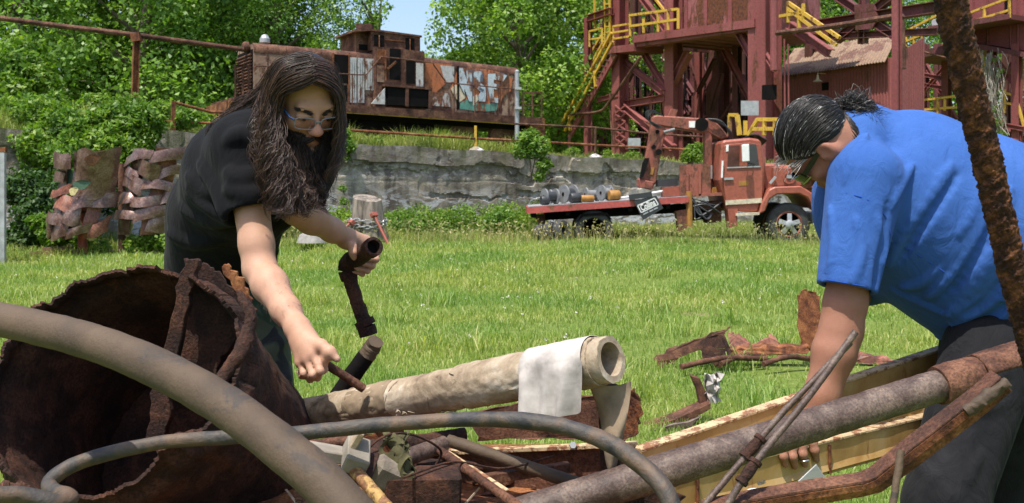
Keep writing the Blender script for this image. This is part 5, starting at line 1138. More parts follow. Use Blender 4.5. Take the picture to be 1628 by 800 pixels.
nt_.links.new(mixc(nt_, ramp(nt_, noise(nt_, 13, 6, .7, coords(nt_, (.5, .5, 1.2)), .8), [(.57, 0), (.62, .85)]), prev, (.034, .026, .021)), bs.inputs['Base Color'])
m_, nt_, bs = new_mat('mottled_thin_hose'); v = coords(nt_); a = noise(nt_, 15, 6, .65, v, .8)
nt_.links.new(ramp(nt_, a, [(.38, (.020, .020, .023)), (.50, (.052, .042, .034)), (.64, (.105, .064, .038))]), bs.inputs['Base Color']); bs.inputs['Roughness'].default_value = .66; bump(nt_, bs, a, .004); bump(nt_, bs, noise(nt_, 120, 4, .6, v), .0012); M['hose_thin'] = m_
m_, nt_, bs = new_mat('stained_cardboard'); v = coords(nt_); a = noise(nt_, 7, 8, .7, v, .6); b = noise(nt_, 90, 5, .6, v)
c_ = ramp(nt_, a, [(.34, (.08, .056, .04)), (.43, (.23, .175, .12)), (.52, (.33, .26, .185)), (.59, (.40, .33, .25)), (.66, (.52, .48, .41))]); nt_.links.new(mixc(nt_, .4, c_, ramp(nt_, b, [(.3, .6), (.65, 1.05)]), 'MULTIPLY'), bs.inputs['Base Color']); bs.inputs['Roughness'].default_value = .92; bs.inputs['Specular IOR Level'].default_value = .1; bump(nt_, bs, a, .004); bump(nt_, bs, b, .0012); M['cardboard'] = m_
M['paper'] = plain('dusty_white_paper', (.48, .44, .41), .95, .5, 16, .002, spec=.1); M['brown_paper'] = plain('brown_paper', (.25, .19, .13), .95, .5, 14, .003, spec=.1)
m_, nt_, bs = new_mat('stained_cream_paint'); v = coords(nt_); a = noise(nt_, 6, 7, .65, v, .5); b = noise(nt_, 16, 6, .7, coords(nt_, (1, 1, .25)), .3)
c_ = ramp(nt_, a, [(.3, (.24, .115, .03)), (.48, (.36, .215, .07)), (.65, (.42, .29, .13))]); c_ = mixc(nt_, ramp(nt_, b, [(.60, 0), (.68, .9)]), c_, (.20, .07, .022)); nt_.links.new(c_, bs.inputs['Base Color']); bs.inputs['Roughness'].default_value = .55; bump(nt_, bs, b, -.001); M['cream_steel'] = m_
M['flange_top'] = painted('chipped_cream_edge', (.46, .33, .19), ((.15, .06, .03), (.25, .11, .05)), .42, 30, 1, .6, 120, .001)
M['grey_wood'] = plain('grey_timber', (.24, .21, .17), .9, .4, 14, .003); M['cloth_green'] = plain('dirty_green_cloth', (.075, .068, .026), .9, .6, 20, .004); M['grit'] = plain('cement_crust', (.20, .165, .13), .95, .5, 40, .006)
M['yellow_rust'] = painted('ochre_pipe_paint', (.33, .20, .06), ((.12, .05, .02), (.22, .1, .04)), .45, 25, 1, .7, 120, .001)

def free_tube(name, pts, rad, mat, label, cat, n=28, k=14, bmp=0, seed=1, freq=40, caps=True, parent=None):
    """solid tube along a smooth path, its skin roughened with real relief"""
    q = resample(pts, max(24, k * len(pts))); K = len(q); rr = np.interp(np.linspace(0, 1, K), np.linspace(0, 1, len(rad)), rad) if hasattr(rad, '__len__') else np.full(K, rad)
    t = unit(np.gradient(q, axis=0)); x = unit(np.cross(t, np.array([0, 0, 1.0]))); y = np.cross(t, x); an = np.linspace(0, 2 * np.pi, n, endpoint=False)
    L = np.concatenate([[0], np.cumsum(np.linalg.norm(np.diff(q, axis=0), axis=1))]); circ = 2 * np.pi * rr.mean(); na = max(4, int(round(circ * freq)))
    R2 = np.repeat(rr[:, None], n, 1)
    if bmp:
        A2 = np.cos(an)[None] * na / 6.28; B2 = np.sin(an)[None] * na / 6.28; Lf = (L * freq)[:, None]
        R2 = R2 + bmp * (vnoise(Lf + A2 * .7, B2 + A2 * .3, 1, seed) + .6 * vnoise(Lf * 2.1 + A2, B2 * 2 - A2, 1, seed + 1) + .35 * vnoise(Lf * 4.3 - A2 * 2, B2 * 4, 1, seed + 2))
    v = q[:, None] + (x[:, None] * np.cos(an)[None, :, None] + y[:, None] * np.sin(an)[None, :, None]) * R2[..., None]
    i = np.arange(K * n).reshape(K, n); qd = np.stack([i[:-1], np.roll(i[:-1], -1, 1), np.roll(i[1:], -1, 1), i[1:]], -1).reshape(-1, 4)
    v = v.reshape(-1, 3); tr = []
    if caps:
        v = np.concatenate([v, q[:1], q[-1:]]); tr = [(i[0, (j + 1) % n], i[0, j], K * n) for j in range(n)] + [(i[-1, j], i[-1, (j + 1) % n], K * n + 1) for j in range(n)]
    o = np_mesh(name, v, qd, tr, M[mat], parent, sharp=60)
    return tag(o, label, cat) if label else o
def plate(name, pts, ext, mat, label, cat, parent=None, bevel=.0015, crumple=0, seed=0):
    m = MB(); r = random.Random(seed); m.prism([Vector(p) + Vector((r.uniform(-1, 1), r.uniform(-1, 1), r.uniform(-1, 1))) * crumple for p in pts], ext); o = m.build(name, M[mat], parent, bevel=bevel)
    return tag(o, label, cat) if label else o
def PX(pts, Y): return [P(x, y, Y) for x, y in pts]
def ragged(pts, n, amp, seed):
    """outline with torn, irregular edges"""
    r = np.random.default_rng(seed); pts = [np.array(tuple(p)) for p in pts]; out = []
    for i in range(len(pts)):
        a, b = pts[i], pts[(i + 1) % len(pts)]; d = b - a; nrm = np.cross(d, [0, 1, 0]); nrm = nrm / (np.linalg.norm(nrm) + 1e-9)
        for k in range(n): out.append(Vector(a + d * (k + (r.uniform(-.3, .3) if k else 0)) / n + nrm * (r.normal(0, amp) if k else 0)))
    return out

# the steel bench the pile lies on
ZD = .62
bench = empty('scrap_bench', (-.15, 2.0, 0), 'low rusty steel bench carrying the heap of scrap', 'bench')
m = MB(); m.box((-.18, 1.98, ZD - .015), (1.10, .95, .03)); m.build('bench_top', M['rust_bright'], bench, bevel=.003)
for sx in (-.66, .30):
    for sy in (1.58, 2.38):
        m = MB(); m.bar((sx, sy, 0), (sx, sy, ZD - .03), .06); m.build('leg', M['rust_mid'], bench)
m = MB(); m.bar((-.73, 1.52, ZD - .06), (.36, 1.52, ZD - .06), .03, .06); m.bar((-.73, 2.44, ZD - .06), (.36, 2.44, ZD - .06), .03, .06); m.build('apron', M['rust_mid'], bench)

# big torn bucket
def bucket():
    C0 = P(180, 594, 1.83); ax = Vector((.13, .80, -.55)).normalized(); x = ax.cross(Zv).normalized(); y = x.cross(ax).normalized()
    root = empty('bucket', (C0.x, C0.y, 0), 'big dark rusty bucket with a torn ragged rim lying open at the left', 'bucket'); n, K = 420, 44; an = np.linspace(0, 2 * np.pi, n, endpoint=False)
    r_ = np.random.default_rng(2); kn = np.sort(r_.uniform(0, 6.283, 46)); hv = r_.normal(0, .011, 46) * (r_.uniform(size=46) < .7); jag = np.interp(an, kn, hv, period=6.283) + .010 * vnoise(an * 2.3, an * 0, 1, 71) + np.where(vnoise(an * 3.1, an * 0, 1, 78) > .35, -.012, 0) + .0022 * r_.normal(0, 1, n) - .05 * np.exp(-((an - 5.6) / .22) ** 2)
    def surf(off):
        v = []
        for k in range(K):
            s = k / (K - 1); h = (s * .46) + jag * (1 - s) ** 3; r = .238 - .012 * s + .010 * np.exp(-((s - .10) / .045) ** 2) - .010 * np.exp(-((s - .02) / .05) ** 2) + off + .004 * np.sin(an * 3 + 1) + .0022 * vnoise(an * 9, np.full(n, s * 14), 1, 74) + .0012 * vnoise(an * 24, np.full(n, s * 40), 1, 75)
            v.append(np.array(C0)[None] + np.outer(h, ax) + np.outer(r * np.cos(an) * 1.05, x) + np.outer(r * np.sin(an), y))
        return np.stack(v)
    a, b = surf(0), surf(-.007 + 0 * an); v = np.concatenate([b[::-1], a]).reshape(-1, 3); i = np.arange(2 * K * n).reshape(2 * K, n)
    q = np.stack([i[:-1], np.roll(i[:-1], -1, 1), np.roll(i[1:], -1, 1), i[1:]], -1).reshape(-1, 4); np_mesh('wall', v, q, mat=M['rust_dark'], parent=root, sharp=50)
    m = MB(); c1 = C0 + ax * .45; m.lathe(c1, ax, [(-.02, .0005), (-.02, .236), (.012, .238), (.012, .0005)], 48); m.build('bottom', M['rust_dark'], root)
    for d_ in ((.72, 0), (-.72, 0)):
        m = MB(); f_ = C0 + ax * .44 + x * .16 * (1 if d_[0] > 0 else -1); m.bar(Vector((f_.x, f_.y, 0)), Vector((f_.x, f_.y, f_.z - .12)), .05); m.build('stand_leg', M['rust_dark'], root)
    plate('inner_rib', ragged(PX([(291, 410), (314, 414), (300, 470), (283, 560), (268, 640), (262, 712), (228, 712), (240, 640), (258, 560), (280, 470)], 1.94), 5, .003, 8), (.004, .014, 0), 'rust_dark', None, None, root)
    plate('torn_panel', ragged(PX([(300, 425), (330, 420), (352, 436), (380, 470), (396, 508), (372, 545), (345, 585), (318, 640), (300, 600), (278, 600), (290, 500)], 1.99), 5, .004, 7), (0, .006, 0), 'rust_dark', None, None, root)
    free_tube('rolled_lip', [P(372, 452, 1.86), P(394, 492, 1.84), P(397, 520, 1.83), P(382, 560, 1.81), P(352, 604, 1.79), P(326, 650, 1.77)], [.004, .009, .013, .014, .012, .007], 'rust_dark', None, None, 16, 14, .0025, 33, 45, parent=root)
    plate('torn_flap', ragged(PX([(352, 425), (362, 418), (378, 440), (396, 470), (402, 500), (392, 496), (375, 465)], 1.85), 4, .004, 9), (0, .005, 0), 'rust_bright', None, None, root)
bucket()
# the two hoses
free_tube('hose', [P(-70, 498, 1.62), P(0, 508, 1.56), P(90, 528, 1.48), P(170, 552, 1.41), P(260, 590, 1.33), P(350, 640, 1.25), P(430, 698, 1.18), P(500, 756, 1.13), P(570, 830, 1.09), P(620, 900, 1.07)], [.0265, .0265, .026, .026, .026, .0255, .0255, .0255], 'hose_brown', 'thick faded brown hose arching across the lower left foreground', 'hose', 36, 12, .0006, 5, 30)
free_tube('thin_hose', [P(-60, 792, 1.30), P(30, 788, 1.34), P(88, 800, 1.36), P(110, 792, 1.40), P(78, 775, 1.48), P(95, 752, 1.50), P(142, 730, 1.52), P(250, 705, 1.55), P(370, 695, 1.58), P(480, 688, 1.60), P(600, 676, 1.60), P(720, 668, 1.58), P(820, 668, 1.55), P(900, 680, 1.52), P(970, 706, 1.48), P(1025, 745, 1.45), P(1060, 785, 1.42), P(1082, 850, 1.40)], [.012, .012, .0115, .011, .0115, .012, .0115, .0125, .0135, .0135], 'hose_thin', 'thin mottled grey hose looping across the pile in front of the cardboard tube', 'hose', 24, 14, .0009, 8, 22)
# cardboard tube
tb = empty('cardboard_tube', P(700, 640, 2.0), 'stained cardboard tube with peeling paper lying across the pile', 'tube')
a0, a1 = P(438, 672, 2.36), P(972, 571, 1.74); ta = (a1 - a0).normalized(); tx = ta.cross(Zv).normalized(); tz = tx.cross(ta)
def tsh(name, s0, s1, ro, ri, mat, seed, torn=0.0, bmp=.0014):
    L = (a1 - a0).length; n, K = 56, 60; an = np.linspace(0, 2 * np.pi, n, endpoint=False); vo = []; vi = []
    for k in range(K):
        s = s0 + (s1 - s0) * k / (K - 1); e = torn * 1.6 * (vnoise(an * 2.2, an * 0 + 3, 1, seed) + .5 * vnoise(an * 6, an * 0 + 3, 1, seed + 1)) * (1 if k == 0 else 0)
        rr = ro + bmp * (vnoise(an * 5, np.full(n, s * 30), 1, seed + 2) + vnoise(an * 14, np.full(n, s * 90), 1, seed + 3)); c = np.array(a0)[None] + np.outer(s * L + e, ta)
        vo.append(c + np.outer(rr * np.cos(an), tx) + np.outer(rr * np.sin(an), tz)); vi.append(c + np.outer((ri + 0 * an) * np.cos(an), tx) + np.outer((ri + 0 * an) * np.sin(an), tz))
    v = np.concatenate([np.stack(vo), np.stack(vi)[::-1]]); i = np.arange(2 * K * n).reshape(2 * K, n); i2 = np.concatenate([i, i[:1]])
    q = np.stack([i2[:-1], np.roll(i2[:-1], -1, 1), np.roll(i2[1:], -1, 1), i2[1:]], -1).reshape(-1, 4); return np_mesh(name, v.reshape(-1, 3), q, mat=M[mat], parent=tb, sharp=45)
tsh('core', 0, 1, .0410, .030, 'cardboard', 81); tsh('outer_wrap', .64, .975, .0438, .0415, 'cardboard', 85, .010); tsh('torn_layer', .30, .44, .0424, .0408, 'brown_paper', 95, .016)
m = MB(); s_pts = []
for k in range(120):
    s = .05 + .52 * k / 119; an_ = k * .21; s_pts.append(a0 + ta * ((a1 - a0).length * s) + (tx * math.cos(an_) + tz * math.sin(an_)) * .0414)
m.tube(s_pts, .0009, 4, False); m.build('spiral_seam', M['brown_paper'], tb)
L_ = (a1 - a0).length; r_ = np.random.default_rng(14)
for k in range(16):
    s = r_.uniform(.2, .62); an_ = r_.uniform(1.2, 2.6) + math.pi; c = a0 + ta * L_ * s + (tx * math.cos(an_) + tz * math.sin(an_)) * .042; out = (tx * math.cos(an_) + tz * math.sin(an_)); tt_ = out.cross(ta)
    sz = r_.uniform(.006, .016); m = MB(); m.prism([c + (ta * math.cos(b) * sz + tt_ * math.sin(b) * sz * .6) * r_.uniform(.6, 1.2) + out * r_.uniform(0, .004) for b in np.linspace(0, 5.2, 7)], out * .0012); m.build('loose_flake', M['cardboard' if k % 3 else 'paper'], tb)
# white sheet over the tube, and the brown paper hanging from its end
def drape():
    rows = []
    for i in range(25):
        s = .822 + (.968 - .822) * i / 24; row = []
        for j in range(34):
            t = j / 33; wav = .0025 * math.sin(i * .8 + t * 7) + .002 * math.sin(i * .37 + 2)
            arc = 2.75 - t * 3.35; 
            if arc > .15: p = a0 + ta * L_ * s + (tx * math.cos(arc) + tz * math.sin(arc)) * (.0465 + abs(wav) * .3)
            else:
                dwn = (.15 - arc) * .124; p = a0 + ta * L_ * (s + .06 * dwn * (24 - i) / 24) + (tx * math.cos(.15) + tz * math.sin(.15)) * .0465 + Vector((0, -.006 - .010 * dwn * 8 * math.sin(i * .25), -dwn * (1 + .035 * math.sin(i * .28 + .4) - .10 * abs(i / 12 - 1) ** 6))) + tx * wav * (1 + dwn * 20)
            row.append(p)
        rows.append(row)
    m = MB(); m.grid(rows, (0, .0009, .0004)); return m.build('paper_sheet', M['paper'], None, smooth=70)
_ptest = a0 + tx; FRONT = 1 if _ptest.y < a0.y else -1
if FRONT < 0: tx = -tx
tag(drape(), 'dusty white sheet of paper draped over the right end of the cardboard tube', 'paper')
rows = []
for i in range(15):
    u_ = i / 14; row = []
    for j in range(20):
        t = j / 19; x0 = 934 + 70 * u_; top_ = 606 + 8 * math.sin(3.1 * u_); tip = 975; tq = t ** 1.5; xx = x0 * (1 - tq) + (tip + (u_ - .5) * 10) * tq + 8 * math.sin(t * 4) * (1 - u_); yy = top_ + t * (150 - 60 * abs(u_ - .55) * (1 - t * .5)); row.append(P(xx, yy, 1.76 - .02 * math.sin(u_ * 3) + .015 * math.sin(t * 5 + u_ * 2)))
    rows.append(row)
m = MB(); m.grid(rows, (0, .0012, 0)); tag(m.build('torn_paper', M['brown_paper'], None, smooth=70), 'strip of brown paper hanging in a point from the open end of the cardboard tube', 'paper')
# large pipe with coupling and broken shell
lp = empty('steel_pipe', P(1300, 680, 1.82), 'long rusty steel pipe with a coupling crossing the lower right', 'pipe')
pa, pb, pc = P(820, 822, 1.66), P(1494, 613, 1.90), P(1720, 545, 1.99); pd = (pb - pa).normalized()
free_tube('shaft', [pa, pa.lerp(pb, .5), pb], .0305, 'pipe_steel', None, None, 40, 40, .0006, 51, 60, parent=lp)
free_tube('coupling', [pb - pd * .004, pb + pd * .006, pb + pd * .05, pb + pd * .088], [.036, .0385, .0375, .036], 'rust_mid', None, None, 36, 16, .0012, 53, 60, parent=lp)
qd_ = (pc - pb).normalized(); x_ = qd_.cross(Zv).normalized(); z_ = x_.cross(qd_); rows = []
for k in range(40):
    s = .085 + .42 * k / 39; row = []
    for j in range(30):
        an_ = .1 + (j / 29) * (4.4 + (.5 if s < .14 else .2 * math.sin(s * 40)) - .9 * (1 if .13 < s < .22 else 0)); row.append(pb + qd_ * s + (x_ * math.cos(an_) + z_ * math.sin(an_)) * (.0335 + .001 * math.sin(s * 70 + j)))
    rows.append(row)
m = MB(); m.grid(rows); o = m.build('broken_shell', M['rust_mid'], lp, smooth=60); so_m = o.modifiers.new('thickness', 'SOLIDIFY'); so_m.thickness = .006
# the stained steel channel
cb = empty('steel_channel', P(1290, 720, 2.2), 'long cream painted steel channel with rust stains, gripped in the hand', 'beam')
nt0 = P(1070, 765, 1.93); nt1 = nt0 + (P(1460, 668, 2.40) - nt0) * 1.55; ft0, ft1 = P(1020, 719, 2.07), P(1760, 455, 2.62); dwn = Vector((0, 0, -.070))
ft1 = ft0 + (P(1500, 557, 2.62) - ft0) * 1.4
def flange(a, b, th, name, n=60):
    m = MB(); nr = Vector((b.y - a.y, a.x - b.x, 0)).normalized(); 
    if nr.y > 0: nr = -nr
    rows = [[a.lerp(b, i / n) + dwn * j / 3 + nr * .0004 * math.sin(i * .9) for i in range(n + 1)] for j in range(4)]; m.grid(rows, -nr * th); return m.build(name, M['cream_steel'], cb, smooth=40), nr
nf, nr_ = flange(nt0, nt1, .007, 'near_flange'); ff, fr_ = flange(ft0, ft1, .007, 'far_flange')
m = MB(); m.add([nt0 + dwn * .96, nt1 + dwn * .96, ft1 + dwn * .96, ft0 + dwn * .96], [(0, 1, 2, 3)]); o = m.build('web', M['cream_steel'], cb); o.modifiers.new('thickness', 'SOLIDIFY').thickness = .008
for a, b, nr, nm in ((nt0, nt1, nr_, 'near_lip'), (ft0, ft1, fr_, 'far_lip')):
    m = MB(); m.bar(a - nr * .012 + Zv * .003, b - nr * .012 + Zv * .003, .030, .007); m.build(nm, M['flange_top'], cb, bevel=.0015)
for f_ in (.05, .375):
    m = MB(); p = nt0.lerp(nt1, f_) + nr_ * .004; m.tube([p - Zv * .004, p + dwn * .98], .0035, 8); m.build('weld_seam', M['rust_bright'], nf, smooth=50)
m = MB(); c = nt0.lerp(nt1, .20) + dwn * .72 + nr_ * .0012; e_ = (nt1 - nt0).normalized(); m.prism([c + (e_ * math.cos(a) * .011 + Zv * math.sin(a) * .007) * (1 + .25 * math.sin(3 * a)) for a in np.linspace(0, 5.9, 14)], nr_ * .0006); m.build('paint_chip', M['grit'], nf)
# cream angle in the middle of the pile
ca = empty('angle_iron', P(870, 730, 2.1), 'cream topped angle iron lying across the middle of the pile', 'beam')
m = MB(); m.bar(P(640, 722, 2.16), P(1012, 706, 2.02), .020, .009); m.build('top_edge', M['flange_top'], ca, bevel=.001)
m = MB(); m.prism([P(642, 726, 2.17), P(1010, 710, 2.03), P(1002, 775, 2.03), P(655, 790, 2.17)], (0, .006, 0)); m.build('web_plate', M['rust_mid'], ca)
m = MB(); m.lathe(P(911, 708, 2.04), Vector((0, -1, .3)), [(-.004, .008), (.005, .007)], 6); m.build('bolt', M['grey_metal'], ca)
# loose pipes, rods and lumps
def rod(name, a, b, r, mat, label, cat, bmp=.0006, seed=1, mid=None): return free_tube(name, [P(*a), *([P(*mid)] if mid else [P(*a).lerp(P(*b), .5)]), P(*b)], r, mat, label, cat, 20, 30, bmp, seed, 60)
rod('conduit', (712, 700, 1.95), (935, 775, 1.86), .0125, 'hose_brown', 'tan conduit running down to the right under the cream angle iron', 'pipe', .0006, 2)
rod('iron_rod', (692, 712, 1.86), (838, 815, 1.62), .0085, 'rust_mid', 'purplish iron rod slanting to the bottom edge in the middle of the pile', 'rod', .0008, 3)
rod('bent_pipe', (598, 760, 1.74), (705, 706, 1.88), .0155, 'pipe_steel', 'short grey pipe with cement crust and a cloth knotted on it', 'pipe', .0008, 4, (650, 728, 1.80))
rod('ochre_pipe', (556, 738, 1.66), (622, 815, 1.54), .0105, 'yellow_rust', 'ochre painted pipe pointing down at the bottom edge left of the cement lump', 'pipe', .0006, 5)
rod('short_pipe', (480, 712, 1.86), (560, 700, 1.86), .012, 'rust_mid', 'short rusty pipe end under the thin hose beside the bucket', 'pipe', .0008, 6)
rod('cross_pipe', (640, 706, 1.98), (740, 692, 2.02), .015, 'rust_dark', 'dark pipe lying under the thin hose behind the knotted cloth', 'pipe', .0008, 16)
m = MB(); m.box(P(612, 752, 1.70), (.060, .05, .055), Euler((.3, .5, .4)).to_matrix()); o = m.build('cement_lump', M['grit'], None, bevel=.012); tag(o, 'lump of cement crust on the end of the grey pipe', 'lump')
r_ = np.random.default_rng(21); rows = []
for i in range(20):
    s = i / 19; c = P(628, 690, 1.73).lerp(P(645, 765, 1.70), s); rows.append([c + Vector((.020 * math.cos(a) * (1 - .3 * math.sin(s * 3.1)) + .006 * math.sin(i * 1.3 + a * 2), .014 * math.sin(a), .006 * math.sin(a * 3 + i))) for a in np.linspace(0, 5.6, 14)])
m = MB(); m.grid(rows); o = m.build('knotted_cloth', M['cloth_green'], None, smooth=70); o.modifiers.new('thickness', 'SOLIDIFY').thickness = .002; tag(o, 'dirty green rag knotted round the short grey pipe', 'rag')
pth_ = resample([P(618, 700, 1.71), P(608, 716, 1.70), P(626, 730, 1.695), P(650, 716, 1.70), P(640, 742, 1.685), P(656, 774, 1.685)], 30); m = MB()
m.grid([[Vector(p) + Vector((.011 * t * math.cos(i * .5), -.002 * abs(t), .010 * t * math.sin(i * .5 + .6))) for t in (-1, -.3, .3, 1)] for i, p in enumerate(pth_)], (0, .0012, 0)); tag(m.build('rag_strip', M['cloth_green'], None, smooth=60), 'twisted strip of the green rag hanging over the rusty block', 'rag')
def block(name, c, size, rot, mat, lab, cat='block', bev=.002): m = MB(); m.box(P(*c), size, Euler(rot).to_matrix()); return tag(m.build(name, M[mat], None, bevel=bev), lab, cat)
block('wood_block', (532, 722, 1.68), (.085, .05, .018), (.1, .28, .5), 'grey_wood', 'pale grey timber offcut lying flat beside the thick hose'); block('wood_block', (566, 724, 1.66), (.04, .06, .032), (.5, .35, .3), 'grey_wood', 'small pale wood block standing on edge left of the cement lump')
block('wood_block', (520, 752, 1.70), (.10, .07, .02), (.1, .1, .2), 'rotten_wood', 'dark timber offcut under the pale wood block')
block('rusty_block', (672, 772, 1.72), (.13, .07, .05), (.05, .02, .12), 'rust_dark', 'rusty steel block under the green rag', 'block', .004); block('wood_strip', (563, 705, 1.66), (.012, .03, .055), (.2, .5, .2), 'cardboard', 'narrow splinter of wood leaning on the pale wood block', 'splinter')
for k, (pts, Y, mat, lab) in enumerate((
    ([(745, 655), (850, 640), (1000, 625), (1018, 640), (1015, 690), (985, 705), (900, 700), (760, 702)], 2.12, 'rust_mid', 'large brown rusty sheet standing behind the thin hose under the cardboard tube'),
    ([(985, 625), (1008, 618), (1020, 645), (1012, 690), (985, 690)], 1.98, 'rust_bright', 'curled rusty scrap right of the hanging brown paper'),
    ([(560, 690), (640, 684), (660, 730), (600, 745)], 2.1, 'rust_bright', 'reddish scrap sheet behind the green rag'),
    ([(640, 745), (880, 742), (920, 800), (650, 812)], 1.93, 'rust_bright', 'flat reddish plate at the bottom of the pile'),
    ([(470, 735), (530, 725), (560, 790), (500, 830), (470, 800)], 1.78, 'rust_dark', 'dark jagged scrap plate between the bucket and the ochre pipe'),
    ([(880, 775), (1000, 755), (1090, 790), (1060, 830), (900, 830)], 1.8, 'rust_dark', 'dark scrap plate under the steel pipe at the bottom edge'))):
    flat = k in (3,)
    q = ragged(PX(pts, Y), 5, .004, 90 + k)
    if flat: q = [Vector((p.x, Y + (p.z - .68) * 2.2, ZD + .012 + .004 * math.sin(p.x * 30))) for p in q]
    plate('scrap_plate', q, (0, .007, 0) if not flat else (0, 0, .005), mat, lab, 'scrap metal', None, .001, .002, k)
m = MB(); m.bar(P(985, 640, 1.86), P(1000, 790, 1.86), .05); m.bar(P(930, 640, 2.0), P(930, 790, 2.0), .06); tag(m.build('support_block', M['rust_dark'], None, bevel=.004), 'upright rusty blocks propping the open end of the cardboard tube', 'prop') if False else None
free_tube('prop_pipe', [P(968, 616, 1.80), P(970, 700, 1.82), P(972, 850, 1.82)], .020, 'rust_dark', 'rusty upright pipe stub propping the cardboard tube', 'pipe', 20, 20, .001, 44, 50)
# slanting pipe behind the tube and the iron bar in the hand
sp = empty('pipe_stub', P(570, 600, 2.25), 'dark pipe stub with a tan broken end leaning behind the cardboard tube', 'pipe')
free_tube('sleeve', [P(525, 650, 2.28), P(555, 605, 2.27), P(583, 565, 2.26)], [.0215, .021, .0205], 'dark_steel_and_shade', None, None, 24, 20, .0006, 61, 60, parent=sp)
free_tube('broken_end', [P(582, 567, 2.26), P(592, 551, 2.26), P(597, 543, 2.25)], [.0195, .020, .017], 'hose_brown', None, None, 24, 14, .0018, 62, 60, parent=sp)
free_tube('iron_bar', [P(497, 566, 2.035), P(540, 593, 2.06), P(578, 618, 2.08)], .0092, 'rust_mid', 'short rusty iron bar gripped in the hand above the cardboard tube', 'bar', 20, 30, .0006, 63, 70)
# pipe elbow in the other hand
el = empty('pipe_elbow', P(570, 450, 2.58), 'dark rusted pipe with an elbow and union held up in the hand', 'pipe')
free_tube('elbow', [P(593, 393, 2.50), P(578, 403, 2.55), P(560, 414, 2.60), P(552, 428, 2.615), P(556, 444, 2.61)], [.0235, .0225, .0245, .026, .0225], 'rust_dark', None, None, 26, 12, .0016, 64, 60, caps=False, parent=el)
m = MB(); d_ = (P(593, 393, 2.50) - P(578, 403, 2.55)).normalized(); c = P(593, 393, 2.50); m.pipe(c - d_ * .02, c + d_ * .006, .0250, .0175, 24); m.build('open_mouth', M['rust_dark'], el, smooth=40); m = MB(); m.lathe(c - d_ * .018, d_, [(0, .001), (0, .018), (.001, .018)], 20); m.build('bore', M['dark_steel_and_shade'], el)  # the bore is a dark disc standing in for shade inside the pipe
free_tube('shank', [P(555, 440, 2.61), P(568, 482, 2.61), P(582, 520, 2.60)], [.0195, .0185, .0190], 'rust_dark', None, None, 24, 24, .0016, 65, 60, parent=el)
free_tube('union_nut', [P(578, 509, 2.60), P(582, 518, 2.60)], [.0265, .0265], 'rust_dark', None, None, 8, 10, .0012, 66, 60, parent=el); free_tube('union_end', [P(582, 519, 2.60), P(586, 533, 2.60)], [.0250, .0235], 'rust_dark', None, None, 24, 12, .0014, 67, 60, parent=el)
# wire rods with couplings
def wire(pts, r, lab, coup):
    root = empty('tie_rod', P(*pts[0]), lab, 'rod'); free_tube('shaft', [P(*p) for p in pts], r, 'pipe_steel', None, None, 12, 24, .0004, 68, 60, parent=root)
    q = resample([P(*p) for p in pts], 200)
    for f_ in coup:
        i = int(f_ * 199); d = Vector(q[min(199, i + 3)] - q[i]).normalized(); c = Vector(q[i]); m = MB(); m.lathe(c, d, [(-.020, .004), (-.020, .0095), (-.014, .0095), (-.013, .0075), (-.003, .0085), (.003, .0085), (.013, .0075), (.014, .0095), (.020, .0095), (.020, .004)], 12); m.build('coupling', M['rust_dark'], root, smooth=40)
wire([(1352, 545, 1.50), (1250, 650, 1.47), (1190, 720, 1.45), (1110, 815, 1.42)], .0048, 'upper thin steel tie rod with a rusty coupling slanting across the pipe', (.64,))
wire([(1360, 528, 1.49), (1290, 625, 1.46), (1225, 705, 1.43), (1180, 765, 1.41), (1150, 815, 1.40)], .0052, 'lower thin steel tie rod with a rusty coupling slanting across the pipe', (.80,))
# bent flat iron and small things lower right
fi = empty('flat_iron', P(1400, 765, 1.4), 'bent rusty flat iron rising to the right in the lower right corner', 'iron bar')
YI = 1.42
m = MB(); rows = []
top_ = [(1120, 815), (1200, 798), (1300, 781), (1375, 770), (1392, 763), (1440, 724), (1500, 678), (1560, 632), (1592, 604)]; bot_ = [(1120, 840), (1200, 821), (1300, 803), (1375, 790), (1402, 783), (1452, 748), (1512, 702), (1572, 655), (1610, 622)]
m.grid([[P(x, y, YI - .012) for x, y in top_], [P((x + x2) / 2, (y + y2) / 2, YI - .010) for (x, y), (x2, y2) in zip(top_, bot_)], [P(x, y, YI) for x, y in bot_]], (0, .006, 0)); m.build('plate', M['rust_bright'], fi, bevel=.001)
m = MB(); m.grid([[P(x, y, YI - .012) for x, y in top_], [P(x, y, YI - .012) + Vector((0, .030, .004)) for x, y in top_]], (0, 0, .005)); m.build('lip', M['rust_mid'], fi, bevel=.001)
free_tube('clay_crust', [P(1535, 655, YI - .01), P(1570, 630, YI - .012), P(1602, 608, YI - .01)], [.007, .010, .008], 'hose_brown', None, None, 14, 14, .003, 69, 60, parent=fi)
rod('peg', (1433, 716, 1.36), (1418, 815, 1.34), .0052, 'hose_brown', 'thin tan rod standing in front of the bent flat iron', 'rod', .0004, 7)
plate('tin_offcut', PX([(1250, 783), (1298, 738), (1318, 768), (1312, 775), (1262, 790)], 1.55), (0, .002, 0), 'grey_metal', 'grey tin offcut standing behind the bent flat iron', 'tin scrap')
m = MB(); m.lathe(P(1205, 795, 1.56), Vector((0, -.3, 1)), [(0, .022), (.004, .024), (.007, .022)], 24); tag(m.build('white_disc', M['white'], None, smooth=40), 'white plastic disc at the bottom edge behind the bent flat iron', 'disc')
# pitted pole leaning across the right side
free_tube('pitted_pole', [P(1497, -60, 1.50), P(1530, 90, 1.54), P(1568, 250, 1.58), P(1610, 430, 1.62), P(1640, 545, 1.65), P(1690, 720, 1.70), P(1770, 1000, 1.79), P(1853, 1290, 1.94)], [.0235, .0225, .0215, .0205, .020], 'pole_rust', 'deeply pitted rusty pole leaning across the right of the picture', 'pole', 150, 130, .0021, 77, 150)
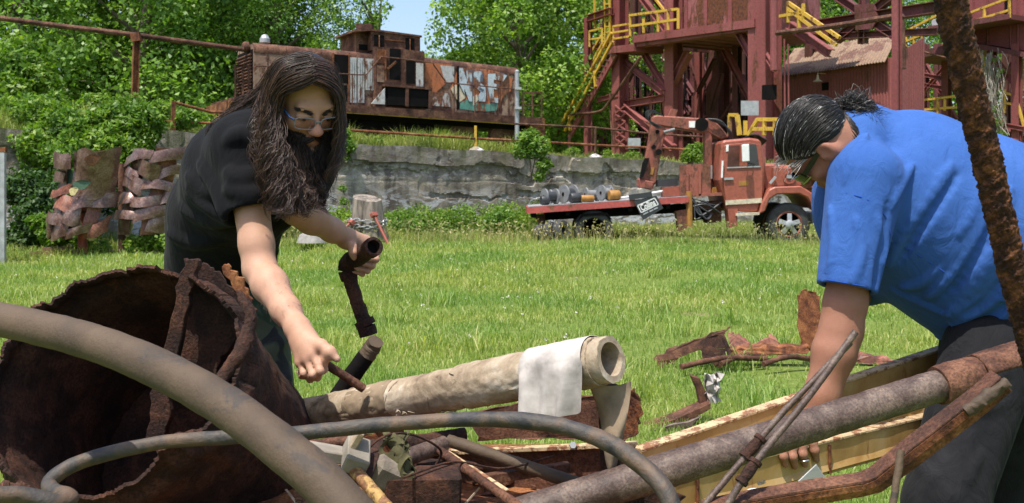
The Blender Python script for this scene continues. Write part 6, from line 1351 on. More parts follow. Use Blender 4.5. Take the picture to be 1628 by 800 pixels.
# little turnbuckle by the left edge
tbk = empty('turnbuckle', P(15, 773, 1.5), 'small rusty turnbuckle and wire at the lower left edge', 'turnbuckle')
m = MB(); m.tube(smooth_path([P(-30, 768, 1.5), P(10, 772, 1.5), P(50, 779, 1.52), P(95, 786, 1.6)], 5), .003, 6); m.build('wire', M['rust_mid'], tbk)
m = MB(); d_ = (P(50, 779, 1.52) - P(10, 772, 1.5)).normalized(); m.lathe(P(18, 774, 1.505), d_, [(-.016, .003), (-.014, .008), (-.006, .008), (-.004, .006), (.004, .006), (.006, .008), (.014, .008), (.016, .003)], 12); m.build('barrel', M['rust_mid'], tbk, smooth=40)

# ---------------------------------------------------------------- scrap lying in the grass further off
z3 = lambda pts: [(1020 + x / 2.222, 440 + y / 2.222) for x, y in pts]
def gplate(pts, Y, th, mat, lab, nm='scrap_sheet', lean=0, seed=1):
    q = ragged(PX(z3(pts), Y), 5, .006, seed); zmin = min(p.z for p in q); q = [Vector((p.x, p.y + lean * (p.z - zmin), p.z)) for p in q]
    return plate(nm, q, th, mat, lab, 'scrap metal', None, .002, .006, seed)
gplate([(45, 285), (120, 250), (190, 225), (290, 197), (322, 180), (300, 205), (240, 228), (205, 262), (120, 300), (52, 338)], 6.9, (0, .015, 0), 'rust_mid', 'curved rusty strip at the left of the scrap lying in the grass', lean=.2, seed=2)
gplate([(196, 240), (240, 215), (285, 208), (320, 300), (272, 322), (220, 290)], 6.8, (.03, .03, 0), 'rust_dark', 'dark upright plate at the left of the scrap in the grass', lean=.3, seed=3)
gplate([(312, 200), (350, 208), (392, 245), (430, 222), (465, 205), (505, 245), (480, 262), (320, 262)], 7.3, (0, .012, 0), 'plate_red', 'torn sheet with two peaks in the middle of the scrap in the grass', lean=.5, seed=4)
gplate([(310, 262), (420, 252), (596, 246), (592, 272), (500, 276), (320, 283)], 7.0, (0, .08, .01), 'rust_bright', 'long flat rusty bar lying in the grass before the upright plate', lean=.5, seed=5)
gplate([(556, 78), (582, 46), (612, 58), (638, 72), (642, 245), (600, 262), (560, 246)], 7.1, (0, .012, 0), 'rust_bright', 'tall upright rusty plate standing in the grass beside the arm of the blue shirt', lean=.1, seed=6)
gplate([(740, 300), (790, 280), (880, 292), (905, 305), (800, 312)], 7.1, (0, .06, .01), 'plate_red', 'low rusty fragment in the grass right of the arm', lean=.5, seed=7)
for a, c, lab in (((140, 345, 6.6), (440, 318, 6.9), 'thin rusty bar on the grass in front of the curved strip'), ((430, 335, 6.7), (600, 318, 6.9), 'thin rusty bar on the grass under the long flat bar'), ((280, 330, 6.7), (430, 290, 7.0), 'dark bent strip on the grass below the two peaked sheet')):
    (x0, y0), (x1, y1) = z3([a[:2]])[0], z3([c[:2]])[0]; p0, p1 = P(x0, y0, a[2]), P(x1, y1, c[2]); p0.z = max(p0.z, .07); p1.z = max(p1.z, .07); free_tube('rusty_bar', [p0, p0.lerp(p1, .5) + Vector((0, 0, .03)), p1], .02, 'rust_mid', lab, 'bar', 8, 10, .003, 88, 20)
br = empty('rusty_bracket', P(1110, 650, 5.3), 'rusty bracket with an upright lug lying in the grass beyond the channel', 'bracket')
m = MB(); m.prism(PX(z3([(172, 348), (205, 358), (222, 395), (242, 440), (240, 456), (205, 452), (195, 400)]), 5.3), (0, .05, 0)); m.build('lug', M['rust_mid'], br, bevel=.005)
m = MB(); m.prism(PX(z3([(245, 445), (245, 468), (160, 515), (-20, 560), (-20, 545), (110, 505)]), 5.25), (0, .10, .01)); m.build('bar', M['rust_mid'], br, bevel=.004)
m = MB(); m.prism(PX(z3([(-20, 560), (110, 520), (165, 512), (215, 490), (150, 560), (40, 600), (-20, 612)]), 5.15), (0, .02, 0)); tag(m.build('ribbed_panel', M['pipe_steel'], br, bevel=.004), 'grey ribbed panel')
m = MB(); r_ = np.random.default_rng(3); c_ = P(*z3([(250, 392)])[0], 5.32)
m.grid([[c_ + Vector(((u_ - .5) * .09 + r_.normal(0, .008), r_.normal(0, .02), (v_ - .5) * .15 + r_.normal(0, .008))) for u_ in np.linspace(0, 1, 7)] for v_ in np.linspace(0, 1, 8)], (0, .003, 0))
tag(m.build('white_rag', M['paper'], None), 'crumpled white scrap caught behind the rusty bracket', 'rag')

# rust crumbs, splinters and flakes strewn over the bench
r_ = np.random.default_rng(55); m = MB()
for k in range(260):
    c = Vector((r_.uniform(-.62, .34), r_.uniform(1.54, 2.4), ZD + .004)); s = r_.uniform(.004, .022) * (1.5 if k % 9 == 0 else 1); a = r_.uniform(0, 6.28); e1_ = Vector((math.cos(a), math.sin(a), r_.normal(0, .25))); e2_ = Vector((-math.sin(a), math.cos(a), r_.normal(0, .25))); q = r_.uniform(.25, 1)
    m.prism([c + e1_ * s * math.cos(b) * r_.uniform(.7, 1.3) + e2_ * s * q * math.sin(b) * r_.uniform(.7, 1.3) for b in (0, 1.1, 2.3, 3.3, 4.2, 5.3)], (0, 0, r_.uniform(.002, .009)))
tag(m.build('rust_crumbs', M['rust_mid'], None), kind='stuff')
m = MB()
for k in range(70):
    c = Vector((r_.uniform(-.5, -.05), r_.uniform(1.56, 1.95), ZD + .012)); a = r_.uniform(0, 6.28); d = Vector((math.cos(a), math.sin(a), r_.normal(.12, .25))) * r_.uniform(.02, .07); m.bar(c - d, c + d, r_.uniform(.002, .006), r_.uniform(.001, .004))
tag(m.build('splinters', M['cardboard'], None), kind='stuff')
for k, (a, b, w_, h_, mt, lab) in enumerate((((500, 742, 1.72), (590, 715, 1.80), .020, .010, 'grey_wood', 'thin weathered lath lying under the pale wood blocks'), ((575, 770, 1.62), (600, 700, 1.74), .026, .006, 'rust_dark', 'dark flat strip leaning between the cement lump and the ochre pipe'), ((705, 720, 1.92), (800, 782, 1.80), .030, .004, 'flange_top', 'narrow pale edged strip beside the purplish iron rod'), ((770, 762, 1.9), (905, 742, 1.96), .018, .018, 'rust_mid', 'square rusty bar lying across the reddish plate'), ((655, 735, 1.86), (760, 740, 1.92), .05, .006, 'rust_dark', 'short dark flat iron behind the rusty block'), ((455, 716, 1.80), (530, 738, 1.74), .016, .016, 'yellow_rust', 'ochre square bar behind the thick hose'))):
    m = MB(); m.bar(P(*a), P(*b), w_, h_); tag(m.build('scrap_strip', M[mt], None, bevel=.0012), lab, 'scrap metal' if mt != 'grey_wood' else 'lath')
for k, (pts, lab) in enumerate(((((560, 752, 1.68), (600, 700, 1.70), (650, 690, 1.74), (700, 715, 1.80), (690, 745, 1.80)), 'loop of dark wire behind the green rag'), (((640, 760, 1.66), (720, 735, 1.76), (800, 745, 1.84), (880, 725, 1.95)), 'long rusty wire lying over the reddish plate'))):
    free_tube('wire', [P(*p) for p in pts], .0022, 'rust_dark', lab, 'wire', 8, 12, .0002, 91, 60)
# ---------------------------------------------------------------- skin, cloth, hair
def skin_mat(name, base, rough=.58):
    m, nt, bs = new_mat(name); a = N_(nt, 'ShaderNodeAttribute', attribute_name='col'); v = coords(nt)
    n1 = noise(nt, 22, 5, .6, v); n2 = noise(nt, 240, 4, .6, v)
    c = mixc(nt, 1.0, a.outputs['Color'], ramp(nt, n1, [(.34, (.92, .87, .85)), (.64, (1.06, 1.04, 1.03))]), 'MULTIPLY')
    nt.links.new(c, bs.inputs['Base Color']); bs.inputs['Roughness'].default_value = rough; bs.inputs['Specular IOR Level'].default_value = .3
    bs.inputs['Subsurface Weight'].default_value = .12; bs.inputs['Subsurface Radius'].default_value = (.012, .004, .002); bs.inputs['Subsurface Scale'].default_value = .5
    bump(nt, bs, n1, .0008, .6); bump(nt, bs, n2, .0006, .8); n4 = noise(nt, 70, 5, .65, v, .8); bump(nt, bs, n4, .0006, .7); return m
def cloth_mat(name, cols, scale, bmp, weave=900, rough=.9, sheen=.2, wr=14):
    m, nt, bs = new_mat(name); v = coords(nt); n1 = noise(nt, scale, 5, .6, v); n2 = noise(nt, wr, 4, .55, coords(nt, (1, 1, .55)), 1.2); n3 = noise(nt, weave, 2, .5, v)
    c = mixc(nt, .35, ramp(nt, n1, [(.3, cols[0]), (.7, cols[1])]), ramp(nt, n3, [(.3, .6), (.7, 1.1)]), 'MULTIPLY'); nt.links.new(c, bs.inputs['Base Color'])
    bs.inputs['Roughness'].default_value = rough; bs.inputs['Specular IOR Level'].default_value = .15; bs.inputs['Sheen Weight'].default_value = sheen
    bump(nt, bs, n2, bmp); bump(nt, bs, n3, .0006, .6); return m
def hair_mat(name, stops, rough=.35, spec=.6):
    m, nt, bs = new_mat(name); g = N_(nt, 'ShaderNodeNewGeometry'); nt.links.new(ramp(nt, g.outputs['Random Per Island'], stops), bs.inputs['Base Color'])
    bs.inputs['Roughness'].default_value = rough; bs.inputs['Specular IOR Level'].default_value = spec; return m
M['skin_pale'] = skin_mat('pale_skin', None); M['skin_tan'] = skin_mat('tanned_skin', None)
M['black_cotton'] = cloth_mat('black_cotton', ((.0030, .0033, .0045), (.0058, .0062, .0080)), 6, .007, sheen=.03)
M['blue_cloth'] = cloth_mat('blue_shirt_cloth', ((.028, .088, .30), (.046, .125, .385)), 5, .005, 1100, .85, .03, 24)
M['denim'] = cloth_mat('black_denim', ((.006, .0065, .008), (.018, .018, .021)), 9, .008, 700, .9, .02, 18)
M['dark_hair'] = hair_mat('dark_brown_hair', [(0, (.014, .009, .007)), (.55, (.042, .023, .016)), (.85, (.085, .045, .029)), (1, (.16, .085, .052))], .44, .5)
M['black_hair'] = hair_mat('black_beard', [(0, (.008, .005, .004)), (.7, (.018, .011, .009)), (1, (.045, .025, .018))], .45, .4)
M['grey_hair'] = hair_mat('greying_hair', [(0, (.007, .006, .006)), (.7, (.018, .016, .015)), (.9, (.045, .041, .038)), (1, (.12, .112, .105))], .42, .4)
M['white_hair'] = hair_mat('silver_hair', [(0, (.10, .095, .09)), (.4, (.30, .29, .27)), (1, (.62, .61, .58))], .4, .5)
m, nt_, bs = new_mat('camouflage_cloth'); v = coords(nt_, (1, 1, .8)); c_ = (.05, .058, .03)
for k, (sc_, th, colr) in enumerate(((7, .52, (.016, .04, .018)), (9, .58, (.028, .018, .012)), (8, .62, (.009, .010, .009)), (11, .66, (.15, .15, .085)))):
    mp = N_(nt_, 'ShaderNodeMapping'); mp.inputs['Location'].default_value = (k * 3.1, k * 1.7, k); nt_.links.new(v, mp.inputs[0]); c_ = mixc(nt_, ramp(nt_, noise(nt_, sc_, 3, .5, mp.outputs[0], .6), [(th - .01, 0), (th + .01, 1)]), c_, colr)
nt_.links.new(c_, bs.inputs['Base Color']); bs.inputs['Roughness'].default_value = .9; bump(nt_, bs, noise(nt_, 14, 4, .6, v, 1), .008); bump(nt_, bs, noise(nt_, 700, 2, .5, v), .0006)
M['camo'] = m
m, nt_, bs = new_mat('spectacle_lens'); tr = N_(nt_, 'ShaderNodeBsdfTransparent'); gl = N_(nt_, 'ShaderNodeBsdfGlossy'); gl.inputs['Roughness'].default_value = .02; mx = N_(nt_, 'ShaderNodeMixShader'); fr = N_(nt_, 'ShaderNodeFresnel'); fr.inputs[0].default_value = 1.5
tr.inputs[0].default_value = (.93, .93, .95, 1); nt_.links.new(fr.outputs[0], mx.inputs[0]); nt_.links.new(tr.outputs[0], mx.inputs[1]); nt_.links.new(gl.outputs[0], mx.inputs[2]); nt_.links.new(mx.outputs[0], nt_.nodes['Material Output'].inputs[0]); M['lens'] = m
M['dark_lens'] = plain('dark_lens', (.006, .007, .006), .06, .05, bmp=0, spec=.8); M['clear_frame'] = plain('clear_grey_frame', (.22, .24, .27), .2, .1, bmp=0); M['blue_frame'] = plain('blue_frame', (.03, .09, .24), .25, .1, bmp=0)
M['black_frame'] = plain('black_frame', (.01, .01, .01), .25, .1, bmp=0); M['lime'] = plain('lime_rim', (.35, .42, .08), .4, .1, bmp=0); M['eye'] = plain('eye_white', (.55, .5, .47), .15, .05, bmp=0); M['iris'] = plain('iris', (.02, .012, .008), .1, .1, bmp=0)
M['silver'] = plain('silver_ring', (.75, .74, .72), .2, .1, metal=1)

def head_sdf(s, T_, rot, neck_to, neck_r=.056, jaw=1.0, S=1.0):
    """face, cranium, ears and neck; T_ maps head space (face towards -y, z up, metres) to the world"""
    e = lambda c, r, k=.02, op='add', rr=None: s.ell(T_(c), [q * S for q in r], rot if rr is None else rr, k * S, op); c_ = lambda a, b, r1, r2=None, k=.02, op='add': s.cap(T_(a), T_(b), r1 * S, (r2 or r1) * S, k * S, op)
    e((0, .020, .030), (.076, .097, .078)); e((0, -.026, -.030), (.062, .066, .086), .03); e((0, -.046, -.088), (.040 * jaw, .042, .028), .03)
    for x in (-1, 1):
        e((x * .043, -.058, -.032), (.024, .022, .020), .025); c_((x * .052, .0, -.055), (x * .030, -.060, -.092), .024, .020, .03)
    c_((-.036, -.079, .020), (.036, -.079, .020), .013, None, .018)
    c_((0, -.088, .006), (0, -.112, -.030), .0095, .0125, .014); e((0, -.113, -.033), (.013, .012, .011), .01)
    for x in (-1, 1):
        e((x * .0125, -.102, -.039), (.0085, .012, .008), .008); e((x * .033, -.104, -.003), (.020, .022, .0135), .016, 'sub')
        e((x * .032, -.0775, -.004), (.0165, .015, .0125), .006); c_((x * .018, -.0915, .0015), (x * .047, -.083, -.001), .0045, .004, .006)
        e((x * .006, -.116, -.045), (.004, .006, .003), .003, 'sub')
        q = Matrix.Rotation(R(-18 * x), 3, 'Z'); rr = np.array(rot) @ np.array(q)
        e((x * .083, .014, -.010), (.011, .021, .034), .005, 'add', rr); e((x * .094, .009, -.006), (.008, .0135, .023), .004, 'sub', rr); e((x * .078, .004, -.034), (.007, .009, .010), .006, 'add', rr); c_((x * .083, -.006, -.012), (x * .078, -.004, -.022), .005, None, .004)
    c_((-.021, -.091, -.0635), (.021, -.091, -.0635), .0055, .0055, .008); e((0, -.096, -.0625), (.016, .008, .005), .006); e((0, -.094, -.0745), (.019, .009, .0065), .008); c_((-.022, -.102, -.0685), (.022, -.102, -.0685), .0022, None, .004, 'sub')
    e((0, -.092, -.100), (.018, .014, .014), .015); s.cap(T_((0, .030, -.050)), neck_to, neck_r, neck_r * 1.12, .04); c_((0, -.03, -.10), (0, .02, -.12), .035, .05, .03)
def finger(s, pts, r=.0088, k=.003):
    for i in range(len(pts) - 1): s.cap(pts[i], pts[i + 1], r * (1 - .10 * i), r * (1 - .10 * (i + 1)), k)
    for p in pts[1:-1]: s.ell(p, (r * 1.06,) * 3, None, k)
def skin_col(base, marks):
    def f(v):
        c = np.tile(np.array(base, np.float32), (len(v), 1))
        for p, r, tint, amt in marks:
            w_ = np.exp(-((v - np.array(p)) ** 2).sum(1) / (r * r))[:, None] * amt; c = c * (1 - w_) + np.array(tint, np.float32) * w_
        return c
    return f
def mats3(x, y, z): return Matrix(((x[0], y[0], z[0]), (x[1], y[1], z[1]), (x[2], y[2], z[2])))
VX = 0.0037

# ================================================================ the bearded man
A = {k: P(*v) for k, v in dict(pel=(348, 440, 2.72), mid=(358, 345, 2.62), che=(395, 280, 2.48), nek=(440, 225, 2.36), shr=(388, 240, 2.34), elr=(413, 428, 2.25), wrr=(474, 524, 2.09), shl=(486, 268, 2.50), ell=(472, 334, 2.40), wrl=(551, 379, 2.57),
     hr=(305, 475, 2.76), kr=(290, 720, 2.60), fr=(300, 1035, 2.78), hl=(395, 470, 2.70), kl=(425, 715, 2.54), fl=(432, 1050, 2.66)).items()}
man = empty('person', (A['pel'].x, A['pel'].y, 0), 'bearded long haired person in a black t-shirt and camouflage trousers bending over the scrap', 'person')
hc = P(488, 158, 2.30); hq = Matrix.Rotation(R(30), 3, 'Z') @ Matrix.Rotation(R(34), 3, 'X') @ Matrix.Rotation(R(-3), 3, 'Y')
HS = .88; TH = lambda c: hc + hq @ (Vector(c) * HS)
bd = SDF((-1.0, 1.93, -.02), (-.24, 2.98, 1.66), VX)
head_sdf(bd, TH, hq, A['nek'], S=HS)
bd.chain([A['pel'], A['mid'], A['che'], A['nek']], [.125, .115, .125, .065], .05); bd.cap(A['shr'], A['shl'], .062, .062, .05)
def arm(s, sh, el, wr, k=.02, f=1.0):
    s.chain([sh, sh.lerp(el, .35), sh.lerp(el, .8), el], [.055 * f, .051 * f, .043 * f, .041 * f], k); s.chain([el, el.lerp(wr, .28), el.lerp(wr, .7), wr], [.041 * f, .044 * f, .034 * f, .0275 * f], k)
arm(bd, A['shr'], A['elr'], A['wrr'], f=.86); arm(bd, A['shl'], A['ell'], A['wrl'], f=.84)
for h_, k_, f_ in (('hr', 'kr', 'fr'), ('hl', 'kl', 'fl')):
    bd.chain([A[h_], A[k_], A[f_]], [.082, .056, .04], .04); ft = A[f_]; bd.cap(ft + Vector((0, 0, -.02)), ft + Vector((.05, -.17, -.05)), .036, .028, .02)
# right hand on the iron bar
w_ = A['wrr']; mc = [P(505, 549, 2.045), P(498, 563, 2.030), P(488, 572, 2.030), P(477, 577, 2.040)]
bd.cap(w_, P(489, 549, 2.055), .027, .024, .015); bd.cap(P(484, 545, 2.07), P(494, 560, 2.045), .027, .022, .015)
for a_ in mc: bd.cap(w_.lerp(a_, .35), a_, .015, .0115, .012)
finger(bd, [mc[0], P(517, 572, 2.020), P(515, 588, 2.030), P(503, 590, 2.055)], .0086); finger(bd, [mc[1], P(509, 590, 2.010), P(505, 600, 2.030), P(492, 597, 2.06)], .0086)
finger(bd, [mc[2], P(497, 596, 2.012), P(493, 603, 2.035), P(483, 596, 2.06)], .0082); finger(bd, [mc[3], P(483, 594, 2.025), P(480, 598, 2.045), P(474, 591, 2.065)], .0074)
finger(bd, [P(487, 535, 2.055), P(511, 550, 2.030), P(524, 560, 2.018), P(536, 571, 2.012)], .0112, .010)
# left hand round the pipe elbow
w_ = A['wrl']; bd.cap(w_, P(571, 390, 2.60), .025, .023, .015); bd.cap(w_, P(580, 385, 2.63), .022, .020, .015)
lm = [P(590, 389, 2.665), P(585, 395, 2.665), P(578, 400, 2.66), P(570, 404, 2.655)]
for a_ in lm: bd.cap(w_.lerp(a_, .45), a_, .013, .011, .012)
finger(bd, [lm[0], P(600, 404, 2.655), P(598, 413, 2.61), P(584, 412, 2.585)], .0090); finger(bd, [lm[1], P(596, 414, 2.655), P(592, 423, 2.61), P(574, 419, 2.582)], .0090)
finger(bd, [lm[2], P(588, 422, 2.655), P(584, 431, 2.61), P(566, 426, 2.585)], .0087); finger(bd, [lm[3], P(578, 426, 2.655), P(576, 436, 2.62), P(562, 432, 2.60)], .0078)
finger(bd, [P(557, 383, 2.565), P(560, 393, 2.545), P(562, 402, 2.538), P(563, 410, 2.540)], .0105, .008)
marks = [(P(537, 569, 2.000), .0065, (.66, .46, .38), .9), (TH((0, -.09, .02)), .085, (.50, .285, .19), .8), (TH((0, -.118, -.035)), .022, (.52, .22, .17), .7), (TH((.03, -.08, -.03)), .03, (.52, .26, .19), .45), (TH((-.03, -.08, -.03)), .03, (.52, .26, .19), .45), (TH((0, -.1, -.069)), .017, (.34, .13, .11), .8)]  # face tint is lightened in the colour to offset shade from the hair
marks += [(a_, .013, (.50, .26, .2), .4) for a_ in mc + lm] + [(TH((0, -.085, -.108)), .030, (.03, .02, .016), .95), (TH((.03, -.065, -.095)), .025, (.03, .02, .016), .9), (TH((-.03, -.065, -.095)), .025, (.03, .02, .016), .9), (TH((.058, -.02, -.065)), .032, (.04, .025, .02), .8), (TH((-.058, -.02, -.065)), .032, (.04, .025, .02), .8)]
bdo = bd.build('body', M['skin_pale'], man, skin_col((.43, .255, .175), marks))
r_ = np.random.default_rng(31); ah = []
for k in range(240):
    u_ = r_.uniform(.05, .85); c = A['elr'].lerp(A['wrr'], u_); d = (A['wrr'] - A['elr']).normalized(); an_ = r_.uniform(0, 6.28); xx = d.cross(Zv).normalized(); yy = d.cross(xx); o = xx * math.cos(an_) + yy * math.sin(an_); rad = .036 - .011 * max(0, u_ - .2)
    p0 = c + o * rad; dd = (d * 1.0 + o * .35 + Vector(r_.normal(0, .3, 3))).normalized(); ah.append([p0 + dd * .016 * i / 4 for i in range(5)])
v, q = strands(np.array(ah), np.full(len(ah), .00018)); np_mesh('arm_hair', v, q, mat=M['dark_hair'], parent=bdo)
# t-shirt
ts = SDF((-.92, 2.05, .90), (-.30, 2.95, 1.52), .0048)
ts.chain([P(350, 432, 2.72), A['mid'], A['che'], P(428, 238, 2.40)], [.152, .138, .150, .105], .05); ts.cap(P(385, 236, 2.36), P(488, 264, 2.50), .078, .072, .04)
hem = P(401, 341, 2.292); ax = (A['elr'] - A['shr']).normalized(); axh = (hem - P(386, 232, 2.35)).normalized()
ts.cap(P(386, 236, 2.35), hem + axh * .08, .074, .064, .03, cut=[(hem, axh)])
axl = (A['ell'] - A['shl']).normalized(); hl_ = A['shl'].lerp(A['ell'], .75); ts.cap(A['shl'], hl_ + axl * .07, .066, .064, .03, cut=[(hl_, axl)])
ts.folds([([(300, 300), (335, 330), (372, 350)], .012), ([(268, 372), (310, 385), (350, 380)], .009), ([(362, 225), (385, 215), (415, 235)], .009), ([(360, 300), (395, 310), (430, 302)], .008), ([(362, 275), (385, 285), (420, 268)], .008),
          ([(318, 262), (345, 300), (360, 345)], .012), ([(285, 330), (330, 350), (372, 352)], .010), ([(300, 280), (325, 300), (345, 310)], .009), ([(400, 345), (425, 370), (435, 410)], .012), ([(380, 350), (405, 395), (415, 430)], .010)], 1.9, 3.0, .7, .025)
ts.cap(hem - axh * .03, hem + axh * .03, .054, .058, .004, 'sub'); ts.cutplane(P(350, 452, 2.7), (0, 0, -1), k=.004); ts.ell(A['nek'] + Vector((.035, -.025, .03)), (.066, .07, .055), None, .01, 'sub')
ts.build('t_shirt', M['black_cotton'], man)
m_ = MB(); x_ = axh.cross(Zv).normalized(); y_ = axh.cross(x_); pts_ = []
tr_ = SDF((-1.04, 2.35, .0), (-.28, 2.95, 1.12), .008)
tr_.cap(P(350, 440, 2.72), P(348, 475, 2.72), .138, .142, .04)
for h_, k_, f_ in (('hr', 'kr', 'fr'), ('hl', 'kl', 'fl')): tr_.chain([A[h_], A[k_], A[f_] + Vector((0, 0, .02))], [.098, .082, .072], .03)
tr_.folds([([(440, 470), (415, 500), (395, 520)], .014), ([(455, 540), (425, 560), (400, 600)], .014), ([(460, 600), (430, 620), (410, 660)], .014)], 2.2, 3, .6, .02)
tr_.build('trousers', M['camo'], man)
for s_ in ('fr', 'fl'):
    m = MB(); ft = A[s_]; m.prism([Vector((ft.x - .05 + dx, ft.y + dy, .0)) for dx, dy in ((0, .07), (.10, .07), (.15, -.12), (.12, -.22), (.05, -.22), (.0, -.1))], (0, 0, .09)); m.build('boot', M['black_plastic'], man, bevel=.015)
# eyes, brows, glasses
for x in (-1, 1):
    m = MB(); c0 = TH((x * .032, -.0805, -.006)); m.lathe(c0, hq @ Vector((0, -1, 0)), [(-.0095, .001), (-.007, .007), (0, .0100), (.007, .007), (.0098, .0026)], 14); ey = m.build('eye', M['eye'], man, smooth=60)
    m = MB(); c1 = TH((x * .032, -.0918, -.0085)); m.lathe(c1, hq @ Vector((0, -1, -.25)), [(-.002, .0050), (.0006, .0045)], 12); m.build('iris', M['iris'], ey)
r_ = np.random.default_rng(12)
for x in (-1, 1):
  pb = []
  for k in range(115):
    u_ = r_.uniform(0, 1); b0 = Vector((x * (.012 + .040 * u_), -.0955 + .013 * u_, .010 + .009 * math.sin(u_ * 2.3) + r_.normal(0, .0028)))
    pb.append([TH(b0 + Vector((x * .004 * i, -.0015 + .0006 * i, .0012 * i))) for i in range(4)])
  v, q = strands(np.array(pb), np.full(len(pb), .0007)); np_mesh('eyebrow', v, q, mat=M['black_hair'], parent=man)
gl_ = MB(); lens = MB()
for x in (-1, 1):
    pts_ = []
    for k in range(28):
        a = 2 * math.pi * k / 28; cx_ = .026 * np.sign(math.cos(a)) * abs(math.cos(a)) ** .55; cz_ = .0165 * np.sign(math.sin(a)) * abs(math.sin(a)) ** .55; pts_.append(TH((x * .0335 + cx_, -.108 + .35 * abs(cx_ * x + .0335 * 1) ** 2 * 6 * .2 + .004 * (x * cx_ / .026), -.010 + cz_)))
    gl_.tube(pts_ + pts_[:1], .0012, 6, False); lens.add(pts_, [tuple(range(28))])
gl_.tube([TH((-.009, -.108, -.006)), TH((0, -.111, -.003)), TH((.009, -.108, -.006))], .0018, 6)
gf = gl_.build('glasses', M['clear_frame'], man, smooth=60); lens.build('lenses', M['lens'], gf)
for x in (-1, 1):
    m = MB(); m.tube([TH((x * .061, -.104, .000)), TH((x * .070, -.095, .002)), TH((x * .079, -.03, .002)), TH((x * .080, .012, -.002))], .0026, 6); m.build('temple', M['blue_frame'], gf, smooth=60)
# hair: a close cap on the scalp and long wavy locks from the centre parting
hcap = SDF((hc.x - .16, hc.y - .16, hc.z - .16), (hc.x + .16, hc.y + .17, hc.z + .18), .004)
hcap.ell(TH((0, .024, .032)), (.080 * HS, .101 * HS, .081 * HS), hq, .01); hcap.cutplane(TH((0, -.042, .075)), hq @ Vector((0, -.85, -.5)), k=.012)
hcap.ell(TH((0, -.10, -.02)), (.055, .066, .084), hq, .01, 'sub')
hr = hcap.build('hair', M['black_hair'], man)
gL = [[(496, 126, 2.180), (476, 136, 2.185), (448, 148, 2.205), (441, 185, 2.220), (442, 230, 2.200), (460, 280, 2.210), (478, 330, 2.230)],
      [(495, 114, 2.19), (466, 124, 2.19), (439, 148, 2.210), (432, 190, 2.220), (440, 240, 2.200), (449, 292, 2.200), (461, 340, 2.200)],
      [(493, 98, 2.220), (455, 109, 2.200), (435, 148, 2.210), (429, 195, 2.210), (432, 246, 2.200), (439, 297, 2.190), (447, 345, 2.185)],
      [(491, 94, 2.250), (448, 105, 2.240), (429, 148, 2.250), (421, 200, 2.235), (423, 250, 2.210), (429, 300, 2.195), (437, 338, 2.190)],
      [(489, 92, 2.290), (445, 103, 2.290), (424, 145, 2.310), (414, 188, 2.290), (415, 232, 2.235), (421, 275, 2.210), (427, 318, 2.200)]]
gK = [[(488, 91, 2.32), (446, 104, 2.34), (424, 140, 2.37), (385, 175, 2.38), (360, 200, 2.375), (350, 235, 2.36), (345, 270, 2.35)],
      [(488, 92, 2.36), (446, 107, 2.39), (422, 142, 2.42), (376, 180, 2.42), (353, 203, 2.40), (346, 238, 2.385), (340, 274, 2.375)]]
gN = [[(489, 94, 2.29), (446, 105, 2.30), (423, 145, 2.32), (413, 188, 2.30), (410, 222, 2.265), (413, 252, 2.24), (418, 285, 2.225)],
      [(489, 93, 2.31), (446, 105, 2.33), (421, 144, 2.35), (408, 184, 2.335), (401, 208, 2.31), (402, 230, 2.285), (408, 255, 2.26)]]
gR = [[(500, 126, 2.185), (520, 134, 2.205), (536, 150, 2.23), (540, 190, 2.25), (537, 240, 2.255), (528, 288, 2.25)],
      [(499, 113, 2.20), (524, 121, 2.225), (539, 150, 2.26), (542, 195, 2.275), (538, 245, 2.275), (526, 282, 2.265)],
      [(495, 94, 2.26), (526, 105, 2.29), (539, 148, 2.32), (539, 195, 2.33), (532, 240, 2.32), (523, 275, 2.30)]]
gB = [[(468, 235, 2.26), (478, 275, 2.26), (492, 310, 2.26), (512, 335, 2.27)], [(450, 240, 2.25), (458, 285, 2.24), (470, 320, 2.23), (482, 345, 2.22)], [(490, 240, 2.28), (500, 280, 2.28), (512, 308, 2.28), (524, 322, 2.28)]]
r_ = np.random.default_rng(4); toP = lambda G: [[P(*p) for p in g] for g in G]
hh = np.concatenate([lock_hair(toP(gL), 120, 16, 40, .0055, .0135, r_, freq=(3.2, 5.4)), lock_hair(toP(gK), 110, 12, 40, .008, .013, r_, lock_r=.008), lock_hair(toP(gN), 34, 9, 40, .005, .011, r_), lock_hair(toP(gR), 40, 10, 40, .004, .008, r_), lock_hair(toP(gB), 52, 8, 40, .011, .013, r_, freq=(2.5, 4.5)), lock_hair(toP(gL), 150, 2, 40, .010, .018, r_, lock_r=.004, freq=(3, 5.5))])
v, q = strands(hh, r_.uniform(.0005, .0010, len(hh))); np_mesh('hair_locks', v, q, mat=M['dark_hair'], parent=hr)
